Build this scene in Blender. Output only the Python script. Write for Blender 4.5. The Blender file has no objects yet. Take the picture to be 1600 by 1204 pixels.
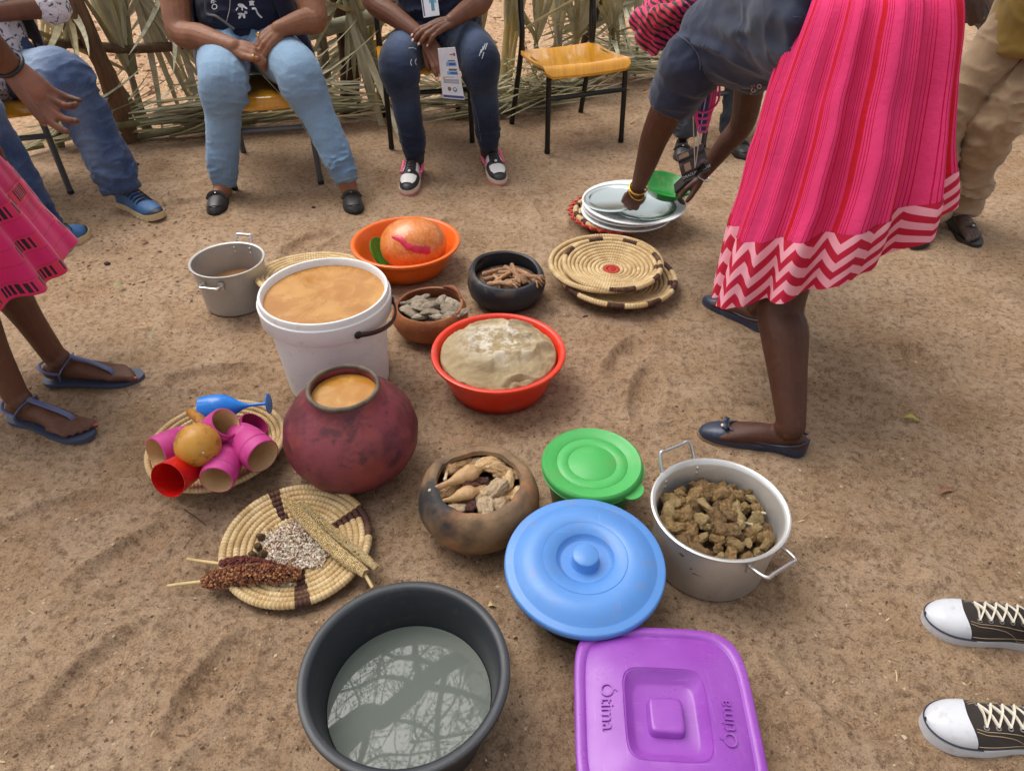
import bpy, math, random
import numpy as np
from mathutils import Vector, Matrix, Quaternion

# ---------------------------------------------------------------- camera, sky, sun, exposure
F, PITCH, CAMH = 1130.0, math.radians(39.0), 1.52      # focal length in photo pixels (1600 wide), tilt, eye height
scene = bpy.context.scene
COL = scene.collection
cam_d = bpy.data.cameras.new('camera')
cam_d.sensor_width = 36.0
cam_d.lens = F / 1600.0 * 36.0
cam_d.clip_start = 0.05
cam_d.clip_end = 900.0
cam = bpy.data.objects.new('camera', cam_d)
COL.objects.link(cam)
cam.location = (0, 0, CAMH)
cam.rotation_euler = (math.pi / 2 - PITCH, 0, 0)
scene.camera = cam

SUN_EL, SUN_AZ = math.radians(62), math.radians(-52)    # azimuth clockwise from +Y
world = bpy.data.worlds.new('World')
scene.world = world
world.use_nodes = True
wn, wl = world.node_tree.nodes, world.node_tree.links
wn.clear()
sky = wn.new('ShaderNodeTexSky')
sky.sky_type = 'NISHITA'
sky.sun_disc = False
sky.sun_elevation = SUN_EL
sky.sun_rotation = SUN_AZ
sky.air_density = 1.0
sky.dust_density = 4.0
sky.ozone_density = 1.0
hs = wn.new('ShaderNodeHueSaturation')
hs.inputs['Saturation'].default_value = 0.22             # overcast: the sky is nearly grey
bg = wn.new('ShaderNodeBackground')
bg.inputs['Strength'].default_value = 0.15
wo = wn.new('ShaderNodeOutputWorld')
wl.new(sky.outputs[0], hs.inputs['Color'])
wl.new(hs.outputs[0], bg.inputs['Color'])
wl.new(bg.outputs[0], wo.inputs['Surface'])
sun_d = bpy.data.lights.new('sun', 'SUN')
sun_d.energy = 1.4
sun_d.angle = math.radians(42)
sun_d.color = (1.0, 0.95, 0.88)
sun = bpy.data.objects.new('sun', sun_d)
COL.objects.link(sun)
sdir = Vector((math.sin(SUN_AZ) * math.cos(SUN_EL), math.cos(SUN_AZ) * math.cos(SUN_EL), math.sin(SUN_EL)))
sun.rotation_euler = sdir.to_track_quat('Z', 'Y').to_euler()
sun.location = sdir * 20
scene.view_settings.view_transform = 'Standard'
scene.view_settings.look = 'None'
scene.view_settings.gamma = 1.0
scene.view_settings.use_curve_mapping = False
scene.view_settings.exposure = 0.52
scene.render.engine = 'CYCLES'
scene.cycles.max_bounces = 6
scene.cycles.use_denoising = True

# ---------------------------------------------------------------- helpers
RNG = np.random.RandomState(7)
random.seed(7)
SP, CP = math.sin(PITCH), math.cos(PITCH)

def _ray(px, py):
    x, y = (px - 800) / F, -(py - 602) / F
    return np.array((x, CP + y * SP, -SP + y * CP))

def gp(px, py, z=0.0):
    """point of the place at height z that the photograph shows at this pixel"""
    d = _ray(px, py)
    return np.array((0, 0, CAMH)) + d * ((z - CAMH) / d[2])

def at(px, py, D):
    """point of the place at distance D (metres, along y) that the photograph shows at this pixel"""
    d = _ray(px, py)
    return np.array((0, 0, CAMH)) + d * (D / d[1])

def A(*p):
    return np.array(p, float)

def unit(v):
    v = np.asarray(v, float)
    return v / (np.linalg.norm(v) + 1e-12)

def _hash(ix, iy, iz, seed):
    h = (ix * 374761393 + iy * 668265263 + iz * 2147483647 + seed * 1274126177) & 0xffffffff
    h = ((h ^ (h >> 13)) * 1274126177) & 0xffffffff
    h = h ^ (h >> 16)
    return (h & 0xffff) / 65535.0

def vn(P, scale=1.0, seed=0, octaves=1):
    """value noise in -1..1 at points P (n,3)"""
    P = np.asarray(P, float)
    out = np.zeros(len(P)); amp = 1.0; tot = 0.0
    for o in range(octaves):
        Q = P * scale * (2.0 ** o) + 17.3 * (o + 1)
        I = np.floor(Q).astype(np.int64); Fr = Q - I
        W = Fr * Fr * (3 - 2 * Fr)
        r = 0
        for dx in (0, 1):
            for dy in (0, 1):
                for dz in (0, 1):
                    w = (W[:, 0] if dx else 1 - W[:, 0]) * (W[:, 1] if dy else 1 - W[:, 1]) * (W[:, 2] if dz else 1 - W[:, 2])
                    r = r + w * _hash(I[:, 0] + dx, I[:, 1] + dy, I[:, 2] + dz, seed + o)
        out += amp * (2 * r - 1); tot += amp; amp *= 0.5
    return out / tot

def spline(P, n):
    """Catmull-Rom through the rows of P (any width), n samples"""
    P = np.asarray(P, float)
    if P.ndim == 1: P = P[:, None]
    m = len(P)
    Q = np.vstack([2 * P[0] - P[1], P, 2 * P[-1] - P[-2]])
    t = np.linspace(0, m - 1 - 1e-9, n); i = t.astype(int); f = (t - i)[:, None]
    a, b, c, d = Q[i], Q[i + 1], Q[i + 2], Q[i + 3]
    return 0.5 * (2 * b + (c - a) * f + (2 * a - 5 * b + 4 * c - d) * f ** 2 + (3 * b - a - 3 * c + d) * f ** 3)

def rotm(axis, ang):
    return np.array(Matrix.Rotation(ang, 3, Vector(axis)))

def rotz(a):
    c, s = math.cos(a), math.sin(a)
    return np.array(((c, -s, 0), (s, c, 0), (0, 0, 1.0)))

def frame(z, up=(0, 0, 1)):
    """3x3 with columns x,y,z; z along the given direction"""
    z = unit(z); up = np.asarray(up, float)
    x = np.cross(up, z)
    if np.linalg.norm(x) < 1e-4: x = np.cross((1, 0, 0.01), z)
    x = unit(x); y = np.cross(z, x)
    return np.stack([x, y, z], 1)

class MB:
    """collects vertices and faces; build() links them as one mesh object"""
    def __init__(s):
        s.V = []; s.Q = []; s.T = []; s.qm = []; s.tm = []; s.n = 0; s.uv = []
    def add(s, V, Fq=None, Ft=None, m=0, uv=None):
        V = np.asarray(V, float)
        if Fq is not None and len(Fq):
            Fq = np.asarray(Fq, int); s.Q.append(Fq + s.n)
            s.qm.append(np.full(len(Fq), m) if np.isscalar(m) else np.asarray(m))
        if Ft is not None and len(Ft):
            Ft = np.asarray(Ft, int); s.T.append(Ft + s.n); s.tm.append(np.full(len(Ft), m if np.isscalar(m) else 0))
        s.V.append(V); s.uv.append(np.zeros((len(V), 2)) if uv is None else np.asarray(uv, float)); s.n += len(V)
        return s
    def grid(s, G, wrap=False, m=0, uv=None):
        """G (rows, cols, 3)"""
        r, c = G.shape[:2]
        i = np.arange(r - 1)[:, None]; j = np.arange(c if wrap else c - 1)[None, :]
        k = (j + 1) % c
        Fq = np.stack([i * c + j, i * c + k, (i + 1) * c + k, (i + 1) * c + j], -1).reshape(-1, 4)
        return s.add(G.reshape(-1, 3), Fq, m=m, uv=uv)
    def tube(s, P, R, n=12, up=(0, 0, 1), caps=True, rnd=False, m=0):
        P = np.asarray(P, float); R = np.asarray(R, float)
        if R.ndim == 0: R = np.full(len(P), float(R))
        if R.ndim == 1: R = np.stack([R, R], 1)
        T = np.gradient(P, axis=0); T /= (np.linalg.norm(T, axis=1)[:, None] + 1e-12)
        if rnd:
            for end in (0, -1):
                sg = -1 if end == 0 else 1
                p, r, t = P[end], R[end], T[end]
                a = np.array((25, 50, 72, 88)) * math.pi / 180
                pp = p + sg * t * (np.sin(a)[:, None] * r.mean()); rr = np.cos(a)[:, None] * r; tt = np.repeat(t[None], 4, 0)
                if end == 0: P, R, T = np.vstack([pp[::-1], P]), np.vstack([rr[::-1], R]), np.vstack([tt, T])
                else: P, R, T = np.vstack([P, pp]), np.vstack([R, rr]), np.vstack([T, tt])
        x = np.cross(up, T[0])
        if np.linalg.norm(x) < 1e-3: x = np.cross((0, 1, 0.1), T[0])
        x = unit(x); G = np.zeros((len(P), n, 3)); a = np.arange(n) * 2 * math.pi / n
        for i in range(len(P)):
            x = unit(x - T[i] * np.dot(x, T[i])); y = np.cross(T[i], x)
            G[i] = P[i] + np.cos(a)[:, None] * x * R[i, 0] + np.sin(a)[:, None] * y * R[i, 1]
        k = s.n; s.grid(G, wrap=True, m=m)
        if caps:
            for row, end in ((0, 0), (len(P) - 1, -1)):
                ring = row * n + np.arange(n)
                tri = np.stack([np.full(n, 0) + len(P) * n, ring, np.roll(ring, -1)], 1)
                if end == 0: tri = tri[:, ::-1]
                s.V.append(P[end][None]); s.uv.append(np.zeros((1, 2)))
                t2 = tri.copy(); t2[t2 == len(P) * n] = s.n - k
                s.T.append(t2 + k); s.tm.append(np.full(n, m)); s.n += 1
        return s
    def lathe(s, prof, n=48, c=(0, 0, 0), m=0, fn=None, Rm=None):
        """prof rows (r, z); closed top to bottom where r is 0"""
        prof = np.asarray(prof, float); a = np.arange(n) * 2 * math.pi / n
        G = np.zeros((len(prof), n, 3))
        G[:, :, 0] = np.maximum(prof[:, 0], 1e-5)[:, None] * np.cos(a); G[:, :, 1] = np.maximum(prof[:, 0], 1e-5)[:, None] * np.sin(a); G[:, :, 2] = prof[:, 1][:, None]
        if fn is not None: G = fn(G)
        if Rm is not None: G = G @ np.asarray(Rm).T
        uv = np.stack([np.repeat(a[None] / 2 / math.pi, len(prof), 0), np.repeat(np.linspace(0, 1, len(prof))[:, None], n, 1)], -1).reshape(-1, 2)
        return s.grid(G + np.asarray(c), wrap=True, m=m, uv=uv)
    def box(s, lo, hi, m=0, M=None, c=(0, 0, 0)):
        lo, hi = np.asarray(lo, float), np.asarray(hi, float)
        V = np.array([[(lo, hi)[i][0], (lo, hi)[j][1], (lo, hi)[k][2]] for i in (0, 1) for j in (0, 1) for k in (0, 1)])
        if M is not None: V = V @ np.asarray(M).T
        return s.add(V + np.asarray(c), [(0, 1, 3, 2), (4, 6, 7, 5), (0, 4, 5, 1), (2, 3, 7, 6), (0, 2, 6, 4), (1, 5, 7, 3)], m=m)
    def ball(s, c, r, n=16, m=0, M=None, noise=0.0, sc=1.0, seed=0, squash=None):
        r = np.broadcast_to(np.asarray(r, float), (3,))
        u = np.linspace(0, math.pi, n // 2 + 1); a = np.arange(n) * 2 * math.pi / n
        G = np.stack([np.sin(u)[:, None] * np.cos(a), np.sin(u)[:, None] * np.sin(a), np.repeat(np.cos(u)[:, None], n, 1)], -1)
        if noise: G = G * (1 + noise * vn(G.reshape(-1, 3) + seed * 3.17, sc, seed, 3)).reshape(G.shape[0], n, 1)
        G = G * r
        if M is not None: G = G @ np.asarray(M).T
        return s.grid(G[::-1] + np.asarray(c), wrap=True, m=m)
    def mesh(s, name='mesh'):
        V = np.vstack(s.V); uv = np.vstack(s.uv)
        Q = np.vstack(s.Q) if s.Q else np.zeros((0, 4), int); T = np.vstack(s.T) if s.T else np.zeros((0, 3), int)
        me = bpy.data.meshes.new(name)
        me.vertices.add(len(V)); me.vertices.foreach_set('co', V.astype(np.float32).ravel())
        lv = np.concatenate([Q.ravel(), T.ravel()])
        me.loops.add(len(lv)); me.loops.foreach_set('vertex_index', lv.astype(np.int32))
        me.polygons.add(len(Q) + len(T))
        me.polygons.foreach_set('loop_start', np.concatenate([np.arange(len(Q)) * 4, len(Q) * 4 + np.arange(len(T)) * 3]).astype(np.int32))
        mi = np.concatenate((s.qm or [np.zeros(0)]) + (s.tm or [np.zeros(0)])).astype(np.int32)
        me.polygons.foreach_set('material_index', mi)
        if np.any(uv):
            ul = me.uv_layers.new(name='UVMap'); ul.data.foreach_set('uv', uv[lv].astype(np.float32).ravel())
        me.update(calc_edges=True); me.validate()
        return me
    def build(s, name, mat, parent=None, smooth=True, off=None, world=True):
        me = s.mesh(name)
        return link(name, me, mat, parent, smooth, world)

def wloc(o):
    v = Vector((0, 0, 0))
    while o is not None:
        v = v + o.location; o = o.parent
    return v

def link(name, me, mat, parent=None, smooth=True, world=True):
    """world: the vertices are given in world coordinates; they are moved to be local to the parent (or centred on their base)"""
    for m_ in (mat if isinstance(mat, (list, tuple)) else [mat]): me.materials.append(m_)
    me.polygons.foreach_set('use_smooth', np.full(len(me.polygons), bool(smooth)))
    if smooth: me.set_sharp_from_angle(angle=math.radians(50))
    o = bpy.data.objects.new(name, me); COL.objects.link(o)
    if world:
        if parent is not None: me.transform(Matrix.Translation(-wloc(parent)))
        else:
            co = np.zeros(len(me.vertices) * 3, np.float32); me.vertices.foreach_get('co', co); co = co.reshape(-1, 3)
            b = Vector((float((co[:, 0].min() + co[:, 0].max()) / 2), float((co[:, 1].min() + co[:, 1].max()) / 2), float(co[:, 2].min())))
            me.transform(Matrix.Translation(-b)); o.location = b
    if parent is not None: o.parent = parent
    return o

def tag(o, label, cat, group=None, kind=None):
    if label: o['label'] = label
    if cat: o['category'] = cat
    if group: o['group'] = group
    if kind: o['kind'] = kind
    return o

def thing(name, label, cat, loc, group=None):
    o = bpy.data.objects.new(name, None); COL.objects.link(o)
    o.location = [float(v) for v in loc]; o.empty_display_size = 0.1
    return tag(o, label, cat, group)

def getco(me):
    co = np.zeros(len(me.vertices) * 3, np.float32); me.vertices.foreach_get('co', co); return co.reshape(-1, 3).astype(float)

def getno(me):
    no = np.zeros(len(me.vertices) * 3, np.float32); me.vertices.foreach_get('normal', no); return no.reshape(-1, 3).astype(float)

def setco(me, co):
    me.vertices.foreach_set('co', co.astype(np.float32).ravel()); me.update()

def remesh(mb, voxel, smooth=2, fac=0.5):
    """union of the overlapping closed shapes in mb as one continuous surface"""
    me0 = mb.mesh('raw'); o = bpy.data.objects.new('raw', me0); COL.objects.link(o)
    m = o.modifiers.new('r', 'REMESH'); m.mode = 'VOXEL'; m.voxel_size = voxel; m.adaptivity = 0.0
    if smooth:
        q = o.modifiers.new('s', 'SMOOTH'); q.iterations = smooth; q.factor = fac
    dg = bpy.context.evaluated_depsgraph_get()
    me = bpy.data.meshes.new_from_object(o.evaluated_get(dg))
    bpy.data.objects.remove(o); bpy.data.meshes.remove(me0)
    me.materials.clear()
    return me

def attr(me, name, vals):
    a = me.attributes.new(name, 'FLOAT', 'POINT'); a.data.foreach_set('value', np.asarray(vals, np.float32))

# ---------------------------------------------------------------- materials
def lin(r, g, b):
    f = lambda c: ((c / 255 + 0.055) / 1.055) ** 2.4 if c > 10 else c / 255 / 12.92
    return (f(r), f(g), f(b), 1.0)

class NT:
    """small wrapper for building node trees"""
    def __init__(s, name):
        s.mat = bpy.data.materials.new(name); s.mat.use_nodes = True
        s.t = s.mat.node_tree; s.t.nodes.clear()
        s.out = s.t.nodes.new('ShaderNodeOutputMaterial'); s.b = s.t.nodes.new('ShaderNodeBsdfPrincipled')
        s.t.links.new(s.b.outputs[0], s.out.inputs['Surface'])
        s._co = {}
    def n(s, typ, **kw):
        nd = s.t.nodes.new(typ)
        for k, v in kw.items(): setattr(nd, k, v)
        return nd
    def l(s, a, b): s.t.links.new(a, b)
    def put(s, sock, v):
        if hasattr(v, 'links') or hasattr(v, 'is_linked'): s.l(v, sock)
        else: sock.default_value = v
    def co(s, kind='Object'):
        if kind not in s._co: s._co[kind] = s.n('ShaderNodeTexCoord').outputs[kind]
        return s._co[kind]
    def mapping(s, vec, scale=(1, 1, 1), rot=(0, 0, 0), loc=(0, 0, 0)):
        m = s.n('ShaderNodeMapping'); s.l(vec, m.inputs[0]); m.inputs['Scale'].default_value = scale; m.inputs['Rotation'].default_value = rot; m.inputs['Location'].default_value = loc
        return m.outputs[0]
    def noise(s, scale, detail=4, rough=0.6, vec=None, dist=0.0):
        nd = s.n('ShaderNodeTexNoise'); s.l(vec or s.co(), nd.inputs['Vector'])
        nd.inputs['Scale'].default_value = scale; nd.inputs['Detail'].default_value = detail; nd.inputs['Roughness'].default_value = rough; nd.inputs['Distortion'].default_value = dist
        return nd.outputs[0]
    def voro(s, scale, feature='F1', vec=None, out='Distance', rnd=1.0):
        nd = s.n('ShaderNodeTexVoronoi', feature=feature); s.l(vec or s.co(), nd.inputs['Vector']); nd.inputs['Scale'].default_value = scale; nd.inputs['Randomness'].default_value = rnd
        return nd.outputs[out]
    def ramp(s, fac, stops, const=False):
        nd = s.n('ShaderNodeValToRGB'); s.l(fac, nd.inputs[0]); cr = nd.color_ramp
        if const: cr.interpolation = 'CONSTANT'
        while len(cr.elements) > 1: cr.elements.remove(cr.elements[0])
        cr.elements[0].position = stops[0][0]; cr.elements[0].color = _c(stops[0][1])
        for p, c in stops[1:]:
            e = cr.elements.new(p); e.color = _c(c)
        return nd.outputs[0]
    def mix(s, fac, a, b, mode='MIX'):
        nd = s.n('ShaderNodeMix', data_type='RGBA', blend_type=mode)
        s.put(nd.inputs[0], fac); s.put(nd.inputs[6], a); s.put(nd.inputs[7], b)
        return nd.outputs[2]
    def math(s, op, a, b=0.0, c=0.0, clamp=False):
        nd = s.n('ShaderNodeMath', operation=op, use_clamp=clamp)
        s.put(nd.inputs[0], a); s.put(nd.inputs[1], b); s.put(nd.inputs[2], c)
        return nd.outputs[0]
    def sep(s, vec):
        nd = s.n('ShaderNodeSeparateXYZ'); s.l(vec, nd.inputs[0]); return nd.outputs
    def attr(s, name):
        return s.n('ShaderNodeAttribute', attribute_name=name).outputs['Fac']
    def bump(s, h, strength=0.3, dist=0.01, prev=None):
        nd = s.n('ShaderNodeBump'); nd.inputs['Strength'].default_value = strength; nd.inputs['Distance'].default_value = dist
        s.l(h, nd.inputs['Height'])
        if prev is not None: s.l(prev, nd.inputs['Normal'])
        s.l(nd.outputs[0], s.b.inputs['Normal']); return nd.outputs[0]
    def set(s, **kw):
        for k, v in kw.items():
            k = {'color': 'Base Color', 'rough': 'Roughness', 'metal': 'Metallic', 'spec': 'Specular IOR Level', 'trans': 'Transmission Weight', 'sss': 'Subsurface Weight', 'coat': 'Coat Weight', 'ior': 'IOR', 'alpha': 'Alpha', 'sheen': 'Sheen Weight', 'coatr': 'Coat Roughness'}.get(k, k)
            s.put(s.b.inputs[k], v)
        return s

def _c(c):
    if np.isscalar(c): return (c, c, c, 1)
    return tuple(c) if len(c) == 4 else tuple(c) + (1.0,)

def mk(name, col, rough=0.5, metal=0.0, var=(), bump=None, spec=0.5, sss=0.0, coat=0.0, rvar=0.0, dirt=None, scratch=0.0):
    """plain procedural material: base colour, patches var=[(scale, colour, lo, hi)], relief bump=(scale, strength, dist)"""
    t = NT(name); c = _c(col)
    for sc, c2, lo, hi in var:
        f = t.ramp(t.noise(sc, 5, 0.6), [(lo, 0.0), (hi, 1.0)])
        c = t.mix(f, c, _c(c2))
    if dirt:                                              # dust specks and smears: (scale, colour, amount)
        f = t.ramp(t.noise(dirt[0], 6, 0.75), [(0.55, 0.0), (0.75, dirt[2])])
        c = t.mix(f, c, _c(dirt[1]))
    if scratch:                                           # fine wear lines in two directions
        k = t.math('MAXIMUM', t.ramp(t.noise(1.0, 3, 0.6, t.mapping(t.co(), (9, 260, 60), (0, 0, 0.5))), [(0.64, 0.0), (0.70, scratch)]), t.ramp(t.noise(1.0, 3, 0.6, t.mapping(t.co(), (240, 8, 60), (0, 0, 0.9))), [(0.66, 0.0), (0.72, scratch)]))
        c = t.mix(k, c, tuple(min(v * 1.25 + 0.06, 1.0) for v in _c(col)[:3]) + (1.0,))
    r = rough
    if rvar:
        r = t.math('ADD', t.math('MULTIPLY', t.noise(14, 4), rvar), rough - rvar / 2)
    t.set(color=c, rough=r, metal=metal, spec=spec, coat=coat)
    if sss:
        t.set(sss=sss); t.b.inputs['Subsurface Radius'].default_value = (0.012, 0.004, 0.002); t.b.inputs['Subsurface Scale'].default_value = 1.0
    if bump: t.bump(t.noise(bump[0], 5, 0.65), bump[1], bump[2])
    return t.mat
# ---------------------------------------------------------------- ground
def sand_mat():
    t = NT('trampled_sand'); co = t.co()
    big = t.noise(0.9, 5, 0.6); mid = t.noise(5, 6, 0.65); fine = t.noise(46, 6, 0.72); grain = t.noise(210, 6, 0.8)
    c = t.mix(t.ramp(big, [(0.36, 0.0), (0.66, 1.0)]), lin(171, 138, 106), lin(191, 160, 128))
    c = t.mix(t.ramp(mid, [(0.40, 0.0), (0.62, 0.8)]), c, lin(198, 169, 140))
    c = t.mix(t.ramp(t.noise(2.3, 6, 0.7), [(0.56, 0.0), (0.72, 0.6)]), c, lin(116, 88, 64))
    c = t.mix(t.ramp(fine, [(0.47, 0.0), (0.64, 0.7)]), c, lin(112, 85, 65))
    c = t.mix(t.ramp(grain, [(0.33, 0.95), (0.475, 0.0)]), c, lin(80, 59, 42))
    c = t.mix(t.ramp(grain, [(0.56, 0.0), (0.70, 0.85)]), c, lin(216, 190, 156))
    sp = t.voro(150, out='Distance'); pick = t.noise(60, 2)
    m = t.math('MULTIPLY', t.ramp(sp, [(0.10, 1.0), (0.17, 0.0)]), t.ramp(pick, [(0.57, 0.0), (0.60, 1.0)]))
    c = t.mix(m, c, lin(205, 186, 160))
    # loose untrodden gravelly soil, redder, past the fence; unshaded brightness painted into its colour
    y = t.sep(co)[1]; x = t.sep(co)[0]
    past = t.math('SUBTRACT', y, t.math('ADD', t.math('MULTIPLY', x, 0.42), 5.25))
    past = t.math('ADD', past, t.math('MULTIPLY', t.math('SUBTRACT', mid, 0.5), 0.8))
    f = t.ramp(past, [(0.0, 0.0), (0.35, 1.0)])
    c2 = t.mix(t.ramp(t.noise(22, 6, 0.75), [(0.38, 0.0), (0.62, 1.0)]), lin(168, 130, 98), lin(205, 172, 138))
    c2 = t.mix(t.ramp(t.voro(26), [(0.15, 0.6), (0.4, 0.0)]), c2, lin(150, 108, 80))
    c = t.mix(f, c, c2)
    t.set(color=c, rough=0.95, spec=0.15)
    b1 = t.bump(t.noise(24, 6, 0.7), 0.7, 0.022)
    b2 = t.bump(fine, 0.8, 0.012, b1)
    t.bump(grain, 0.9, 0.005, b2)
    return t.mat

def graded(lo, hi, step, far, k=1.13):
    c = list(np.arange(lo, hi + 1e-9, step)); s = step; a = [c[-1]]
    while a[-1] < far: s *= k; a.append(a[-1] + s)
    s = step; b = [c[0]]
    while b[-1] > -far: s *= k; b.append(b[-1] - s)
    return np.array(b[:0:-1] + c + a[1:])

def gz(x, y):
    """height of the scuffed sand"""
    x, y = np.atleast_1d(x).astype(float), np.atleast_1d(y).astype(float)
    P = np.stack([x, y, np.zeros_like(x)], 1)
    W = P + np.stack([vn(P, 2.2, 91), vn(P, 2.2, 92), np.zeros_like(x)], 1) * 0.12
    z = 0.008 * vn(P, 1.1, 11) + 0.009 * vn(W, 4.5, 12)
    z += 0.009 * (1 - 2 * np.abs(vn(W * A(0.6, 1.25, 1), 7.0, 13, 2))) + 0.007 * vn(W, 17, 14, 2) + 0.0026 * vn(P, 45, 15)
    lump = np.clip((vn(W, 11, 16) - 0.35) * 2, 0, 1)
    z += 0.009 * lump * np.clip((y - 2.6) / 1.5, 0.15, 1)
    z += 0.012 * np.clip((y - 4.2) / 1.0, 0, 1) * vn(P, 6, 17, 3)
    for fx, fy, fa, fl in FOOT:
        c, s = math.cos(fa), math.sin(fa); u = (x - fx) * c + (y - fy) * s; v = -(x - fx) * s + (y - fy) * c
        d = (u / (fl * 0.5)) ** 2 + (v / (fl * 0.19)) ** 2
        z += -0.018 * np.exp(-d ** 3) + 0.009 * np.exp(-((np.sqrt(d) - 1.25) / 0.22) ** 2)
    for cx, cy, r in BASES:
        d = np.hypot(x - cx, y - cy); z *= np.clip((d - r * 0.9) / (r * 0.35), 0.12, 1)
    for cx, cy, r in BASES:                                # sand banked against what stands on it
        d = np.hypot(x - cx, y - cy); z += 0.007 * np.exp(-((d - r * 1.06) / 0.022) ** 2) * (0.7 + 0.5 * vn(P, 14, 41))
    return z - 0.004

FOOT = [tuple(gp(*p)[:2]) + (a, 0.27) for p, a in [((280, 320), 0.3), ((1330, 600), 2.4), ((1420, 760), 2.2), ((200, 870), 0.8), ((1350, 880), 2.9), ((980, 560), 1.0), ((1010, 620), 1.3), ((90, 800), 0.5), ((330, 590), 0.2), ((150, 1050), 1.0), ((330, 1080), 1.2), ((1300, 1080), 2.2), ((1450, 580), 1.6), ((700, 360), 1.4), ((480, 380), 0.8), ((860, 330), 1.9)]]
BASES = [(-1.067, 2.40, .12), (-.583, 1.92, .17), (-.434, 2.66, .16), (-.30, 2.18, .11), (-.02, 2.41, .11), (-.044, 1.88, .16), (.54, 3.05, .2), (-.44, 1.50, .15), (.225, 1.44, .12), (.168, 1.04, .13), (.50, 1.18, .15), (-.21, .75, .17), (-.09, 1.28, .13), (.38, 2.52, .2), (-.55, 1.19, .19), (.28, .62, .2), (-.85, 1.5, .16)]
gx, gy = graded(-2.3, 2.6, 0.0115, 320), graded(0.45, 5.4, 0.0125, 320)
XX, YY = np.meshgrid(gx, gy)
near = (np.abs(XX) < 12) & (YY > -6) & (YY < 16)
ZZ = np.full(XX.shape, -0.004); ZZ[near] = gz(XX[near], YY[near])
g = MB(); g.grid(np.stack([XX, YY, ZZ], -1))
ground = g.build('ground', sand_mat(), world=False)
tag(ground, 'trampled brown sandy ground of the yard', None, kind='structure')

# loose grit: far too many grains to count
def scatter(name, label, mats, n, lo, hi, region, seed, flat=0.6, kindcat='grit'):
    r = np.random.RandomState(seed); mb = MB()
    oc = np.array([(1, 0, 0), (-1, 0, 0), (0, 1, 0), (0, -1, 0), (0, 0, 1), (0, 0, -1)], float)
    tr = np.array([(0, 2, 4), (2, 1, 4), (1, 3, 4), (3, 0, 4), (2, 0, 5), (1, 2, 5), (3, 1, 5), (0, 3, 5)])
    px = r.uniform(region[0], region[1], n); py = r.uniform(region[2], region[3], n)
    pts = np.array([gp(a, b)[:2] for a, b in zip(px, py)]); z = gz(pts[:, 0], pts[:, 1])
    for i in range(n):
        s = lo + (hi - lo) * r.rand() ** 3
        V = oc * (1 + 0.35 * r.randn(6, 1)) * s * A(r.uniform(.7, 1.4), 1, flat) @ rotz(r.rand() * 6.3).T
        mb.add(V + A(pts[i, 0], pts[i, 1], z[i] + s * flat * 0.4), None, tr, m=int(r.randint(len(mats))))
    o = mb.build(name, mats, smooth=False); tag(o, label, kindcat, kind='stuff'); return o
grit_mats = [mk('grit_brown', lin(112, 86, 64), 0.9), mk('grit_pale', lin(190, 168, 140), 0.8), mk('grit_dark', lin(106, 81, 61), 0.9), mk('grit_tan', lin(158, 128, 98), 0.9)]
scatter('grit', 'loose pale and brown grit strewn over the sand', grit_mats, 9000, 0.0010, 0.0050, (-60, 1660, 150, 1260), 3)
scatter('leaf_litter', 'crumbs of dry leaf and clods around the left foreground of the yard', [mk('litter_tan', lin(176, 140, 98), 0.9), mk('litter_brown', lin(92, 66, 46), 0.9), grit_mats[0]], 420, 0.003, 0.010, (60, 330, 300, 480), 5, flat=0.3, kindcat='litter')
scatter('gravel', 'loose reddish gravel on the open soil past the fence', [mk('gravel_a', lin(180, 140, 106), 0.9), mk('gravel_b', lin(140, 100, 74), 0.9), mk('gravel_c', lin(214, 184, 150), 0.9)], 2600, 0.006, 0.028, (60, 1060, 0, 150), 4, kindcat='gravel')

# ---------------------------------------------------------------- tree overhead (seen in the water of the dark basin, it softens the light)
WATER_Z = 0.088
def refl(px, py, z):
    """point at height z that the still water shows at this pixel"""
    p = gp(px, py, WATER_Z); d = _ray(px, py); d = A(d[0], d[1], -d[2])
    return p + d * ((z - WATER_Z) / d[2])
bark = mk('bark', lin(74, 62, 52), 0.9, var=[(6, lin(44, 36, 30), 0.4, 0.65)], bump=(30, 0.6, 0.02))
leafm = mk('leaflet_green', lin(84, 100, 52), 0.6, var=[(2, lin(104, 112, 60), 0.4, 0.6)])
Zl = [3.6, 3.9, 4.2, 4.4, 4.6, 4.8, 5.0]
limb = [refl(x, y, z) for (x, y), z in zip([(527, 1158), (553, 1148), (603, 1116), (650, 1074), (676, 1053), (716, 1026), (745, 1014)], Zl)]
trunk_base = A(-3.6, -0.4, -0.1)
tree = thing('shade_tree', 'tall shade tree outside the frame, its limbs mirrored in the dark basin', 'tree', trunk_base)
tp = spline([trunk_base, A(-3.55, -0.35, 0.9), A(-3.3, -0.2, 1.9), A(-2.4, 0.25, 2.9), limb[0], limb[2], limb[4], limb[6], limb[6] + A(.9, .9, .5), limb[6] + A(2.2, 2.0, 1.1)], 70)
tr_ = np.interp(np.linspace(0, 1, 70), [0, .2, .4, .5, .85, 1], [.24, .19, .13, .085, .07, .02])
mb = MB(); mb.tube(tp, tr_, 14); mb.build('trunk', bark, tree)
lv = MB(); rr = np.random.RandomState(12)
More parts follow.
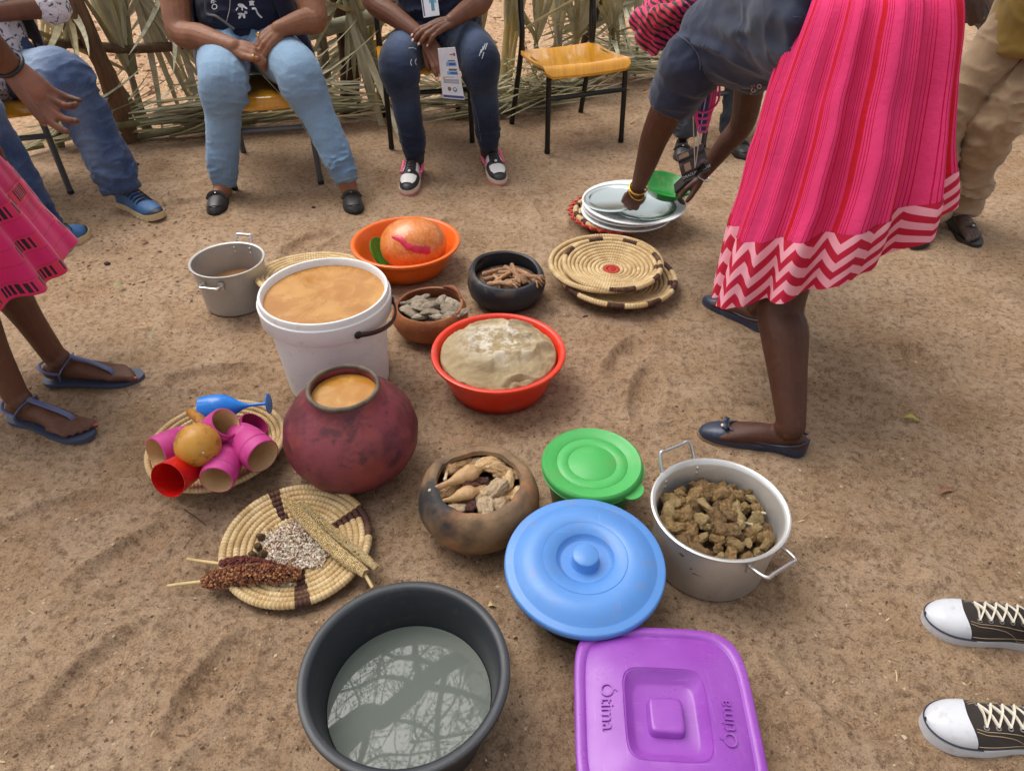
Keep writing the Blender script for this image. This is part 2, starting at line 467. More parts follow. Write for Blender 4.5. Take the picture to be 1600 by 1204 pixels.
def twig(mb, p, d, L, r, depth):
    n = 7; P = [p]; dd = unit(d)
    for i in range(n):
        dd = unit(dd + rr.randn(3) * 0.16 + A(0, 0, 0.02)); P.append(P[-1] + dd * L / n)
    P = np.array(P); mb.tube(P, np.linspace(r, r * 0.35, n + 1), 5, caps=False)
    if depth > 0:
        for k in range(rr.randint(3, 6)):
            i = rr.randint(2, n + 1); s = unit(np.cross(dd, rr.randn(3)))
            twig(mb, P[i], unit(dd * 0.5 + s), L * rr.uniform(.45, .7), max(r * .5, .004), depth - 1)
    if depth <= 1:
        for k in range(int(5 + L * 9)):
            i = rr.randint(1, n + 1); q = P[i] + rr.randn(3) * 0.05; u = unit(rr.randn(3)); w = unit(np.cross(u, rr.randn(3))); l = rr.uniform(.02, .05)
            lv.add([q - w * l * .2, q + u * l, q + w * l * .2, q - u * l * .3], [(0, 1, 2, 3)])
def limbto(pts, z, r, name='branch', rr_=None, kids=6):
    P = spline([refl(x, y, zz) for (x, y), zz in zip(pts, z)], 24)
    b = MB(); b.tube(P, np.linspace(r, r * .45, 24), 8)
    for i in rr.choice(np.arange(4, 24), kids): twig(b, P[i], unit(np.cross(P[min(i + 1, 23)] - P[i - 1], rr.randn(3))), rr.uniform(.5, 1.0), r * .3, 1)
    b.build(name, bark, tree)
limbto([(657, 1064), (650, 1030), (647, 1000), (650, 960)], [4.5, 4.8, 5.2, 5.8], .04)
limbto([(652, 1072), (625, 1058), (592, 1058), (560, 1075), (520, 1085)], [4.4, 4.5, 4.7, 4.9, 5.1], .022)
limbto([(592, 1058), (594, 1035), (602, 1015), (600, 985)], [4.7, 4.9, 5.1, 5.3], .018)
limbto([(665, 1072), (700, 1076), (735, 1084), (765, 1098), (800, 1104)], [4.55, 4.5, 4.5, 4.5, 4.5], .030)
limbto([(610, 1124), (650, 1130), (690, 1150), (735, 1143), (770, 1130)], [4.1, 4.2, 4.3, 4.4, 4.5], .017)
limbto([(640, 1160), (670, 1156), (705, 1150)], [4.0, 4.1, 4.2], .012)
limbto([(553, 1148), (556, 1120), (560, 1095), (545, 1060)], [4.0, 4.2, 4.4, 4.6], .016)
limbto([(690, 1120), (705, 1098), (715, 1080)], [4.3, 4.4, 4.5], .012)
limbto([(650, 1150), (648, 1120), (660, 1095), (668, 1080)], [4.2, 4.3, 4.3, 4.4], .010)
limbto([(560, 1200), (600, 1180), (650, 1178), (700, 1170)], [3.9, 4.0, 4.1, 4.2], .012)
for k in range(11):
    i = rr.randint(22, 68); b = MB(); d = unit(A(rr.randn(), rr.randn(), rr.uniform(.1, .6)))
    twig(b, tp[i], d, rr.uniform(1.4, 2.4), .03, 2); b.build('branch', bark, tree)
o = lv.build('crown', leafm, tree, smooth=False); o['kind'] = 'stuff'

# ---------------------------------------------------------------- fence of poles and palm fronds
def woodm(name, a, b, rough=0.85, sc=(26, 26, 3)):
    t = NT(name); v = t.mapping(t.co(), sc)
    n1 = t.noise(1.0, 6, 0.7, v)
    t.set(color=t.mix(t.ramp(n1, [(0.36, 0.0), (0.64, 1.0)]), a, b), rough=rough, spec=0.2); t.bump(n1, 0.6, 0.012); return t.mat
frondm = [woodm('palm_leaf_grey_green', lin(164, 159, 130), lin(212, 205, 176), 0.7), woodm('palm_leaf_olive', lin(138, 132, 98), lin(186, 177, 142), 0.7), woodm('palm_leaf_straw', lin(170, 156, 112), lin(204, 192, 150), 0.7)]
stalkm = [woodm('palm_stalk_green', lin(116, 112, 80), lin(150, 146, 112)), woodm('palm_stalk_straw', lin(170, 146, 88), lin(200, 178, 122)), woodm('palm_stalk_grey', lin(120, 108, 90), lin(158, 148, 128))]
logd = woodm('log_dark', lin(52, 36, 27), lin(92, 66, 48)); logb = woodm('log_brown', lin(96, 72, 54), lin(134, 104, 78)); logp = woodm('log_pale', lin(134, 130, 108), lin(176, 172, 148), sc=(3, 26, 26)); logr = woodm('log_rail', lin(86, 68, 54), lin(128, 104, 80), sc=(3, 26, 26))

fr = np.random.RandomState(21)
def leaf_mesh(bend, w):
    """one pleated blade of a fan palm, root at 0, 1 m along +Z"""
    n = 8; t = np.linspace(0, 1, n); wd = w * np.interp(t, [0, .25, .8, 1], [.45, 1, .55, .03])
    c = np.stack([np.zeros(n), bend * t ** 2, t], 1)
    mb = MB(); G = np.stack([c + np.stack([-wd, wd * .35, 0 * t], 1), c, c + np.stack([wd, wd * .35, 0 * t], 1)], 1)
    mb.grid(G); G2 = G + A(0, -0.0025, 0); mb.grid(G2[:, ::-1]); return mb.mesh('blade')
LEAF = [leaf_mesh(b, w) for b in (0.0, 0.10, -0.12, 0.3) for w in (0.011, 0.018)]
for m_ in LEAF:
    m_.polygons.foreach_set('use_smooth', np.ones(len(m_.polygons), bool)); m_.materials.append(frondm[0])
LEAFV = {}
def leafv(i, k):
    if k == 0: return LEAF[i]
    if (i, k) not in LEAFV:
        m_ = LEAF[i].copy(); m_.materials.clear(); m_.materials.append(frondm[k]); LEAFV[i, k] = m_
    return LEAFV[i, k]
def blade(parent, p, d, L, mat=0, wide=1.0, side=None, bend=None):
    me = leafv(fr.randint(len(LEAF)) if bend is None else bend, mat)
    o = bpy.data.objects.new('blade', me); COL.objects.link(o); o.parent = parent
    Rm = frame(d, fr.randn(3) if side is None else side)
    M = Matrix([list(Rm[0] * A(wide, 1, L)) + [0], list(Rm[1] * A(wide, 1, L)) + [0], list(Rm[2] * A(wide, 1, L)) + [0], [0, 0, 0, 1]])
    M.translation = Vector([float(v) for v in p]) - wloc(parent); o.matrix_local = M
    return o
def frond(parent, base, top, w, Lf, spread, n, mat=0, sm=0, lean=None, name='frond'):
    """stalk from base to top, then a half-folded fan of blades going on upward"""
    base, top = np.asarray(base, float), np.asarray(top, float); d = unit(top - base)
    P = spline([base - d * 0.05, base * .5 + top * .5 + fr.randn(3) * .012, top, top + d * .1], 10)
    mb = MB(); mb.tube(P, np.stack([np.linspace(w, w * .55, 10), np.linspace(w * .5, w * .3, 10)], 1), 8, up=(0, 1, 0))
    s = mb.build(name, stalkm[sm], parent)
    side = unit(np.cross(d, A(0, 1, 0.1))) ; fwd = np.cross(side, d)
    for k in range(n):
        a = (k / (n - 1) - .5) * spread
        dd = unit(d * math.cos(a) + side * math.sin(a) + fwd * fr.uniform(-.12, .12))
        sub = fr.rand() < 0.12
        blade(s, top + d * fr.uniform(-.03, .06) + side * math.sin(a) * .02, dd if not sub else unit(dd + A(fr.uniform(-.6, .6), -.3, -.5)), Lf * fr.uniform(.75, 1.1), mat=fr.choice([mat, mat, mat, 1, 0, 2]), wide=fr.uniform(.8, 1.3), side=fwd)
    return s
fence = thing('palm_fence', 'rough fence of poles, rails and grey green palm fronds behind the seats', 'fence', (-1.0, 4.6, 0))
def pole(name, pts, r, mat, n=12):
    P = spline(pts, 22); R = np.interp(np.linspace(0, 1, 22), np.linspace(0, 1, len(r)), r) * (1 + .07 * vn(P, 9, 5))
    mb = MB(); mb.tube(P, R, n, up=(0.3, 1, 0)); V = mb.V[0]; mb.V[0] = V + unit(A(1, .3, 0)) * (.006 * vn(V, 25, 6))[:, None]
    return mb.build(name, mat, fence)
B = lambda px, py: gp(px, py, -0.03)
pole('post', [B(208, 228), at(172, 130, 4.05), at(122, 20, 4.05), at(85, -70, 4.08)], [.055, .05, .045, .04], logb)
pole('post', [B(547, 186), at(545, 90, 4.62), at(530, 0, 4.66), at(524, -80, 4.7)], [.066, .058, .05, .045], logd)
pole('post', [B(903, 140), at(922, 40, 5.15), at(946, -40, 5.2)], [.045, .04, .035], logd)
pole('post', [B(1010, 110), at(1012, 0, 5.45), at(1016, -70, 5.5)], [.03, .028, .025], logb)
pole('rail', [at(20, 78, 3.9), at(105, 68, 4.02), at(190, 76, 4.2), at(285, 72, 4.35), at(330, 66, 4.45)], [.026, .024, .026, .024, .024], logr)
pole('rail', [at(420, 62, 4.45), at(480, 52, 4.5), at(545, 36, 4.55), at(600, 22, 4.6), at(680, 5, 4.7)], [.045, .045, .042, .04, .04], logp)
pole('rail', [at(470, 12, 4.8), at(600, 5, 4.85), at(760, -8, 5.0), at(960, -20, 5.3)], [.03, .03, .028, .026], logr)
# stalks standing in the sand, with their fans
frond(fence, B(240, 216), at(163, 104, 4.16), .034, .75, .34, 13, 0, 0)
frond(fence, B(238, 213), at(205, 118, 4.22), .026, .8, .42, 13, 0, 2)
frond(fence, at(206, 100, 4.22), at(196, 20, 4.24), .03, .5, .9, 12, 0, 0)
frond(fence, B(96, 240), at(78, 165, 3.95), .03, .7, .5, 8, 0, 0)
frond(fence, B(505, 182), at(502, 60, 4.6), .045, .7, .22, 9, 0, 2)
frond(fence, B(584, 172), at(580, 40, 4.66), .020, .55, .3, 8, 2, 1)
frond(fence, B(597, 170), at(592, 60, 4.68), .022, .6, .3, 8, 2, 1)
frond(fence, B(785, 168), at(803, 20, 4.85), .026, .6, .3, 8, 2, 1)
frond(fence, B(776, 182), at(792, 50, 4.75), .028, .6, .3, 8, 2, 1)
frond(fence, B(790, 182), at(806, 60, 4.72), .018, .6, .25, 7, 2, 1)
frond(fence, B(868, 165), at(872, 62, 4.95), .040, .55, .3, 13, 1, 2)
frond(fence, B(890, 140), at(901, 62, 5.05), .026, .55, .75, 14, 0, 1)
frond(fence, B(962, 118), at(958, 60, 5.25), .022, .6, .42, 12, 0, 0)
frond(fence, B(990, 126), at(996, 50, 5.3), .012, .6, .2, 5, 0, 0)
frond(fence, B(762, 150), at(752, 55, 4.95), .02, .6, .5, 9, 1, 1)
frond(fence, B(830, 150), at(838, 60, 5.05), .02, .6, .6, 9, 0, 0)
# leafy fans hanging over the rails
def fan(p, d, L, n, spread, mat=0, name='frond'):
    p = np.asarray(p, float); d = unit(d); side = unit(np.cross(d, A(0, 1, 0.15)))
    mb = MB(); mb.tube(spline([p - d * .25, p - d * .1, p], 6), np.linspace(.016, .012, 6), 7); s = mb.build(name, stalkm[0], fence)
    for k in range(n):
        a = (k / (n - 1) - .5) * spread
        blade(s, p, unit(d * math.cos(a) + side * math.sin(a) + A(0, fr.uniform(-.15, .15), 0)), L * fr.uniform(.8, 1.1), mat=fr.choice([mat, 0, 0, 1]), wide=fr.uniform(.9, 1.5), side=A(0, -1, .2))
fan(at(205, -20, 4.25), at(300, 110, 4.4) - at(205, -20, 4.25), .85, 13, .75)
fan(at(240, -40, 4.3), at(300, 60, 4.4) - at(240, -40, 4.3), .8, 11, .6)
fan(at(260, -40, 4.35), at(262, 40, 4.35) - at(260, -40, 4.35), .4, 9, 1.2)
fan(at(96, 0, 4.05), at(120, 60, 4.05) - at(96, 0, 4.05), .3, 7, 1.3, 2)
fan(at(600, 60, 4.85), at(480, 140, 4.7) - at(600, 60, 4.85), .55, 8, .5)
fan(at(610, 20, 4.85), at(500, 110, 4.7) - at(610, 20, 4.85), .6, 7, .35)
fan(at(548, -10, 4.5), at(560, 80, 4.5) - at(548, -10, 4.5), .55, 7, .5)
fan(at(525, 10, 4.5), at(480, 60, 4.48) - at(525, 10, 4.5), .32, 4, .5)
fan(at(545, 22, 4.46), at(575, 110, 4.4) - at(545, 22, 4.46), .9, 4, .22)
fan(at(1000, 0, 5.3), at(860, 60, 5.1) - at(1000, 0, 5.3), .8, 9, .5)
fan(at(720, -10, 5.0), at(690, 60, 4.9) - at(720, -10, 5.0), .4, 8, 1.0)
fan(at(960, -30, 5.35), at(975, 60, 5.3) - at(960, -30, 5.35), .45, 9, .6)
# fronds lying along the foot of the fence
def fallen(label, p0, p1, n, L, thick, mat=0):
    p0, p1 = np.asarray(p0, float), np.asarray(p1, float); r = thing('palm_frond', label, 'palm frond', A(p0[0], p0[1], 0), 'dry palm fronds lying along the fence')
    d = unit(p1 - p0); mb = MB(); mb.tube(spline([p0 - d * .3, p0, p0 + d * .15], 6), np.linspace(.02, .015, 6), 7); mb.build('stalk', stalkm[0], r)
    Lg = np.linalg.norm(p1 - p0)
    for k in range(int(n * 1.5)):
        q = p0 + d * Lg * fr.uniform(-.05, .45) + A(fr.uniform(-.03, .03), fr.uniform(-.12, .12), abs(fr.randn()) * thick)
        q[2] = max(q[2], .012); dd = unit(d + A(0, fr.uniform(-.16, .16), fr.uniform(-.06, .10)))
        blade(r, q, dd, L * fr.uniform(.6, 1.15), mat=fr.choice([mat, 0, 1, 1, 2]), wide=fr.uniform(.3, .75), side=A(0, -.5, 1))
    return r
fallen('dry palm frond lying behind the floral shirted sitter, leftmost on the ground', gp(20, 235, .05), gp(200, 205, .05), 24, .7, .06)
fallen('dry palm frond low on the ground between the leaning stalks and the light jeans', gp(240, 210, .03), gp(400, 190, .04), 26, .75, .05)
fallen('dry palm frond piled upon another left of the light jeans', gp(230, 190, .12), gp(420, 165, .12), 26, .8, .07)
fallen('dry palm frond seen under the chair of the light blue jeans', gp(360, 195, .04), gp(520, 172, .06), 24, .7, .06)
fallen('dry palm frond heaped at the dark log post, behind the light jeans', gp(620, 165, .08), gp(440, 180, .08), 22, .75, .06)
fallen('dry palm frond on the ground behind the dark jeans', gp(610, 168, .05), gp(800, 160, .05), 28, .8, .06)
fallen('dry palm frond low behind the chair with the brochure holder', gp(860, 150, .05), gp(690, 168, .06), 26, .8, .05)
fallen('dry palm frond heaped behind the left legs of the empty chair', gp(900, 130, .05), gp(780, 168, .12), 30, .7, .08)
fallen('dry palm frond under the empty chair, pointing to its back leg', gp(780, 172, .02), gp(930, 150, .02), 16, .6, .02)
fallen('dry palm frond lying right of the empty chair', gp(1070, 110, .06), gp(930, 112, .08), 20, .75, .05)
fallen('dry palm frond behind the empty chair, highest of the heap there', gp(1040, 88, .1), gp(860, 100, .12), 20, .8, .07)
# ---------------------------------------------------------------- vessels
dust = lin(150, 128, 104)
def plastic(name, c, rough=0.38, **k):
    k.setdefault('scratch', .35); return mk(name, c, rough, var=[(3, tuple(v * 0.86 for v in c[:3]), 0.45, 0.75)], rvar=0.3, dirt=(17, dust, 0.42), bump=(9, 0.05, 0.004), **k)
def lathe_obj(prof, n, c, name, mat, parent, fn=None, Rm=None, smooth=True):
    mb = MB(); mb.lathe(prof, n, c, fn=fn, Rm=Rm); return mb.build(name, mat, parent, smooth)
def disc(R, z, n=64, rings=14):
    r = np.linspace(0, R, rings); return np.stack([r, np.full(rings, z)], 1)

# --- aluminium
def alum(name, base, rough, soot=0.5):
    t = NT(name); co = t.co(); x, y, z = t.sep(co)
    br = t.noise(1.0, 3, 0.6, t.mapping(co, (3, 3, 420)))
    st = t.ramp(t.noise(7, 6, 0.7), [(0.42, 0.0), (0.72, soot)])
    c = t.mix(st, base, tuple(v * 0.5 for v in base[:3]) + (1,)); c = t.mix(t.ramp(t.noise(60, 4, 0.7), [(0.6, 0.0), (0.75, 0.3)]), c, lin(120, 104, 88))
    t.set(color=c, metal=0.65 if rough < .4 else 0.45, rough=t.math('ADD', t.math('MULTIPLY', br, 0.22), rough - 0.1)); t.bump(br, 0.12, 0.002); return t.mat
alu = alum('aluminium_bright', lin(222, 220, 216), 0.36, 0.22); alu_d = alum('aluminium_dull', lin(176, 173, 168), 0.45, 0.4)
alu_rod = mk('aluminium_rod', lin(210, 208, 204), 0.28, 0.9, rvar=0.15)
def potprof(R, h, rb, th=0.004):
    return [(0, 0), (rb * .9, 0.0), (rb, .006), (rb + (R - th * 2 - rb) * .5, h * .5), (R - .006, h - .010), (R, h - .006), (R, h - .001), (R - .004, h), (R - .009, h - .003), (R - .010, h - .012), (rb + (R - th * 2 - rb) * .5 - th, h * .5), (rb - th, .016), (rb * .85, .009), (0, .009)]
def grip(parent, c, R, ang, z, wid, out, rise, r, mat, name='handle'):
    """bent-rod handle on the wall at angle ang"""
    d = A(math.cos(ang), math.sin(ang), 0); s = A(-d[1], d[0], 0); b = np.asarray(c, float) + A(0, 0, z)
    tip = d * (R + out) + A(0, 0, rise); root = d * (R - .002)
    P = spline([b + root - s * wid, b + root * .35 + tip * .65 - s * wid * .98, b + tip - s * wid * .85, b + tip - s * wid * .5, b + tip, b + tip + s * wid * .5, b + tip + s * wid * .85, b + root * .35 + tip * .65 + s * wid * .98, b + root + s * wid], 40)
    mb = MB(); mb.tube(P, r, 8); h = mb.build(name, mat, parent)
    for q in (-1, 1):
        mb = MB(); p = b + root * 1.0 + s * wid * q
        M = frame(d); mb.box((-.011, -.014, -.001), (.011, .014, .004), M=M, c=p); k = mb.build('bracket', mat, h)
    return h
def rivets(parent, c, R, ang, z, wid, mat, inside=True):
    for q in (-1, 1):
        for zz in (-.008, .010):
            a = ang + q * wid / R; d = A(math.cos(a), math.sin(a), 0); p = np.asarray(c, float) + d * R + A(0, 0, z + zz)
            mb = MB(); mb.ball(p, (.0048, .0048, .003), 10, M=frame(d)); mb.build('rivet', mat, parent)

def liquid(name, label, col1, col2, c, R, z, foam=0.5, cat='drink', rough=0.12, bub=True):
    t = NT(name + '_surface'); n1 = t.noise(9, 6, 0.62, dist=0.8); n2 = t.voro(190)
    fm = t.ramp(n1, [(0.5 - .1, 0.0), (0.62, foam)])
    if bub: fm = t.math('MULTIPLY', fm, t.ramp(n2, [(0.0, 0.55), (0.5, 1.0)]))
    c_ = t.mix(t.ramp(t.noise(4, 5, .6), [(.3, 0.), (.7, 1.)]), col1, tuple(v * .82 for v in col1[:3]) + (1,))
    t.set(color=t.mix(fm, c_, col2), rough=t.math('ADD', t.math('MULTIPLY', fm, 0.5), rough), spec=0.5)
    t.bump(t.math('ADD', fm, t.math('MULTIPLY', n2, 0.3)), 0.25, 0.002)
    mb = MB(); G = disc(R, 0.0); mb.lathe(G, 72, A(c[0], c[1], z)); V = mb.V[0]
    d = np.hypot(V[:, 0] - c[0], V[:, 1] - c[1]) / R
    V[:, 2] += 0.0016 * vn(V, 30, 4, 2) * (d < .97); mb.V[0] = V
    o = mb.build(name, t.mat); tag(o, label, cat); return o

# small aluminium pot, back left
c = A(-1.067, 2.401, 0); R, h = .137, .185
p = thing('cooking_pot', 'small dull aluminium pot with little tan drink in it, back left', 'pot', c)
lathe_obj(potprof(R, h, .118), 64, c, 'body', alu_d, p)
grip(p, c, R, math.radians(82), h - .02, .032, .022, .038, .006, alu_rod); rivets(p, c, R - .012, math.radians(82), h - .03, .032, alu_rod)
grip(p, c, R - .004, math.radians(-100), h - .035, .036, .026, .000, .006, alu_rod)
liquid('drink', 'shallow tan drink in the small dull aluminium pot', lin(176, 128, 84), lin(206, 166, 122), c, .122, .075, .3)

# white bucket
white_pl = plastic('bucket_white', lin(232, 232, 230), 0.42)
c = A(-.583, 1.924, 0); R, h = .206, .345
b = thing('plastic_bucket', 'tall white plastic bucket brim full of tan foamy drink', 'bucket', c)
lathe_obj([(0, .004), (.15, .004), (.158, 0), (.165, .004), (.183, h - .085), (.184, h - .078), (.200, h - .078), (.203, h - .074), (.205, h - .022), (.2, h - .019), (.199, h - .004), (.197, h), (.191, h), (.187, h - .006), (.184, h - .03), (.165, .05), (.155, .010), (0, .010)], 96, c, 'body', white_pl, b)
# carry strap folded down on the right
blk = mk('black_rubber', lin(30, 27, 27), 0.5, rvar=0.2)
strap = []
for a in np.linspace(-52, 8, 24):
    r_ = .206 + .022 * math.sin((a + 52) / 60 * math.pi); strap.append(c + A(r_ * math.cos(math.radians(a)), r_ * math.sin(math.radians(a)), h - .060 - .010 * math.sin((a + 52) / 60 * math.pi)))
mb = MB(); mb.tube(np.array(strap), np.full((24, 2), (.004, .009)), 8); hd = mb.build('handle', mk('bucket_strap', lin(52, 28, 28), 0.4), b)
for s_ in (strap[0], strap[-1]):
    mb = MB(); d = unit(s_ - c - A(0, 0, s_[2])); mb.ball(s_, (.013, .013, .006), 12, M=frame(d)); mb.build('clip', blk, hd)
liquid('drink', 'tan foamy drink filling the white bucket', lin(178, 118, 40), lin(204, 152, 80), c, .1865, h - .022, .7)

# basins
def basin(name, label, cat, c, R, h, rb, mat, lip=.012, sub=None, n=96):
    o = thing(name, label, cat, c); th = .004
    pr = [(0, .003), (rb * .88, .003), (rb * .93, 0), (rb, .004), (rb + (R - lip - rb) * .35, h * .3), (rb + (R - lip - rb) * .72, h * .65), (R - lip, h - .016), (R - .002, h - .013), (R, h - .008), (R - .001, h - .002), (R - .005, h), (R - lip, h - .001), (R - lip - .005, h - .006), (rb + (R - lip - rb) * .72 - th, h * .65), (rb + (R - lip - rb) * .35 - th, h * .3 + .003), (rb - .008, .012), (rb * .9, .008), (0, .008)]
    lathe_obj(pr, n, c, 'body', mat, o); return o
or_pl = plastic('basin_orange', lin(236, 104, 22), 0.36, sss=0.0)
c_or = A(-.434, 2.663, 0); basin('plastic_basin', 'bright orange plastic basin holding a big speckled orange ball', 'basin', c_or, .222, .125, .15, or_pl, .014)
red_pl = plastic('basin_red', lin(226, 52, 22), 0.36)
c_rd = A(-.044, 1.881, 0); basin('plastic_basin', 'red orange plastic basin heaped with pale porridge', 'basin', c_rd, .217, .145, .155, red_pl, .014)
drk_pl = mk('basin_charcoal', lin(46, 49, 54), 0.42, var=[(4, lin(38, 41, 46), .4, .7)], rvar=0.15, dirt=(40, lin(120, 112, 102), 0.18), bump=(60, 0.05, 0.002))
c_dk = A(-.21, .75, 0); basin('plastic_basin', 'large charcoal basin of water mirroring the tree, nearest the camera', 'basin', c_dk, .207, .2, .155, drk_pl, .017)
t = NT('still_water'); t.set(color=lin(104, 110, 103), rough=0.02, spec=0.55, ior=1.36)
t.bump(t.noise(7, 2, .5), .02, .01)
mb = MB(); mb.lathe(disc(.1665, 0, rings=6), 72, c_dk + A(0, 0, WATER_Z)); o = mb.build('water', t.mat); tag(o, 'still cloudy water in the charcoal basin', 'water')

# speckled orange ball in the orange basin, with a green lid beside it
t = NT('speckled_gourd_skin'); n1 = t.noise(34, 6, .75); sp = t.voro(90)
cc = t.mix(t.ramp(n1, [(.4, 0.), (.62, 1.)]), lin(206, 108, 38), lin(222, 140, 74)); cc = t.mix(t.ramp(sp, [(.12, .7), (.35, 0.)]), cc, lin(232, 168, 108)); cc = t.mix(t.ramp(t.noise(5, 5, .7), [(.5, 0.), (.75, .6)]), cc, lin(200, 120, 60))
t.set(color=cc, rough=.3, coat=.2); t.bump(n1, .25, .004); pinkm = mk('pink_paint', lin(214, 40, 78), .45, var=[(40, lin(190, 30, 60), .45, .6)])
cb = c_or + A(.032, -.012, .112); big = thing('speckled_ball', 'big speckled orange ball with a pink streak, in the orange basin', 'ball', cb - A(0, 0, .1))
mb = MB(); mb.ball(cb, (.135, .125, .105), 40, noise=.035, sc=1.6, seed=3); mb.build('body', t.mat, big)
st = []
for (x, y) in ((613, 370), (626, 374), (636, 384), (650, 389), (664, 391), (672, 393)):
    d = _ray(x, y); e = A(.135, .125, .105); o_ = (A(0, 0, CAMH) - cb) / e; dd = d / e; aa = dd @ dd; bb = o_ @ dd; k = (-bb - math.sqrt(max(bb * bb - aa * (o_ @ o_ - 1.0), 0))) / aa; st.append(A(0, 0, CAMH) + d * k)
P = spline(st, 26); mb = MB(); nn = np.array([unit((q - cb) / A(.135, .125, .105) ** 2) for q in P]); wv = np.interp(np.linspace(0, 1, 26), [0, .1, .5, .8, .95, 1], [.004, .012, .013, .017, .016, .006])
T_ = np.gradient(P, axis=0); sd = np.cross(nn, T_); sd /= np.linalg.norm(sd, axis=1)[:, None]
G = np.stack([P + sd * (wv * (1 + .25 * vn(P, 80, 3)))[:, None] * k + nn * (.0045 - .0035 * k * k) for k in np.linspace(-1, 1, 7)], 1); mb.grid(G); mb.build('pink_streak', pinkm, big)
mb = MB(); mb.lathe([(0, 0), (.07, 0), (.078, .004), (.08, .012), (.076, .012), (.07, .006), (0, .006)], 40, c_or + A(-.1, .0, .055), Rm=rotm((0, 1, 0), .9) @ rotm((1, 0, 0), .1)); o = mb.build('plastic_saucer', plastic('saucer_green', lin(44, 150, 52), .3)); tag(o, 'small green plastic saucer tucked beside the speckled ball', 'saucer')

# clay pots
def claymat(name, a, b, soot, hi, sl=.5, sh=.62, rough=.55, sc=6):
    t = NT(name); n1 = t.noise(sc, 6, .62, dist=.4); n2 = t.noise(sc * .55, 5, .6, t.mapping(t.co(), (1, 1, 1.4), loc=(3, 1, 7))); n3 = t.noise(60, 5, .7)
    c = t.mix(t.ramp(n1, [(.35, 0.), (.65, 1.)]), a, b); c = t.mix(t.ramp(n2, [(sl, 0.), (sh, 1.)]), c, soot); c = t.mix(t.ramp(n3, [(.56, 0.), (.75, .4)]), c, hi)
    t.set(color=c, rough=t.math('ADD', t.math('MULTIPLY', n1, .25), rough - .12), spec=.35); b1 = t.bump(n3, .3, .004); t.bump(t.noise(18, 4, .6), .35, .008, b1); return t.mat
def wob(amp, sc, seed):
    def f(G):
        P = G.reshape(-1, 3); return (P * (1 + amp * vn(P, sc, seed, 2))[:, None] * A(1, 1, 1)).reshape(G.shape)
    return f
# brown pot with dried fish
c_br = A(-.296, 2.185, 0); p = thing('clay_pot', 'light brown clay pot with grey dried meat pieces', 'clay pot', c_br)
lathe_obj([(0, 0), (.06, .0), (.095, .012), (.125, .04), (.138, .075), (.132, .105), (.124, .122), (.120, .126), (.113, .124), (.114, .11), (.122, .08), (.112, .045), (.08, .02), (0, .016)], 64, c_br, 'body', claymat('clay_brown', lin(170, 108, 64), lin(142, 84, 48), lin(120, 64, 40), lin(190, 130, 84), .55, .7), p, wob(.045, 7, 3))
mb = MB(); mb.tube(spline([c_br + A(.118 * math.cos(a), .118 * math.sin(a), .127 + .012 * math.sin((a - .3) / .9 * math.pi)) for a in np.linspace(.3, 1.2, 9)], 14), np.interp(np.linspace(0, 1, 14), [0, .5, 1], [.003, .010, .003]), 8); mb.build('rim_lug', claymat('clay_brown_lug', lin(160, 98, 60), lin(142, 84, 48), lin(120, 64, 40), lin(190, 130, 84), .55, .7), p)
# black pot
c_bk = A(-.023, 2.406, 0); p = thing('clay_pot', 'soot black clay pot with tan chicken feet', 'clay pot', c_bk)
def bkfn(G):
    P = G.reshape(-1, 3).copy(); a = np.arctan2(P[:, 1], P[:, 0]); up = np.clip((P[:, 2] - .08) / .06, 0, 1)
    P[:, 2] += up * .012 * np.sin(a - .6); return (P * (1 + .04 * vn(P, 8, 9, 2))[:, None]).reshape(G.shape)
lathe_obj([(0, 0), (.07, 0), (.115, .014), (.143, .05), (.150, .085), (.145, .118), (.136, .134), (.128, .138), (.120, .134), (.121, .12), (.132, .085), (.125, .05), (.09, .022), (0, .018)], 64, c_bk, 'body', claymat('clay_black', lin(34, 36, 40), lin(52, 54, 60), lin(112, 96, 80), lin(70, 74, 82), .56, .66, .42, 5), p, bkfn)
# maroon beer pot
c_mr = A(-.452, 1.50, 0); p = thing('clay_pot', 'big round maroon clay pot full of yellow drink', 'clay pot', c_mr); hm = .30
t = NT('clay_maroon'); n1 = t.noise(9, 6, .62); n2 = t.noise(14, 5, .65, t.mapping(t.co(), (1, 1, 1.3), loc=(5, 2, 1))); n3 = t.noise(75, 6, .72)
cc = t.mix(t.ramp(n1, [(.40, 0.), (.56, 1.)]), lin(92, 38, 46), lin(128, 58, 64)); cc = t.mix(t.ramp(t.noise(6, 4, .55, t.mapping(t.co(), loc=(9, 4, 3))), [(.48, 0.), (.64, .7)]), cc, lin(148, 68, 54)); cc = t.mix(t.ramp(t.noise(5, 4, .55, t.mapping(t.co(), loc=(2, 8, 1))), [(.52, 0.), (.66, .5)]), cc, lin(130, 56, 76)); cc = t.mix(t.ramp(n2, [(.53, 0.), (.63, .7)]), cc, lin(58, 34, 42)); cc = t.mix(t.ramp(n3, [(.6, 0.), (.72, .5)]), cc, lin(58, 30, 34))
t.set(color=cc, rough=.52, spec=.4); b1 = t.bump(n3, .25, .004); t.bump(t.noise(20, 4, .6), .3, .008, b1)
lathe_obj([(0, 0), (.075, .0), (.12, .018), (.16, .055), (.182, .10), (.188, .145), (.178, .19), (.15, .232), (.116, .262), (.100, .280), (.097, .292), (.093, .2985), (.088, .298), (.0865, .292), (.088, .28), (.10, .25), (.14, .2), (.16, .13), (.12, .04), (0, .02)], 96, c_mr, 'body', t.mat, p, wob(.012, 9, 4))
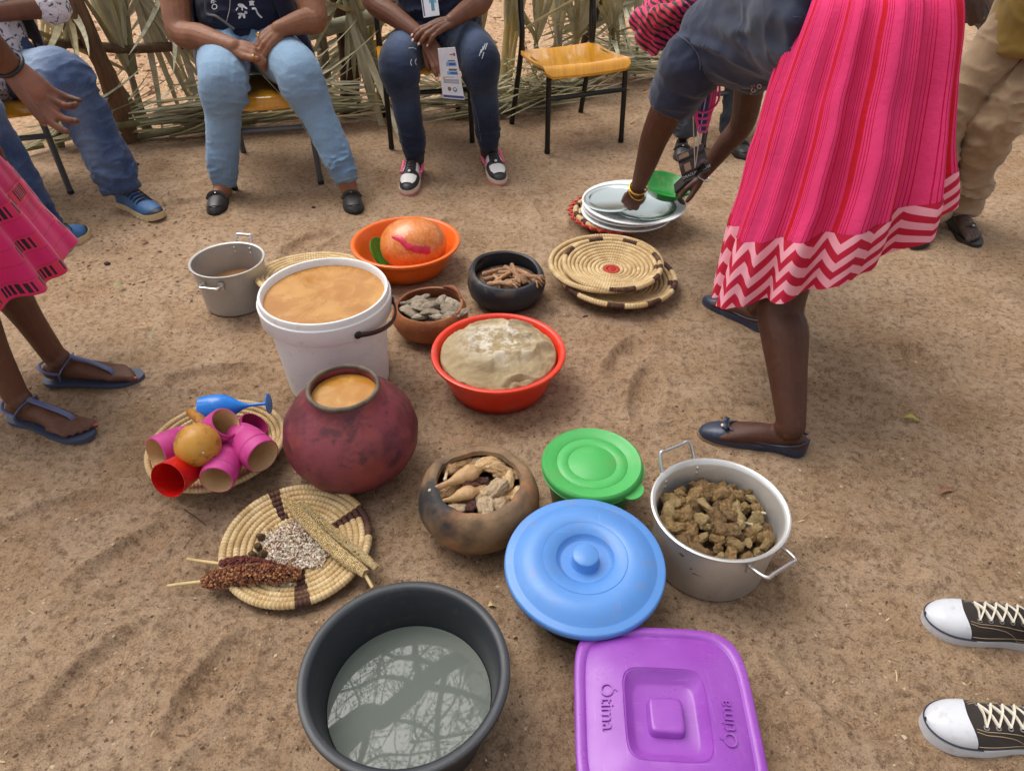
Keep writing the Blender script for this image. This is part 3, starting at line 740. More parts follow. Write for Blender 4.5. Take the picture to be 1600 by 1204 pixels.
mb = MB(); mb.tube(np.array([c_mr + A(.0925 * math.cos(a), .0925 * math.sin(a), .2985) for a in np.linspace(0, 2 * math.pi, 73)]), np.full((73, 2), (.0065, .007)), 10, caps=False); mb.build('rim', mk('clay_rim_grey', lin(78, 66, 54), .6, var=[(20, lin(112, 98, 80), .4, .65)], bump=(60, .3, .004)), p)
liquid('drink', 'yellow drink with pale flecks filling the maroon clay pot', lin(184, 122, 36), lin(214, 170, 98), c_mr, .0885, .275, .5, bub=True)
# clay pot with chicken
c_ck = A(-.086, 1.285, 0); p = thing('clay_pot', 'soot stained tan clay pot full of chicken pieces', 'clay pot', c_ck)
t = NT('clay_sooty'); n1 = t.noise(7, 6, .62); n3 = t.noise(70, 6, .72); x, y, z = t.sep(t.co())
cc = t.mix(t.ramp(n1, [(.36, 0.), (.6, 1.)]), lin(128, 102, 74), lin(158, 126, 92)); cc = t.mix(t.ramp(t.noise(8, 4, .6, t.mapping(t.co(), loc=(4, 4, 2))), [(.52, 0.), (.66, .7)]), cc, lin(186, 122, 76))
cc = t.mix(t.ramp(t.noise(6.5, 4, .55, t.mapping(t.co(), (1, 1, 1), loc=(1.3, 7, 2.2))), [(.43, 0.), (.64, 1.)]), cc, lin(52, 50, 50)); cc = t.mix(t.ramp(n3, [(.58, 0.), (.72, .5)]), cc, lin(96, 80, 66))
t.set(color=cc, rough=.62, spec=.3); b1 = t.bump(n3, .3, .004); t.bump(t.noise(16, 5, .65), .4, .01, b1)
def ckfn(G):
    P = G.reshape(-1, 3).copy(); a = np.arctan2(P[:, 1], P[:, 0]); up = np.clip((P[:, 2] - .1) / .06, 0, 1)
    P[:, :2] *= (1 + .05 * up * vn(np.stack([np.cos(a) * 2, np.sin(a) * 2, 0 * a], 1), 1.6, 5) + .025 * vn(P, 9, 7))[:, None]
    P[:, 2] += up * .010 * vn(np.stack([np.cos(a) * 2, np.sin(a) * 2, 0 * a], 1), 1.9, 8); return P.reshape(G.shape)
lathe_obj([(0, 0), (.07, 0), (.112, .014), (.142, .048), (.156, .085), (.155, .115), (.146, .142), (.132, .162), (.120, .168), (.108, .164), (.105, .152), (.118, .14), (.135, .1), (.125, .05), (.09, .024), (0, .02)], 80, c_ck, 'body', t.mat, p, ckfn)

# green tub with lid
c_gr = A(.213, 1.365, 0); tub = thing('lidded_tub', 'green plastic tub with a round snap-on lid and tab', 'tub', c_gr)
grn = plastic('lid_light_green', lin(74, 176, 88), .4); grn_d = plastic('tub_green', lin(34, 128, 58), .35)
lathe_obj([(0, 0), (.098, 0), (.102, .004), (.122, .138), (.118, .138), (.098, .008), (0, .008)], 64, c_gr, 'body', grn_d, tub)
lid = lathe_obj([(0, .152), (.062, .152), (.064, .1503), (.066, .152), (.092, .1525), (.094, .1505), (.096, .1525), (.118, .154), (.128, .158), (.133, .154), (.1345, .148), (.1345, .138), (.132, .136), (.132, .132), (.134, .131), (.133, .126), (.126, .124), (.124, .14), (0, .146)], 96, c_gr, 'lid', grn, tub)
for ang in (-42, -12):
    a = math.radians(ang); d = A(math.cos(a), math.sin(a), 0); s_ = A(-d[1], d[0], 0); mb = MB()
    u = np.linspace(-1, 1, 13); top = np.array([c_gr + d * (.128 + (.030 if ang == -42 else .012) * math.sqrt(max(1 - k * k, 0))) + s_ * k * .036 + A(0, 0, .139) for k in u]); inn = np.array([c_gr + d * .127 + s_ * k * .036 + A(0, 0, .139) for k in u])
    G = np.stack([inn, top, top - A(0, 0, .006), inn - A(0, 0, .006), inn], 0); mb.grid(G); mb.build('tab', grn, lid)
# blue lidded basin
c_bl = A(.168, 1.04, 0); bb = thing('lidded_basin', 'round basin under a light blue domed lid with a centre knob', 'basin', c_bl)
blu = plastic('lid_blue', lin(88, 142, 210), .36); hb = .15
lathe_obj([(0, 0), (.115, 0), (.12, .004), (.165, hb - .012), (.160, hb - .012), (.115, .008), (0, .008)], 72, c_bl, 'body', mk('basin_black', lin(24, 25, 28), .4), bb)
Rm = rotm((1, 0, 0), math.radians(3.5))
lathe_obj([(0, .037), (.026, .037), (.030, .034), (.031, .010), (.034, .006), (.052, .006), (.062, .012), (.0665, .020), (.0675, .0215), (.096, .026), (.0972, .0248), (.0985, .0258), (.125, .025), (.148, .018), (.163, .006), (.167, .004), (.181, .006), (.1845, .004), (.186, -.002), (.186, -.010), (.184, -.013), (.180, -.012), (.178, -.004), (.16, -.004), (.12, .018), (0, 0)], 96, c_bl + A(0, 0, hb), 'lid', blu, bb, Rm=Rm)

# large aluminium pot with meat
c_sv = A(.504, 1.178, 0); R, h = .166, .19
p = thing('cooking_pot', 'large bright aluminium pot of stewed meat with two rod handles', 'pot', c_sv)
lathe_obj([(0, 0), (.136, 0), (.142, .006), (.154, h - .012), (.160, h - .01), (.1655, h - .006), (.166, h - .001), (.162, h + .001), (.156, h - .002), (.151, h - .012), (.140, .014), (.13, .008), (0, .008)], 96, c_sv, 'body', alu, p)
grip(p, c_sv, .155, math.radians(118), h - .014, .052, .030, .055, .0048, alu_rod); grip(p, c_sv, .154, math.radians(-58), h - .026, .052, .045, .006, .0048, alu_rod)
rivets(p, c_sv, .150, math.radians(118), h - .03, .052, alu_rod)

# purple box
hz = .125; cpu = gp(1041, 1118, hz); cpu[2] = 0; bx = thing('lidded_box', 'purple rectangular plastic box with a recessed lid and square knob', 'box', cpu)
pur = mk('lid_purple', lin(152, 76, 178), .3, scratch=.5, var=[(5, lin(138, 64, 164), .4, .7)], rvar=.22, dirt=(14, lin(176, 128, 190), .3), bump=(7, .08, .006))
RT = rotz(math.radians(-3.0))
HX, HY = .178, .196
def sq(rx, ry, z, e=4.0, n=96, bow=0.0):
    a = np.arange(n) * 2 * math.pi / n; ca, sa = np.cos(a), np.sin(a); k = (np.abs(ca) ** e + np.abs(sa) ** e) ** (-1 / e)
    return np.stack([rx * ca * k, ry * sa * k, np.full(n, z) + bow * (ca * k) ** 2], 1)
def stack(rows, name, mat, parent, base):
    G = np.stack([np.asarray(r_) @ RT.T for r_ in rows]) + np.asarray(base); mb = MB(); mb.grid(G, wrap=True); return mb.build(name, mat, parent)
stack([sq(.0, .0, .002), sq(HX - .05, HY - .05, 0, 7), sq(HX - .045, HY - .045, .006, 7), sq(HX - .012, HY - .012, hz - .018, 6), sq(HX - .016, HY - .016, hz - .018, 6), sq(HX - .05, HY - .05, .008, 7), sq(0, 0, .006)], 'body', pur, bx, cpu)
lidp = stack([sq(0, 0, hz - .02), sq(HX - .014, HY - .014, hz - .02, 5), sq(HX, HY, hz - .014, 5), sq(HX + .001, HY + .001, hz - .004, 5), sq(HX - .002, HY - .002, hz, 5), sq(HX - .016, HY - .016, hz + .001, 5), sq(HX - .019, HY - .019, hz - .002, 5), sq(HX - .022, HY - .022, hz - .004, 5), sq(HX - .026, HY - .026, hz - .002, 5), sq(HX - .045, HY - .045, hz + .004, 5.5), sq(.088, .098, hz + .013, 6), sq(.084, .094, hz + .0135, 6), sq(.082, .092, hz + .011, 6), sq(.080, .090, hz + .0125, 6), sq(.064, .073, hz - .010, 6), sq(.058, .066, hz - .0125, 6), sq(.036, .038, hz - .013, 7), sq(.0345, .0365, hz - .010, 7), sq(.033, .035, hz + .004, 7), sq(.0305, .0325, hz + .0065, 7), sq(.026, .028, hz + .007, 7), sq(0, 0, hz + .007)], 'lid', pur, bx, cpu)
def text_obj(name, body, size, depth, M, mat, parent, align='CENTER', bevel=0.0):
    """raised lettering; M is a 4x4 placing the text plane (x right, y up, z out)"""
    cu = bpy.data.curves.new(name, 'FONT'); cu.body = body; cu.size = size; cu.extrude = depth; cu.align_x = align; cu.align_y = 'CENTER'; cu.resolution_u = 3; cu.bevel_depth = bevel
    o = bpy.data.objects.new(name, cu); COL.objects.link(o); dg = bpy.context.evaluated_depsgraph_get()
    me = bpy.data.meshes.new_from_object(o.evaluated_get(dg)); bpy.data.objects.remove(o); me.materials.clear(); me.transform(M)
    return link(name, me, mat, parent, False)
def m4(Rm, t_):
    M = Matrix([list(r_) + [0] for r_ in np.asarray(Rm)] + [[0, 0, 0, 1]]); M.translation = Vector([float(v) for v in t_]); return M
sl = math.atan2(.009, .065)
for sx, ang in ((-1, -90), (1, 90)):
    q = cpu + RT @ A(sx * .116, .000 + (-.012 if sx > 0 else .01), hz + .0098); text_obj('lettering', '\u00d3tima', .038, .0016, m4(RT @ rotm((0, 1, 0), sx * sl) @ rotz(math.radians(ang)), q), pur, lidp)

# ---------------------------------------------------------------- coiled baskets
def basketmat(name, a, b, dk=None):
    t = NT(name); uv = t.co('UV'); u, v, _ = t.sep(uv)
    wn_ = t.n('ShaderNodeTexWhiteNoise', noise_dimensions='2D'); cb_ = t.n('ShaderNodeCombineXYZ'); t.l(t.math('FLOOR', t.math('MULTIPLY', u, .34)), cb_.inputs[0]); t.l(v, cb_.inputs[1]); t.l(cb_.outputs[0], wn_.inputs['Vector'])
    c = t.mix(wn_.outputs[0], a, b); c = t.mix(t.ramp(t.noise(18, 5, .7), [(.5, 0.), (.7, .45)]), c, lin(150, 116, 78))
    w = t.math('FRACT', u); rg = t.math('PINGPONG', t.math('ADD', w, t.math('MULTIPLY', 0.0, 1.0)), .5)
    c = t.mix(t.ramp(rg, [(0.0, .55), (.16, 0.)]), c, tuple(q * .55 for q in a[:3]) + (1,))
    t.set(color=c, rough=.65, spec=.25); t.bump(rg, .8, .004); return t.mat
straw = basketmat('coil_straw', lin(196, 164, 114), lin(222, 196, 150)); straw_d = basketmat('coil_dark_brown', lin(66, 40, 34), lin(84, 54, 46)); straw_r = basketmat('coil_red', lin(176, 52, 44), lin(196, 66, 52))
def coil(parent, M, c, r, z, a, k, dark=None, mats=(straw, straw_d, straw_r)):
    n = int(max(26, 2 * math.pi * r / .0052)); mb = MB(); th = np.linspace(0, 2 * math.pi, n + 1)
    ph = np.arange(9) * 2 * math.pi / 8
    G = np.zeros((n + 1, 9, 3)); ra = a * (1.0 + .07 * np.where(np.arange(n + 1) % 2, 1, -1))[:, None]
    rad = r + ra * np.cos(ph)[None]; G[..., 0] = rad * np.cos(th)[:, None]; G[..., 1] = rad * np.sin(th)[:, None]; G[..., 2] = z + ra * np.sin(ph)[None]
    G = G @ np.asarray(M).T + np.asarray(c)
    mi = np.zeros((n, 8), int)
    if dark is not None:
        for i in range(n): mi[i, :] = dark(k, (th[i] + 1e-3) % (2 * math.pi))
    uv = np.stack([np.repeat((th * r / .0052 / 2)[:, None], 9, 1), np.full((n + 1, 9), float(k))], -1).reshape(-1, 2)
    mb.grid(G[:, ::-1], m=mi.ravel(), uv=uv); return mb.build('coil', list(mats), parent)
def tray(label, c, R, n, zf, M=np.eye(3), dark=None, name='coiled_basket', group=None):
    t_ = thing(name, label, 'basket', c, group); a = R / n / 2 * 1.08
    for k in range(n):
        r = R * (k + .5) / n; coil(t_, M, c, r, zf(r / R), a if k < n - 1 else a * 1.15, k, dark)
    return t_
def sect(*rs):
    """dark patches: (first coil, last coil, centre degrees, half-width degrees)"""
    def f(k, th):
        d = math.degrees(th)
        for a, b, c0, w in rs:
            if a <= k <= b and abs((d - c0 + 180) % 360 - 180) < w: return 1
        return 0
    return f
# plate of seeds and grain
c_sd = A(-.553, 1.19, .012); Msd = rotm((1, .3, 0), math.radians(3))
tray('coiled straw plate of white seeds and grain heads, three dark bars', c_sd, .19, 12, lambda q: .008 + .022 * q ** 2, Msd, sect((6, 11, 33, 5), (6, 11, 121, 5), (5, 11, 286, 6), (11, 11, 20, 14)))
# two stacked trays
c_ba = A(.392, 2.50, .012)
tray('lower coiled straw tray sticking out under another, dark dashes on rim', c_ba + A(.02, -.01, 0), .235, 14, lambda q: .006 + .050 * q ** 2.2, rotm((0, 1, 0), math.radians(2)), sect((13, 13, 20, 10), (13, 13, 80, 7), (13, 13, 150, 10), (13, 13, 215, 9), (13, 13, 262, 8), (13, 13, 300, 8), (13, 13, 340, 9), (12, 12, 345, 6)))
tray('pale coiled straw tray without a red centre, middle of the stack', c_ba + A(-.02, .03, .030), .225, 13, lambda q: .006 + .055 * q ** 2.2, rotm((0, 1, 0), math.radians(-2)), sect())
def topdark(k, th):
    if k <= 1: return 2
    return sect((11, 11, 12, 9), (11, 11, 60, 10), (11, 11, 105, 10), (11, 11, 152, 11), (11, 11, 275, 15), (11, 11, 325, 7), (10, 11, 350, 5))(k, th)
tray('top coiled straw tray with a small red centre and dark dashes', c_ba + A(0, 0, .062), .195, 12, lambda q: .005 + .035 * q ** 2.4, rotm((1, 0, 0), math.radians(2)), topdark)
# tray behind the white bucket
tray('coiled straw tray leaning behind the white bucket', gp(487, 432, .10), .205, 12, lambda q: .02 * q ** 2, rotm((1, .12, 0), math.radians(-9)), sect())
# red edged basket under the plates
bk = thing('coiled_basket', 'red edged coiled basket mostly hidden under the white plates', 'basket', A(.47, 3.06, .01))
for k in range(9): coil(bk, np.eye(3), A(.47, 3.06, .012), .19 * (k + .5) / 9, .004 + .05 * ((k + .5) / 9) ** 2, .0115, k, sect((6, 8, 190, 6), (5, 8, 160, 5), (5, 8, 215, 5)))
zz = []
for i in range(61):
    a = i * 2 * math.pi / 60; r_ = .200 + (.012 if i % 2 else -.004); zz.append(A(.47 + r_ * math.cos(a), 3.06 + r_ * math.sin(a), .060))
mb = MB(); mb.tube(np.array(zz), .006, 6, caps=False); mb.build('red_edge', mk('red_cord', lin(196, 62, 50), .6), bk)
# cup basket
c_cu = gp(346, 714, .0); c_cu[2] = .012
tray('coiled straw bowl full of pink cups and a gourd', c_cu, .196, 14, lambda q: .006 + .042 * q ** 2.6, rotm((1, .4, 0), math.radians(-1)), sect())

# ---------------------------------------------------------------- cups, gourd, goblet
pinkw = mk('cup_pink_stain', lin(206, 66, 146), .55, var=[(9, lin(186, 50, 124), .4, .65), (40, lin(220, 96, 160), .55, .75)], bump=(70, .15, .003)); pinkd = mk('cup_magenta_stain', lin(168, 34, 104), .5, var=[(9, lin(142, 24, 84), .4, .65)])
raww = woodm('cup_raw_wood', lin(206, 168, 118), lin(222, 188, 142), .6, sc=(6, 6, 6)); redp = plastic('cup_red', lin(206, 22, 20), .28)
def cup(label, mouth, axis, L=.105, R0=.041, mats=(pinkw, raww), kind='wood', name='cup'):
    """mouth centre; axis points from mouth to base"""
    Mx = frame(axis, (0, 0.2, 1)); o = thing(name, label, 'cup', mouth + np.asarray(unit(axis)) * L * .5 - A(0, 0, R0), 'cups in the straw bowl')
    if kind == 'wood': outer = [(R0 - .004, 0), (R0 - .001, .001), (R0, .004), (R0 + .0015, L * .2), (R0 + .0015, L * .24), (R0, L * .245), (R0 + .0005, L * .27), (R0 + .002, L * .28), (R0 + .002, L * .62), (R0, L * .64), (R0 + .001, L * .67), (R0 - .001, L * .8), (R0 - .005, L * .94), (R0 - .009, L), (0, L)]
    else: outer = [(R0 - .0015, 0), (R0, .0005), (R0 * .94, L * .3), (R0 * .86, L * .75), (R0 * .82, L), (0, L)]
    inner = [(0, L * .92), (R0 * .72, L * .9), (R0 * .84, L * .6), (R0 - .004, 0)] if kind == 'wood' else [(0, L * .95), (R0 * .78, L * .95), (R0 * .92, L * .3), (R0 - .0015, 0)]
    mb = MB(); mb.lathe(outer[::-1], 40, mouth, Rm=Mx); mb.build('outside', mats[0], o)
    mb = MB(); mb.lathe(inner[::-1], 40, mouth, Rm=Mx); mb.build('inside', mats[1], o); return o
def V3(r, u, f):                                              # right, up and away as seen from where one stands
    d = unit(_ray(340, 710)); x = unit(np.cross(d, (0, 0, 1))); return x * r + np.cross(x, d) * u + d * f
cup('pink wooden cup at the left edge of the straw bowl, mouth facing left', gp(243, 708, .110), V3(.84, .08, .5), .118, .047)
cup('red plastic cup in front in the straw bowl, mouth facing the camera', gp(262, 750, .155), V3(.62, .18, .76), .12, .049, (redp, redp), 'plastic')
cup('pink wooden cup lowest in the straw bowl, mouth facing the camera', gp(338, 750, .125), V3(.46, .50, .72), .115, .045)
cup('large pink wooden cup at the right of the straw bowl', gp(411, 713, .128), V3(-.34, .62, .70), .125, .050)
cup('pink wooden cup resting on top, its tan mouth beside the gourd', gp(353, 659, .205), V3(-.55, -.22, .80), .11, .043)
cup('dark magenta cup at the back, under the goblet', gp(398, 662, .085), V3(-.6, -.45, .66), .10, .044, (pinkd, pinkd))
cup('dark magenta cup half hidden in the middle of the heap', gp(366, 697, .075), V3(.1, .4, .9), .08, .040, (pinkd, pinkd))
t = NT('gourd_skin'); n1 = t.noise(9, 5, .6); n2 = t.noise(38, 6, .75)
cc = t.mix(t.ramp(n1, [(.35, 0.), (.65, 1.)]), lin(206, 150, 58), lin(190, 130, 46)); cc = t.mix(t.math('MULTIPLY', t.ramp(n2, [(.50, 0.), (.60, .9)]), t.ramp(n1, [(.42, 0.), (.58, 1.)])), cc, lin(120, 82, 40)); t.set(color=cc, rough=.38); t.bump(n2, .12, .003)
cg = gp(309, 695, .185); gd = thing('gourd_ladle', 'round yellow gourd ladle on top of the cups', 'gourd', cg - A(0, 0, .06)); mb = MB(); mb.ball(cg, (.060, .058, .058), 36, noise=.02, sc=1.5); mb.build('bowl', t.mat, gd)
mb = MB(); nk = spline([cg + A(-.012, .05, .0), cg + A(-.018, .09, .0), at(298, 644, cg[1] + .15)], 10); mb.tube(nk, np.linspace(.02, .012, 10), 12, rnd=True); mb.build('neck', mk('gourd_neck', lin(186, 126, 48), .4, var=[(20, lin(150, 96, 36), .45, .6)]), gd)
mb = MB(); dv = unit(A(0, 0, CAMH) - cg); dv = unit(dv + A(.10, 0, -.42)); mb.ball(cg + dv * .0585, (.004, .004, .0025), 10, M=frame(dv)); mb.build('navel', mk('gourd_navel', lin(196, 170, 130), .7), gd)
bluep = plastic('goblet_blue', lin(28, 130, 228), .25)
p0, p1 = gp(315, 640, .105), gp(421, 630, .115); Mx = frame(p1 - p0, (0, 0, 1)); L = np.linalg.norm(p1 - p0)
gb = thing('goblet', 'bright blue plastic goblet lying behind the cups', 'goblet', (p0 + p1) / 2 - A(0, 0, .04))
lathe_obj([(.0, L * .55), (.02, L * .48), (.040, L * .3), (.040, L * .15), (.0375, 0), (.039, 0), (.042, L * .15), (.042, L * .3), (.034, L * .42), (.018, L * .54), (.008, L * .64), (.005, L * .7), (0, L * .7)], 40, p0, 'bowl', bluep, gb, Rm=Mx)
lathe_obj([(0, L * .66), (.005, L * .66), (.0045, L * .9), (.006, L * .955), (.0, L * .955)], 20, p0, 'stem', bluep, gb, Rm=Mx); lathe_obj([(0, L * .95), (.012, L * .955), (.030, L * .98), (.031, L * .99), (.030, L), (0, L)], 40, p0, 'foot', bluep, gb, Rm=Mx)
# ---------------------------------------------------------------- food
def foodmat(name, cols, sc=40, rough=.45, spec=.5, bump=.5, inst=False):
    if inst: sc = sc / 14.0
    t = NT(name); v = t.co('Object'); inf = t.n('ShaderNodeObjectInfo').outputs['Random']
    n1 = t.noise(sc, 6, .7, dist=.5); n2 = t.noise(sc * 3, 5, .7)
    c = t.ramp(n1, [(.28 + .44 * i / (len(cols) - 1), cc) for i, cc in enumerate(cols)])
    c = t.mix(t.math('MULTIPLY', inf, .55), c, cols[0]); c = t.mix(t.ramp(n2, [(.55, 0.), (.75, .5)]), c, cols[-1])
    t.set(color=c, rough=rough, spec=spec); b1 = t.bump(n1, bump, .03 if inst else .01); t.bump(n2, bump * 1.4, .015 if inst else .006, b1); return t.mat
def instance(name, me, p, M3, sc, label, cat, group):
    o = bpy.data.objects.new(name, me); COL.objects.link(o)
    S = np.asarray(M3) @ np.diag(np.broadcast_to(np.asarray(sc, float), (3,)))
    o.matrix_world = m4(S, p); return tag(o, label, cat, group)
def chunkmesh(seed, mat, el=(1, 1, 1), noise=.5, sc=1.5, n=36):
    mb = MB(); mb.ball((0, 0, 0), el, n, noise=noise, sc=sc, seed=seed); V = mb.V[0]; mb.V[0] = V + .08 * np.stack([vn(V, 5, seed + k, 2) for k in (1, 2, 3)], 1)
    V = mb.V[0]; rs = np.random.RandomState(seed + 5)
    for k in range(6):
        nn = unit(rs.randn(3)) ; hh = rs.uniform(.5, .8) * (np.abs(V @ nn).max()); dd = np.maximum(V @ nn - hh, 0); V = V - dd[:, None] * nn * .9
    Nn = V / (np.linalg.norm(V, axis=1)[:, None] + 1e-6); V = V + Nn * (.14 * (1 - 2 * np.abs(vn(V, 3.5, seed + 8, 3))) + .10 * vn(V, 9, seed + 9, 3))[:, None]; mb.V[0] = V
    me = mb.mesh('chunk'); me.materials.append(mat); me.polygons.foreach_set('use_smooth', np.ones(len(me.polygons), bool)); return me
fd = np.random.RandomState(33)
def rrot():
    q = fd.randn(4); q /= np.linalg.norm(q); return np.array(Quaternion(q).to_matrix())
def ragged(seed, mat, el, n=36):
    """torn piece of cooked meat: folded, fibrous, with ragged edges"""
    mb = MB(); mb.ball((0, 0, 0), (1, 1, 1), n, noise=.45, sc=1.3, seed=seed); V = mb.V[0]; rs = np.random.RandomState(seed)
    ax = unit(rs.randn(3)); fib = 1 - 2 * np.abs(vn(V * A(.6, 2.2, 2.2), 2.6, seed + 3, 3)); V = V * (1 + .28 * fib + .16 * vn(V, 7, seed + 4, 3))[:, None]
    V = V * np.asarray(el) + A(0, 0, .25) * (np.sin(V[:, :1] * 2.4 + seed)) ; mb.V[0] = V + .10 * np.stack([vn(V, 8, seed + k, 3) for k in (6, 7, 8)], 1)
    me = mb.mesh('piece'); me.materials.append(mat); me.polygons.foreach_set('use_smooth', np.ones(len(me.polygons), bool)); return me
# stew
meat = foodmat('stewed_meat', [lin(72, 48, 28), lin(144, 108, 62), lin(176, 142, 90), lin(214, 190, 140)], 36, .4, inst=True); fat = foodmat('stewed_fat', [lin(140, 106, 58), lin(190, 162, 108), lin(214, 194, 152)], 40, .4, inst=True); bonem = foodmat('bone', [lin(190, 172, 140), lin(214, 202, 176)], 30, .45, bump=.2)
mb = MB(); mb.lathe([(0, .122), (.06, .120), (.11, .114), (.145, .102), (.1455, .095), (0, .095)], 48, c_sv, fn=wob(.05, 20, 2)); o = mb.build('meat_gravy', foodmat('gravy', [lin(52, 36, 24), lin(92, 66, 40), lin(120, 90, 56)], 60)); tag(o, 'dark gravy under the meat in the large aluminium pot', 'gravy', kind='stuff')
CH = [chunkmesh(s_, meat, (1, fd.uniform(.6, .9), fd.uniform(.5, .8)), .55, 1.7) for s_ in range(4)] + [ragged(s_ + 10, meat, (1, fd.uniform(.6, .85), fd.uniform(.5, .7)), 30) for s_ in range(5)]; CF = [ragged(s_ + 20, fat, (1.1, .6, .4), 26) for s_ in range(4)]
mb = MB(); tt = np.linspace(0, 1, 12); mb.tube(np.stack([0 * tt, .05 * tt ** 2, tt * 2 - 1], 1), np.interp(tt, [0, .15, .5, .85, 1], [.22, .3, .17, .2, .28]), 10, rnd=True); BONE = mb.mesh('bone'); BONE.materials.append(bonem); BONE.polygons.foreach_set('use_smooth', np.ones(len(BONE.polygons), bool))
pts = []
for k in range(4000):
    a, r = fd.rand() * 6.283, .128 * math.sqrt(fd.rand()); q = A(r * math.cos(a), r * math.sin(a))
    if all(np.hypot(*(q - w)) > .0235 for w in pts): pts.append(q)
for i, q in enumerate(pts):
    k = fd.rand(); z = .124 + .026 * (1 - (np.hypot(*q) / .13) ** 2) + fd.uniform(-.004, .008); s_ = fd.uniform(.015, .029)
    if k < .62: instance('meat_chunk', CH[fd.randint(9)], c_sv + A(q[0], q[1], z), rrot(), s_, 'brown stewed meat chunk in the large aluminium pot', 'meat', 'meat chunks in the aluminium pot')
    elif k < .91: instance('fat_piece', CF[fd.randint(4)], c_sv + A(q[0], q[1], z + .006), rrot(), s_ * .9, 'pale fatty piece among the stewed meat in the aluminium pot', 'meat', 'fatty pieces in the aluminium pot')
    else: instance('bone', BONE, c_sv + A(q[0], q[1], z + .012), rrot(), .016, 'pale bone end among the stewed meat in the aluminium pot', 'bone', 'bones in the aluminium pot')
# chicken
ckm = foodmat('boiled_chicken', [lin(140, 92, 60), lin(196, 154, 104), lin(206, 172, 122), lin(222, 194, 150)], 26, .38, bump=.45); cki = foodmat('boiled_chicken_skin', [lin(156, 106, 66), lin(214, 172, 118), lin(232, 200, 150), lin(240, 218, 178)], 22, .36, bump=.4, inst=True); ckp = foodmat('chicken_breast', [lin(176, 138, 100), lin(222, 196, 158), lin(238, 220, 190)], 34, .42, bump=.45, inst=True); ckd = foodmat('dark_giblet', [lin(78, 44, 40), lin(112, 66, 56), lin(140, 96, 76)], 30, .3, inst=True)
mb = MB(); mb.lathe([(0, .118), (.08, .115), (.112, .102), (.118, .09), (0, .09)], 40, c_ck); tag(mb.build('chicken_broth', foodmat('broth_dark', [lin(40, 30, 22), lin(80, 58, 40), lin(110, 84, 58)], 30)), 'dark hollow broth beneath the chicken pieces', 'broth', kind='stuff')
def drum(p0, p1, r, label, mat=ckm, bone=True):
    p0, p1 = np.asarray(p0, float), np.asarray(p1, float); o = thing('drumstick', label, 'chicken', (p0 + p1) / 2)
    P = spline([p0, p0 * .7 + p1 * .3 + A(0, 0, .004), p0 * .4 + p1 * .6, p1], 22); R = np.interp(np.linspace(0, 1, 22), [0, .08, .25, .5, .75, 1], [.5, .85, 1, .7, .38, .3]) * r * (1 + .12 * vn(P, 60, 5))
    mb = MB(); mb.tube(P, R, 14, rnd=True); mb.V[0] = mb.V[0] + .0018 * np.stack([vn(mb.V[0], 90, k) for k in (1, 2, 3)], 1); mb.build('flesh', mat, o)
    if bone:
        d = unit(p1 - p0); mb = MB(); mb.tube(np.array([p1 - d * .01, p1 + d * .012, p1 + d * .018]), [.0045, .004, .0055], 8, rnd=True); mb.build('bone', bonem, o)
    return o
ck = lambda x, y, z: gp(x, y, z - .018)
drum(ck(746, 736, .178), ck(682, 762, .180), .025, 'long pale chicken drumstick lying across the top of the clay pot')
drum(ck(742, 768, .172), ck(688, 784, .166), .020, 'shorter chicken drumstick under the long one, pointing left')
drum(ck(702, 720, .16), ck(697, 742, .170), .011, 'thin chicken shank standing at the upper left of the clay pot')
CK = [ragged(s_ + 40, cki, (1.4, .6, .4)) for s_ in range(5)]; CB = [ragged(s_ + 50, ckp, (1.2, .75, .45)) for s_ in range(4)]; CD = [ragged(s_ + 60, ckd, (1.1, .7, .55), 24) for s_ in range(2)]
for i, (x, y, z, me_, s_, rz, lab) in enumerate([(770, 726, .158, CK[0], .036, .3, 'tan chicken wing at the back of the clay pot'), (786, 738, .160, CK[1], .030, -.3, 'chicken piece with skin at the right back of the clay pot'), (737, 757, .168, CD[0], .022, .4, 'dark giblet near the middle of the chicken pot'), (754, 750, .172, CD[1], .014, 0, 'small dark red giblet beside the long drumstick'), (768, 766, .170, CB[0], .034, .5, 'pale chicken breast piece in the middle right of the clay pot'), (790, 758, .160, CK[2], .030, 1.2, 'chicken piece at the right edge of the clay pot'), (702, 764, .155, CK[3], .030, .8, 'chicken piece at the left edge of the clay pot'), (758, 792, .162, CB[1], .030, 1.4, 'pale chicken breast piece at the front of the clay pot'), (784, 790, .158, CB[2], .028, 1.1, 'pale stringy chicken piece at the front right of the clay pot'), (712, 796, .156, CB[3], .030, 1.0, 'pale chicken piece at the front left of the clay pot'), (736, 790, .166, CD[0], .018, 1.5, 'reddish neck piece hanging at the front of the clay pot'), (735, 774, .150, CK[4], .036, .1, 'skin covered chicken piece in the middle layer'), (800, 774, .156, CK[1], .024, .9, 'small chicken piece by the right wall of the clay pot'), (724, 730, .150, CK[2], .034, .5, 'chicken piece under the long drumstick, at the back'), (750, 722, .152, CB[0], .026, -.4, 'pale chicken piece at the very back of the clay pot'), (760, 778, .158, CK[0], .028, -.6, 'twisted chicken piece just below the pale breast')]):
    instance('chicken_piece', me_, gp(x, y, z - .020), rotz(rz) @ rotm((1, .2, 0), fd.uniform(-.5, .5)), s_ * .9, lab, 'chicken', None)
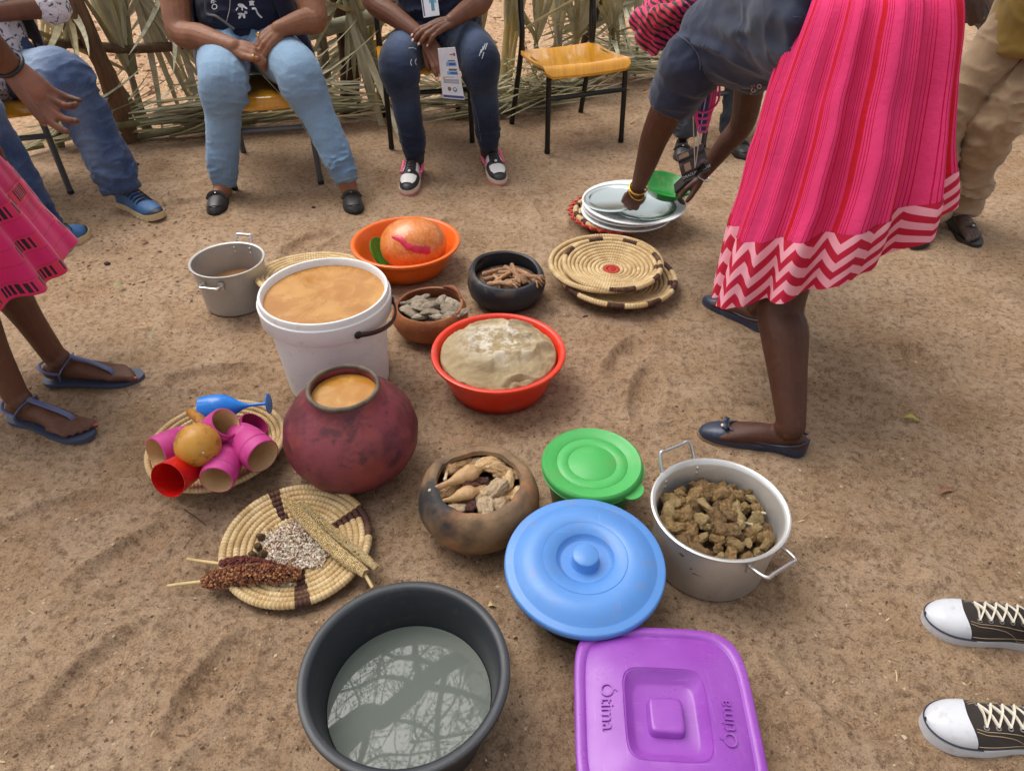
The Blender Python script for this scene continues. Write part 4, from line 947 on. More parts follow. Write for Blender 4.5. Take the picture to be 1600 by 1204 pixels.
# chicken feet in the black pot
ftm = foodmat('tan_feet', [lin(122, 82, 54), lin(182, 136, 96), lin(208, 170, 130)], 60, .5)
mb = MB(); mb.lathe([(0, .104), (.09, .100), (.122, .088), (.125, .07), (0, .07)], 40, c_bk); tag(mb.build('meat_bed', foodmat('bed_dark', [lin(60, 44, 32), lin(120, 90, 66), lin(170, 140, 108)], 50)), 'dark scraps under the feet in the black pot', 'scraps', kind='stuff')
for i, (x0, y0, x1, y1) in enumerate([(757, 428, 800, 420), (760, 436, 790, 432), (775, 440, 805, 424), (790, 418, 812, 434), (800, 414, 808, 436), (805, 432, 838, 434), (765, 444, 798, 444), (792, 440, 820, 440), (780, 426, 815, 428), (770, 430, 782, 442), (812, 424, 836, 438)]):
    p0, p1 = gp(x0, y0, .112 + .022 * fd.rand()), gp(x1, y1, .112 + .022 * fd.rand()); o = thing('chicken_claw', 'tan chicken foot in the black clay pot', 'chicken', p0, 'chicken feet in the black pot')
    mb = MB(); P = spline([p0, (p0 + p1) / 2 + A(0, 0, .006), p1], 12); mb.tube(P, np.interp(np.linspace(0, 1, 12), [0, .3, .7, 1], [.011, .008, .009, .013]) * fd.uniform(.8, 1.15), 8, rnd=True); mb.build('shank', ftm, o)
    d = unit(p1 - p0)
    for k in (-.6, 0, .6):
        dd = rotz(k) @ d; mb = MB(); mb.tube(spline([p1, p1 + dd * .018 + A(0, 0, .004), p1 + dd * .034 - A(0, 0, .006)], 8), np.linspace(.006, .003, 8), 6, rnd=True); mb.build('toe', ftm, o)
# dried grey meat in the brown pot
drym = foodmat('dried_meat', [lin(110, 92, 74), lin(182, 164, 138), lin(200, 184, 160), lin(222, 212, 192)], 30, .7, inst=True); DR = [ragged(s_ + 80, drym, (1.6, .6, .22), 28) for s_ in range(5)]
mb = MB(); mb.lathe([(0, .096), (.08, .093), (.112, .082), (.112, .06), (0, .06)], 40, c_br); tag(mb.build('meat_bed', foodmat('bed_grey', [lin(58, 48, 40), lin(110, 96, 80), lin(150, 134, 114)], 50)), 'grey crumbs under the dried meat in the brown pot', 'scraps', kind='stuff')
for i, (x, y, rz) in enumerate([(640, 470, .6), (655, 468, .5), (668, 478, .3), (650, 482, -.3), (676, 488, .1), (662, 490, .9), (690, 490, -.4), (700, 482, -.9), (706, 476, -.8), (640, 486, -.6), (712, 488, .2), (684, 474, 1.0), (696, 494, 0.), (655, 476, .2)]):
    instance('dried_meat', DR[i % 5], gp(x, y, .106 + .014 * fd.rand()), rotz(rz) @ rotm((1, .2, 0), fd.uniform(-.5, .5)), fd.uniform(.022, .030), 'grey dried meat strip in the light brown clay pot', 'meat', 'dried meat in the brown pot')
# porridge
t = NT('millet_porridge'); n1 = t.noise(12, 6, .65, dist=.6); n2 = t.noise(70, 6, .75); cc = t.mix(t.ramp(n1, [(.35, 0.), (.65, 1.)]), lin(156, 136, 102), lin(178, 160, 126))
co_ = t.mapping(t.co(), loc=(0.0, -.02, -.07)); ln = t.n('ShaderNodeVectorMath', operation='LENGTH'); t.l(co_, ln.inputs[0]); w_ = t.math('MULTIPLY', t.ramp(ln.outputs['Value'], [(.06, 1.), (.15, 0.)]), t.ramp(t.noise(20, 6, .75), [(.45, 0.), (.53, 1.)])); cc = t.mix(t.math('MULTIPLY', w_, .75), cc, lin(222, 214, 200)); cc = t.mix(t.ramp(n2, [(.58, 0.), (.72, .4)]), cc, lin(140, 122, 92))
t.set(color=cc, rough=.85, spec=.2); b1 = t.bump(n1, .6, .012); t.bump(n2, .7, .005, b1)
def porfn(G):
    P = G.reshape(-1, 3).copy(); r = np.hypot(P[:, 0], P[:, 1]); k = np.clip(1 - r / .2, 0, 1)
    W = P + .03 * np.stack([vn(P, 12, 31), vn(P, 12, 32), 0 * r], 1)
    rg = 1 - np.abs(vn(W * A(1, 1.5, 0), 9, 35)) * 2
    P[:, 2] += .013 * k ** .3 * vn(W, 8, 33, 2) + np.where(r < .183, .016 * np.clip(rg - .55, 0, 1) * 2 * np.clip(k * 6, 0, 1), 0) + .004 * vn(W, 24, 38, 2) - .016 * np.clip((1 - np.abs(vn(W * A(1, 1, 0), 6, 36)) * 9), 0, 1) * (k > .1) + .004 * vn(P, 60, 37, 2)
    return P.reshape(G.shape)
rr_ = np.linspace(0, 1, 60); zp = .132 + .052 * (1 - rr_ ** 2.2); prof = [(r_ * .186, z_) for r_, z_ in zip(rr_, zp)] + [(.188, .12), (.186, .11)]
mb = MB(); mb.lathe(prof[::-1], 160, c_rd, fn=porfn); tag(mb.build('porridge', t.mat), 'pale stiff porridge mounded in the red basin', 'porridge')
# seeds, nuts, grain heads on the straw plate
sm = [mk('seed_white', lin(226, 214, 196), .5), mk('seed_pinkish', lin(206, 182, 156), .5), mk('seed_brown', lin(128, 72, 46), .5), mk('seed_cream', lin(236, 228, 214), .5)]
mb = MB(); oc = np.array([(1, 0, 0), (0, .6, 0), (-1, 0, 0), (0, -.6, 0), (0, 0, .3), (0, 0, -.3)]); tr = np.array([(0, 1, 4), (1, 2, 4), (2, 3, 4), (3, 0, 4), (1, 0, 5), (2, 1, 5), (3, 2, 5), (0, 3, 5)])
cs = gp(464, 856, .03)
for k in range(3600):
    a, r = fd.rand() * 6.283, math.sqrt(fd.rand()); rr2 = 1 + .22 * math.sin(3 * a + 1) + .12 * math.sin(7 * a); q = A(.098 * r * rr2 * math.cos(a), .104 * r * rr2 * math.sin(a)) 
    if q[0] * .8 + q[1] * .5 > .086: continue
    r2 = math.hypot(*q) / .08; V = oc * fd.uniform(.003, .0056) @ rrot().T; mb.add(V + cs + A(q[0], q[1], .006 + .014 * (1 - r2 ** 2) * fd.rand()), None, tr, m=int(fd.choice([0, 0, 1, 2, 3, 3])))
tag(mb.build('seeds', sm, smooth=False), 'heap of white and brown split seeds on the straw plate', 'seeds', kind='stuff')
nutm = foodmat('nut_brown', [lin(70, 50, 32), lin(122, 92, 58), lin(150, 118, 78)], 40, .5, inst=True); NU = [chunkmesh(s_ + 90, nutm, (1, .95, .85), .2, 1.5) for s_ in range(2)]
for (x, y), lab in zip([(408, 838), (404, 853), (395, 866), (411, 866)], ['wrinkled brown nut highest of the four on the straw plate', 'split dark nut above the two round ones', 'round brown nut at the left of the straw plate', 'round brown nut touching the seed heap']):
    instance('nut', NU[fd.randint(2)], gp(x, y, .042), rrot(), .0115, lab, 'nut', 'nuts on the straw plate')
stk = mk('dry_stalk', lin(206, 180, 128), .6, var=[(20, lin(180, 148, 96), .45, .65)]); grm = [mk('sorghum_red', lin(120, 66, 40), .5), mk('sorghum_brown', lin(150, 92, 56), .5), mk('sorghum_tan', lin(172, 122, 80), .5), mk('sorghum_dark', lin(84, 44, 34), .5)]; grd = [mk('sorghum_maroon', lin(98, 44, 38), .5), mk('sorghum_wine', lin(120, 62, 52), .5)]
def head(name, label, pts, R, n, gm, mats, g0=.004, stem=None, spread=1.0):
    o = thing(name, label, 'grain head', pts[0] * A(1, 1, 0) + A(0, 0, .02)); P = spline(pts, 60); mb = MB(); mb.tube(P, np.linspace(.004, .0025, 60), 8); mb.build('rachis', stk, o)
    if stem is not None: mb = MB(); mb.tube(spline(stem, 14), np.linspace(.0042, .0045, 14), 8); mb.build('stalk', stk, o)
    T = np.gradient(P, axis=0); mb = MB(); ic = np.array([(1, 0, 0), (-1, 0, 0), (0, 1, 0), (0, -1, 0), (0, 0, 1.5), (0, 0, -1.3)]); tr_ = np.array([(0, 2, 4), (2, 1, 4), (1, 3, 4), (3, 0, 4), (2, 0, 5), (1, 2, 5), (3, 1, 5), (0, 3, 5)])
    for k in range(n):
        u = fd.rand(); i = int(u * 59); f = frame(T[i]); a = fd.rand() * 6.283; rad = np.interp(u, [0, .12, .5, .85, 1], R) * (1 - (1 - fd.rand() ** .5) * spread * .5)
        nd = f[:, 0] * math.cos(a) + f[:, 1] * math.sin(a); g = g0 * fd.uniform(.7, 1.2); V = ic * g @ frame(unit(nd + f[:, 2] * .7 + fd.randn(3) * .2)).T
        mb.add(V + P[i] + nd * rad, None, tr_, m=int(fd.randint(len(mats))))
    g_ = mb.build('grain', mats, o, smooth=gm); g_['kind'] = 'stuff'; return o
S = lambda x, y, z: gp(x, y, z)
head('sorghum_head', 'rust brown sorghum head lying on the straw plate, stalk to the left', [S(318, 909, .045), S(380, 898, .052), S(470, 895, .052)], [.010, .021, .024, .021, .010], 2800, False, grm, .0042, [S(262, 915, .028), S(300, 910, .034), S(330, 907, .045)], 1.1)
head('sorghum_head', 'darker maroon sorghum head behind the rust brown one', [S(345, 880, .05), S(385, 878, .052), S(440, 888, .05)], [.006, .010, .014, .012, .006], 900, False, grd, .0042, [S(293, 873, .03), S(320, 877, .036), S(348, 881, .05)], 1.1)
milm = [mk('millet_straw', lin(216, 190, 136), .7), mk('millet_grey', lin(192, 166, 118), .7), mk('millet_pale', lin(232, 210, 162), .7)]
head('millet_spike', 'long pale millet spike lying over the plate rim, stalk end to the right', [S(447, 778, .058), S(490, 826, .062), S(530, 864, .06), S(572, 896, .052)], [.008, .0128, .0138, .0130, .009], 4200, False, milm, .0026, [S(566, 890, .05), S(575, 905, .045), S(582, 918, .04)], .25)
head('millet_spike', 'second grey millet spike tucked behind the long pale one', [S(470, 785, .055), S(515, 826, .055), S(555, 860, .052), S(590, 888, .05)], [.006, .009, .010, .009, .005], 2800, False, [milm[1], milm[0], mk('millet_ash', lin(192, 182, 150), .7)], .0026, None, .25)

# ---------------------------------------------------------------- plates and bowls being laid out
wpl = plastic('plate_white', lin(240, 242, 242), .4); mtl = mk('plate_steel', lin(196, 204, 200), .18, .9, rvar=.1)
cp = A(.538, 3.05, 0)
def dish(name, label, c, R, h, rb, mat, cat='plate', Rm=None, n=72):
    mb = MB(); mb.lathe([(0, .002), (rb * .9, .002), (rb, 0), (rb + .006, .003), (R - .03, h * .7), (R - .004, h), (R, h - .001), (R, h - .005), (R - .006, h - .006), (R - .03, h * .62 - .006)][:8][::1] + [(R - .006, h - .003), (R - .032, h * .7 - .001), (rb, .005), (0, .005)], n, c, Rm=Rm); return tag(mb.build(name, mat), label, cat)
dish('plastic_plate', 'lowest white plastic plate of the stack', cp + A(-.02, -.02, .052), .205, .030, .13, wpl)
dish('plastic_plate', 'second white plastic plate from below in the stack', cp + A(-.01, 0, .066), .210, .032, .13, wpl)
dish('plastic_plate', 'top white plastic plate, widest of the stack', cp + A(.01, .0, .084), .232, .034, .16, wpl)
dish('steel_plate', 'shiny steel plate lying in the top white plate', cp + A(.05, -.01, .093), .150, .014, .11, mtl)
dish('steel_plate', 'tilted steel plate being set down on the stack', cp + A(-.075, .01, .120), .140, .012, .10, mtl, Rm=rotm((0, 1, 0), -.10))
gbm = plastic('bowl_green', lin(24, 128, 40), .22); cgb = at(1036, 303, 3.06)
mb = MB(); mb.lathe([(0, .0), (.07, .0), (.075, .004), (.116, .050), (.120, .051), (.115, .048), (.07, .008), (0, .006)], 48, cgb, Rm=rotm((.5, 1, 0), .16)); tag(mb.build('plastic_bowl', gbm), 'small green plastic bowl held in the bending woman\'s far hand', 'bowl')
# ---------------------------------------------------------------- people: helpers
def skin(name, c, palm=None):
    t = NT(name); n1 = t.noise(16, 5, .6); n2 = t.noise(120, 4, .7)
    cc = t.mix(t.ramp(n1, [(.35, 0.), (.68, 1.)]), c, tuple(v * .72 for v in c[:3]) + (1,)); cc = t.mix(t.ramp(n2, [(.55, 0.), (.75, .22)]), cc, tuple(min(v * 1.5, 1) for v in c[:3]) + (1,))
    cc = t.mix(t.ramp(t.noise(28, 6, .75), [(.52, 0.), (.72, .3)]), cc, tuple(min(v * 1.35 + .03, 1) for v in c[:3]) + (1,))
    if palm: cc = t.mix(t.attr('palm'), cc, palm)
    t.set(color=cc, rough=t.math('ADD', t.math('MULTIPLY', n2, .3), .38), spec=.35, sss=.06); t.b.inputs['Subsurface Radius'].default_value = (.01, .004, .002)
    b1 = t.bump(n2, .3, .003); t.bump(t.noise(45, 4, .6), .25, .006, b1); return t.mat
def limb(mb, pts, R, n=16, m=26):
    """rounded tapering limb through pts with radii R"""
    pts = np.asarray(pts, float); R = np.asarray(R, float); P = spline(pts, m)
    R2 = R if R.ndim == 2 else np.stack([R, R], 1); mb.tube(P, np.maximum(spline(R2, m), .004), n, rnd=True); return P
def hand(mb, w, d, nrm, side=1, curl=((12, 18, 12),) * 4, spread=5, thumb=None, s=1.0, fat=1.0, tcurl=12):
    """wrist w, direction d to the knuckles, nrm out of the back of the hand, side +1: thumb on cross(d, nrm)"""
    d = unit(d); nrm = unit(np.asarray(nrm, float) - d * np.dot(nrm, d)); l = np.cross(d, nrm) * side; tips = []
    off = (.029, .010, -.010, -.028); ln = (.088, .092, .087, .078); seg = ((.043, .026, .021), (.047, .03, .022), (.043, .028, .021), (.034, .021, .018)); rad = (.0098, .0102, .0096, .0085)
    mb.ball(w + d * .048 * s - nrm * .004 * s, (.037 * s, .017 * s * fat, .046 * s), 16, M=np.stack([l, nrm, d], 1))
    for i in range(4):
        k = w + (d * ln[i] + l * off[i]) * s - nrm * .004 * s * abs(i - 1.3)
        limb(mb, [w + l * off[i] * .55 * s, (w + l * off[i] * .7 * s) * .5 + k * .5 + nrm * .003 * s, k], np.array((.015, .0135, .0118)) * s * fat, 10, 8)
        c = curl[i]; a = 0; p = k; pts = [k]; sp = math.radians(spread * (1.5 - i)) ; l2 = l * math.cos(sp) - d * math.sin(sp); d2 = d * math.cos(sp) + l * math.sin(sp)
        for j in range(3):
            a += math.radians(c[j]); dd = d2 * math.cos(a) - nrm * math.sin(a); p = p + dd * seg[i][j] * s; pts.append(p)
        q = []
        for j in range(3): q += [pts[j], pts[j] * .5 + pts[j + 1] * .5]
        q.append(pts[3]); r = rad[i] * s * fat
        mb.tube(np.array(q), np.array((1.12, .98, 1.08, .94, 1.0, .9, .78)) * r, 10, rnd=True); tips.append((pts[3], dd, unit(nrm * math.cos(a) + d2 * math.sin(a)), r))
    t0 = w + (d * .022 + l * .022) * s - nrm * .006 * s
    td = unit(thumb[0] * d + thumb[1] * l + thumb[2] * nrm) if thumb is not None else unit(d * .75 + l * .62 - nrm * .25)
    ax = unit(np.cross(td, -l + d * .3 - nrm * .2)); p1 = t0 + td * .040 * s; t2 = rotm(ax, math.radians(tcurl)) @ td; p2 = p1 + t2 * .034 * s; t3 = rotm(ax, math.radians(tcurl * 1.4)) @ td; p3 = p2 + t3 * .024 * s
    mb.tube(np.array([t0 - td * .01, t0 * .5 + p1 * .5, p1, p1 * .5 + p2 * .5, p2, p2 * .5 + p3 * .5, p3]), np.array((.016, .0155, .0130, .0112, .0120, .011, .0092)) * s * fat, 10, rnd=True); tips.append((p3, t3, nrm, .0105 * s))
    return tips
def nails(parent, tips, mat, sc=1.0):
    for p, d, n_, r in tips:
        mb = MB(); mb.ball(p + n_ * r * .55 + d * r * .35, (r * .62 * sc, r * .28, r * .8 * sc), 10, M=np.stack([np.cross(n_, d), n_, d], 1)); mb.build('fingernail', mat, parent)
def head_shape(mb, c, r, yaw, neck=None, tilt=0.0):
    """head with brow, nose, jaw and ears; faces -Y before yaw"""
    M = rotz(yaw) @ rotm((1, 0, 0), tilt); f = lambda x, y, z: np.asarray(c) + M @ A(x, y, z) * r
    mb.ball(c, A(.86, 1.0, 1.12) * r, 24, M=M); mb.ball(f(0, -.3, -.62), A(.58, .55, .5) * r, 16, M=M); mb.ball(f(0, -.93, -.12), A(.13, .2, .24) * r, 10, M=M); mb.ball(f(0, -.86, -.52), A(.28, .16, .1) * r, 10, M=M)
    for s in (-1, 1): mb.ball(f(.87 * s, .05, -.05), A(.08, .2, .3) * r, 10, M=M); mb.ball(f(.34 * s, -.86, .17), A(.2, .12, .07) * r, 10, M=M)
    if neck is not None: limb(mb, [neck, (np.asarray(neck) + c) / 2, f(0, .12, -.4)], [.065, .055, .055])
def face_bits(parent, c, r, yaw, tilt=0.0):
    M = rotz(yaw) @ rotm((1, 0, 0), tilt); f = lambda x, y, z: np.asarray(c) + M @ A(x, y, z) * r
    for s in (-1, 1):
        mb = MB(); mb.ball(f(.34 * s, -.84, 0), A(.13, .08, .08) * r, 10, M=M); mb.build('eye', EYE, parent)
EYE = mk('eye_dark', lin(30, 22, 20), .2)
HAIR = mk('hair_black', lin(22, 19, 18), .75, bump=(140, .6, .006))
def hair(parent, c, r, yaw, mat=None, tilt=0.0):
    M = rotz(yaw) @ rotm((1, 0, 0), tilt); mb = MB(); mb.ball(np.asarray(c) + M @ A(0, .16, .2) * r, A(.95, 1.02, 1.06) * r, 28, M=M, noise=.06, sc=5); mb.build('hair', mat or HAIR, parent)
def ridged(P, sc, seed, oc=2): return 1 - 2 * np.abs(vn(P, sc, seed, oc))
def cloth(name, mb, voxel, mat, parent, base=.002, spots=(), sc=(10, 10, 16), seed=1, fade=None, smooth=3, extra=None):
    """continuous garment from overlapping shapes, with folds gathered around spots=[(centre, radius, amplitude)]"""
    me = remesh(mb, voxel, smooth); co, no = getco(me), getno(me)
    W = co + .02 * np.stack([vn(co, 9, seed + 5), vn(co, 9, seed + 6), vn(co, 9, seed + 7)], 1)
    rg = ridged(W * A(*sc) / 10, 11, seed, 3); rg = np.where(rg > 0, rg ** 1.8 * 1.5, rg * .4); d = base * rg + base * .8 * vn(W, 6, seed + 3)
    for c, r, a in spots: d += a * np.exp(-(((co - np.asarray(c)) / r) ** 2).sum(1)) * (rg + .25)
    if extra is not None: d += extra(co, W)
    setco(me, co + no * d[:, None])
    if fade is not None: attr(me, 'fade', fade(co))
    return link(name, me, mat, parent)
def gauss(co, c, r): return np.exp(-(((co - np.asarray(c)) / r) ** 2).sum(1))
def denim(name, dark, light):
    t = NT(name); co = t.co(); wv = t.noise(1.0, 2, .5, t.mapping(co, (620, 620, 90))); n1 = t.noise(7, 5, .6); n2 = t.noise(260, 2, .6)
    f = t.math('ADD', t.attr('fade'), t.math('MULTIPLY', t.math('SUBTRACT', n1, .5), .5)); f = t.math('ADD', f, t.math('MULTIPLY', t.math('SUBTRACT', wv, .5), .35), clamp=True)
    c = t.mix(f, dark, light); c = t.mix(t.ramp(n2, [(.3, .3), (.55, 0.)]), c, tuple(v * .5 for v in dark[:3]) + (1,))
    t.set(color=c, rough=.85, spec=.2, sheen=.15); t.bump(wv, .15, .0015); return t.mat
def fabric(name, c, c2=None, rough=.85, sc=8, bump=.2):
    t = NT(name); n1 = t.noise(sc, 5, .6); n2 = t.noise(400, 2, .6); cc = t.mix(t.ramp(n1, [(.35, 0.), (.68, 1.)]), c, c2 or tuple(v * .75 for v in c[:3]) + (1,)); cc = t.mix(t.ramp(n2, [(.55, 0.), (.8, .35)]), cc, tuple(min(v * 1.7, 1) for v in c[:3]) + (1,))
    t.set(color=cc, rough=rough, spec=.2, sheen=.2); t.bump(n2, bump, .0015); return t.mat
def outline(t_, side=0.0, w=1.0):
    """half widths of a sole at t (0 heel, 1 toe), inner and outer"""
    t_ = np.atleast_1d(np.asarray(t_, float)); a = np.interp(t_, _OX, _OY) * w
    a = a * np.sqrt(np.clip(1 - (np.clip(t_ - .76, 0, 1) / .24) ** 2.3, 0, 1)) * np.sqrt(np.clip(1 - (np.clip(.13 - t_, 0, 1) / .13) ** 2.2, 0, 1)); return a
_OX = np.linspace(0, 1, 201); _OY = spline(np.array([.74, .77, .75, .73, .76, .86, .96, 1.0, .99, .95, .92]), 201)[:, 0]
def footframe(heel, toe):
    heel, toe = np.asarray(heel, float), np.asarray(toe, float); d = (toe - heel) * A(1, 1, 0); L = np.linalg.norm(d); d /= L
    return heel * A(1, 1, 0), d, A(-d[1], d[0], 0), L
def slab(heel, toe, w, z0, z1, n=40, rock=0.0, grow=0.0):
    """sole: outline extruded between heights z0 and z1 (toe may curl up by rock)"""
    o, d, s, L = footframe(heel, toe); tt = (1 - np.cos(np.linspace(0, math.pi, n))) / 2; hw = outline(tt, w=w) + .0005
    zr = rock * np.clip((tt - .75) / .25, 0, 1) ** 2; mb = MB()
    pl = np.vstack([o + d * (tt * L)[:, None] + s * hw[:, None], (o + d * (tt * L)[:, None] - s * hw[:, None])[::-1]]); zz = np.concatenate([zr, zr[::-1]])
    ctr = np.vstack([o + d * (tt * L)[:, None]] * 2); ctr[n:] = ctr[n:][::-1]
    G = np.stack([ctr + A(0, 0, 1) * (zz + z0)[:, None], pl + A(0, 0, 1) * (zz + z0)[:, None], pl + unit(A(0, 0, 1)) * (zz + z0 * .5 + z1 * .5)[:, None] + (pl - ctr) * .03, pl + A(0, 0, 1) * (zz + z1)[:, None], ctr + A(0, 0, 1) * (zz + z1)[:, None]])
    mb.grid(G, wrap=True); return mb
def upper(heel, toe, w, hts, z0=.02, t0=0.0, t1=1.0, n=44, m=20, e=2.4, lift=0.0):
    """shoe upper lofted from heel to toe; hts = [(t, height)]"""
    o, d, s, L = footframe(heel, toe); tt = np.linspace(t0, t1, n); hw = np.maximum(outline(np.clip(tt, .004, .996), w=w), .004); hh = np.interp(tt, [q[0] for q in hts], [q[1] for q in hts])
    if len(hts) > 3: hh = np.convolve(np.pad(hh, 2, mode='edge'), np.ones(5) / 5, 'valid')
    if t1 >= 1: hw[-1] = .001; hh[-1] = .001
    if t0 <= 0: hw[0] = .001
    a = np.linspace(0, math.pi, m); ca, sa = np.cos(a), np.sin(a); k = (np.abs(ca) ** e + np.abs(sa) ** e) ** (-1 / e)
    G = o + d * (tt * L)[:, None, None] + s * (hw[:, None] * (ca * k)[None])[..., None] + A(0, 0, 1) * (z0 + lift + hh[:, None] * (sa * k)[None])[..., None]
    mb = MB(); mb.grid(G); return mb
def bare_foot(mb, heel, toe, ankle, s=1.0, w=.042, z=.018, toes=True, spread=1.0, lat=1):
    """lat: +1 when the big toe lies on the left of the heel-toe line"""
    o, d, sd, L = footframe(heel, toe); up = A(0, 0, 1); q = lambda t_, y, z_: o + d * t_ * L + sd * y + up * (z + z_)
    limb(mb, [q(.10, 0, .030), q(.20, 0, .036), q(.42, lat * .004, .036), q(.62, lat * .004, .026), q(.76, lat * .003, .016)], [(.030, .030), (.032, .034), (.034, .034), (.040, .025), (.042, .015)])
    limb(mb, [q(.13, 0, .03), q(.24, 0, .07), ankle], [.030, .034, .036]); mb.ball(q(.22, .028, .07), .014, 10); mb.ball(q(.22, -.028, .075), .014, 10)
    tips = []
    if toes:
        for i, (y, t_, r) in enumerate(((.030, 1.0, .0125), (.010, .975, .0088), (-.006, .94, .0082), (-.021, .895, .0078), (-.034, .84, .0078))):
            y *= lat * spread; P = [q(.72 - .03 * i, y * .9, .013), q(t_ - .09, y, .016), q(t_ - .035, y, .011 if i else .012), q(t_ - .008, y, .008)]; mb.tube(spline(P, 9), np.interp(np.linspace(0, 1, 9), [0, .4, .7, 1], [1.1, .95, 1.08, .75]) * r, 10, rnd=True); tips.append((P[3], d, up, r))
    return tips
def swept(pts, w, th, mat, name, parent, up=(0, 0, 1), n=20):
    P = spline(pts, n); mb = MB(); mb.tube(P, np.full((n, 2), (w, th)), 8, up=up); return mb.build(name, mat, parent)
from mathutils.bvhtree import BVHTree
def surf(o):
    """maps a pixel of the photograph to the nearest point of this object's surface on that line of sight"""
    me = o.data; off = wloc(o); V = [v.co + off for v in me.vertices]; T = BVHTree.FromPolygons(V, [tuple(p.vertices) for p in me.polygons])
    def f(px, py, lift=.0025):
        d = Vector(_ray(px, py)).normalized(); h = T.ray_cast(Vector((0, 0, CAMH)), d)
        if h[0] is None: return None
        n_ = h[1] if h[1].dot(d) < 0 else -h[1]; return np.array(h[0] + n_ * lift - d * lift * .5)
    return f
def patch(name, polys, f, mat, parent, lift=.0025, sub=1):
    """flat print lying on a surface; polys are outlines in photograph pixels (each a fan around its middle)"""
    mb = MB(); ok = False
    for pl in polys:
        pl = np.asarray(pl, float); c = pl.mean(0); P = [f(*c, lift)] + [f(*q, lift) for q in pl]
        if any(q is None for q in P): continue
        n = len(pl); mb.add(np.array(P), None, [(0, 1 + i, 1 + (i + 1) % n) for i in range(n)]); ok = True
    return mb.build(name, mat, parent, False) if ok else None
def ell(cx, cy, rx, ry, ang=0, n=14):
    a = np.arange(n) * 2 * math.pi / n; c, s = math.cos(ang), math.sin(ang); x, y = rx * np.cos(a), ry * np.sin(a); return np.stack([cx + x * c - y * s, cy + x * s + y * c], 1)
def stroke(pts, w, n=14):
    P = spline(np.asarray(pts, float), n); T = np.gradient(P, axis=0); T /= np.linalg.norm(T, axis=1)[:, None]; N = np.stack([-T[:, 1], T[:, 0]], 1) * w; return [np.array([P[i] + N[i], P[i + 1] + N[i + 1], P[i + 1] - N[i + 1], P[i] - N[i]]) for i in range(n - 1)]
def print_text(name, body, size, cx, cy, ang, f, mat, parent, lift=.003):
    """lettering printed on a surface; size and place in photograph pixels"""
    cu = bpy.data.curves.new(name, 'FONT'); cu.body = body; cu.size = size; cu.align_x = 'CENTER'; cu.align_y = 'CENTER'; cu.resolution_u = 2
    o = bpy.data.objects.new(name, cu); COL.objects.link(o); me = bpy.data.meshes.new_from_object(o.evaluated_get(bpy.context.evaluated_depsgraph_get())); bpy.data.objects.remove(o); me.materials.clear()
    c, s = math.cos(ang), math.sin(ang); co = getco(me); out = []
    for x, y, z in co:
        px, py = cx + x * c + y * s, cy + x * s - y * c; q = f(px, py, lift)
        if q is None: bpy.data.meshes.remove(me); return None
        out.append(q)
    setco(me, np.array(out)); return link(name, me, mat, parent, False)

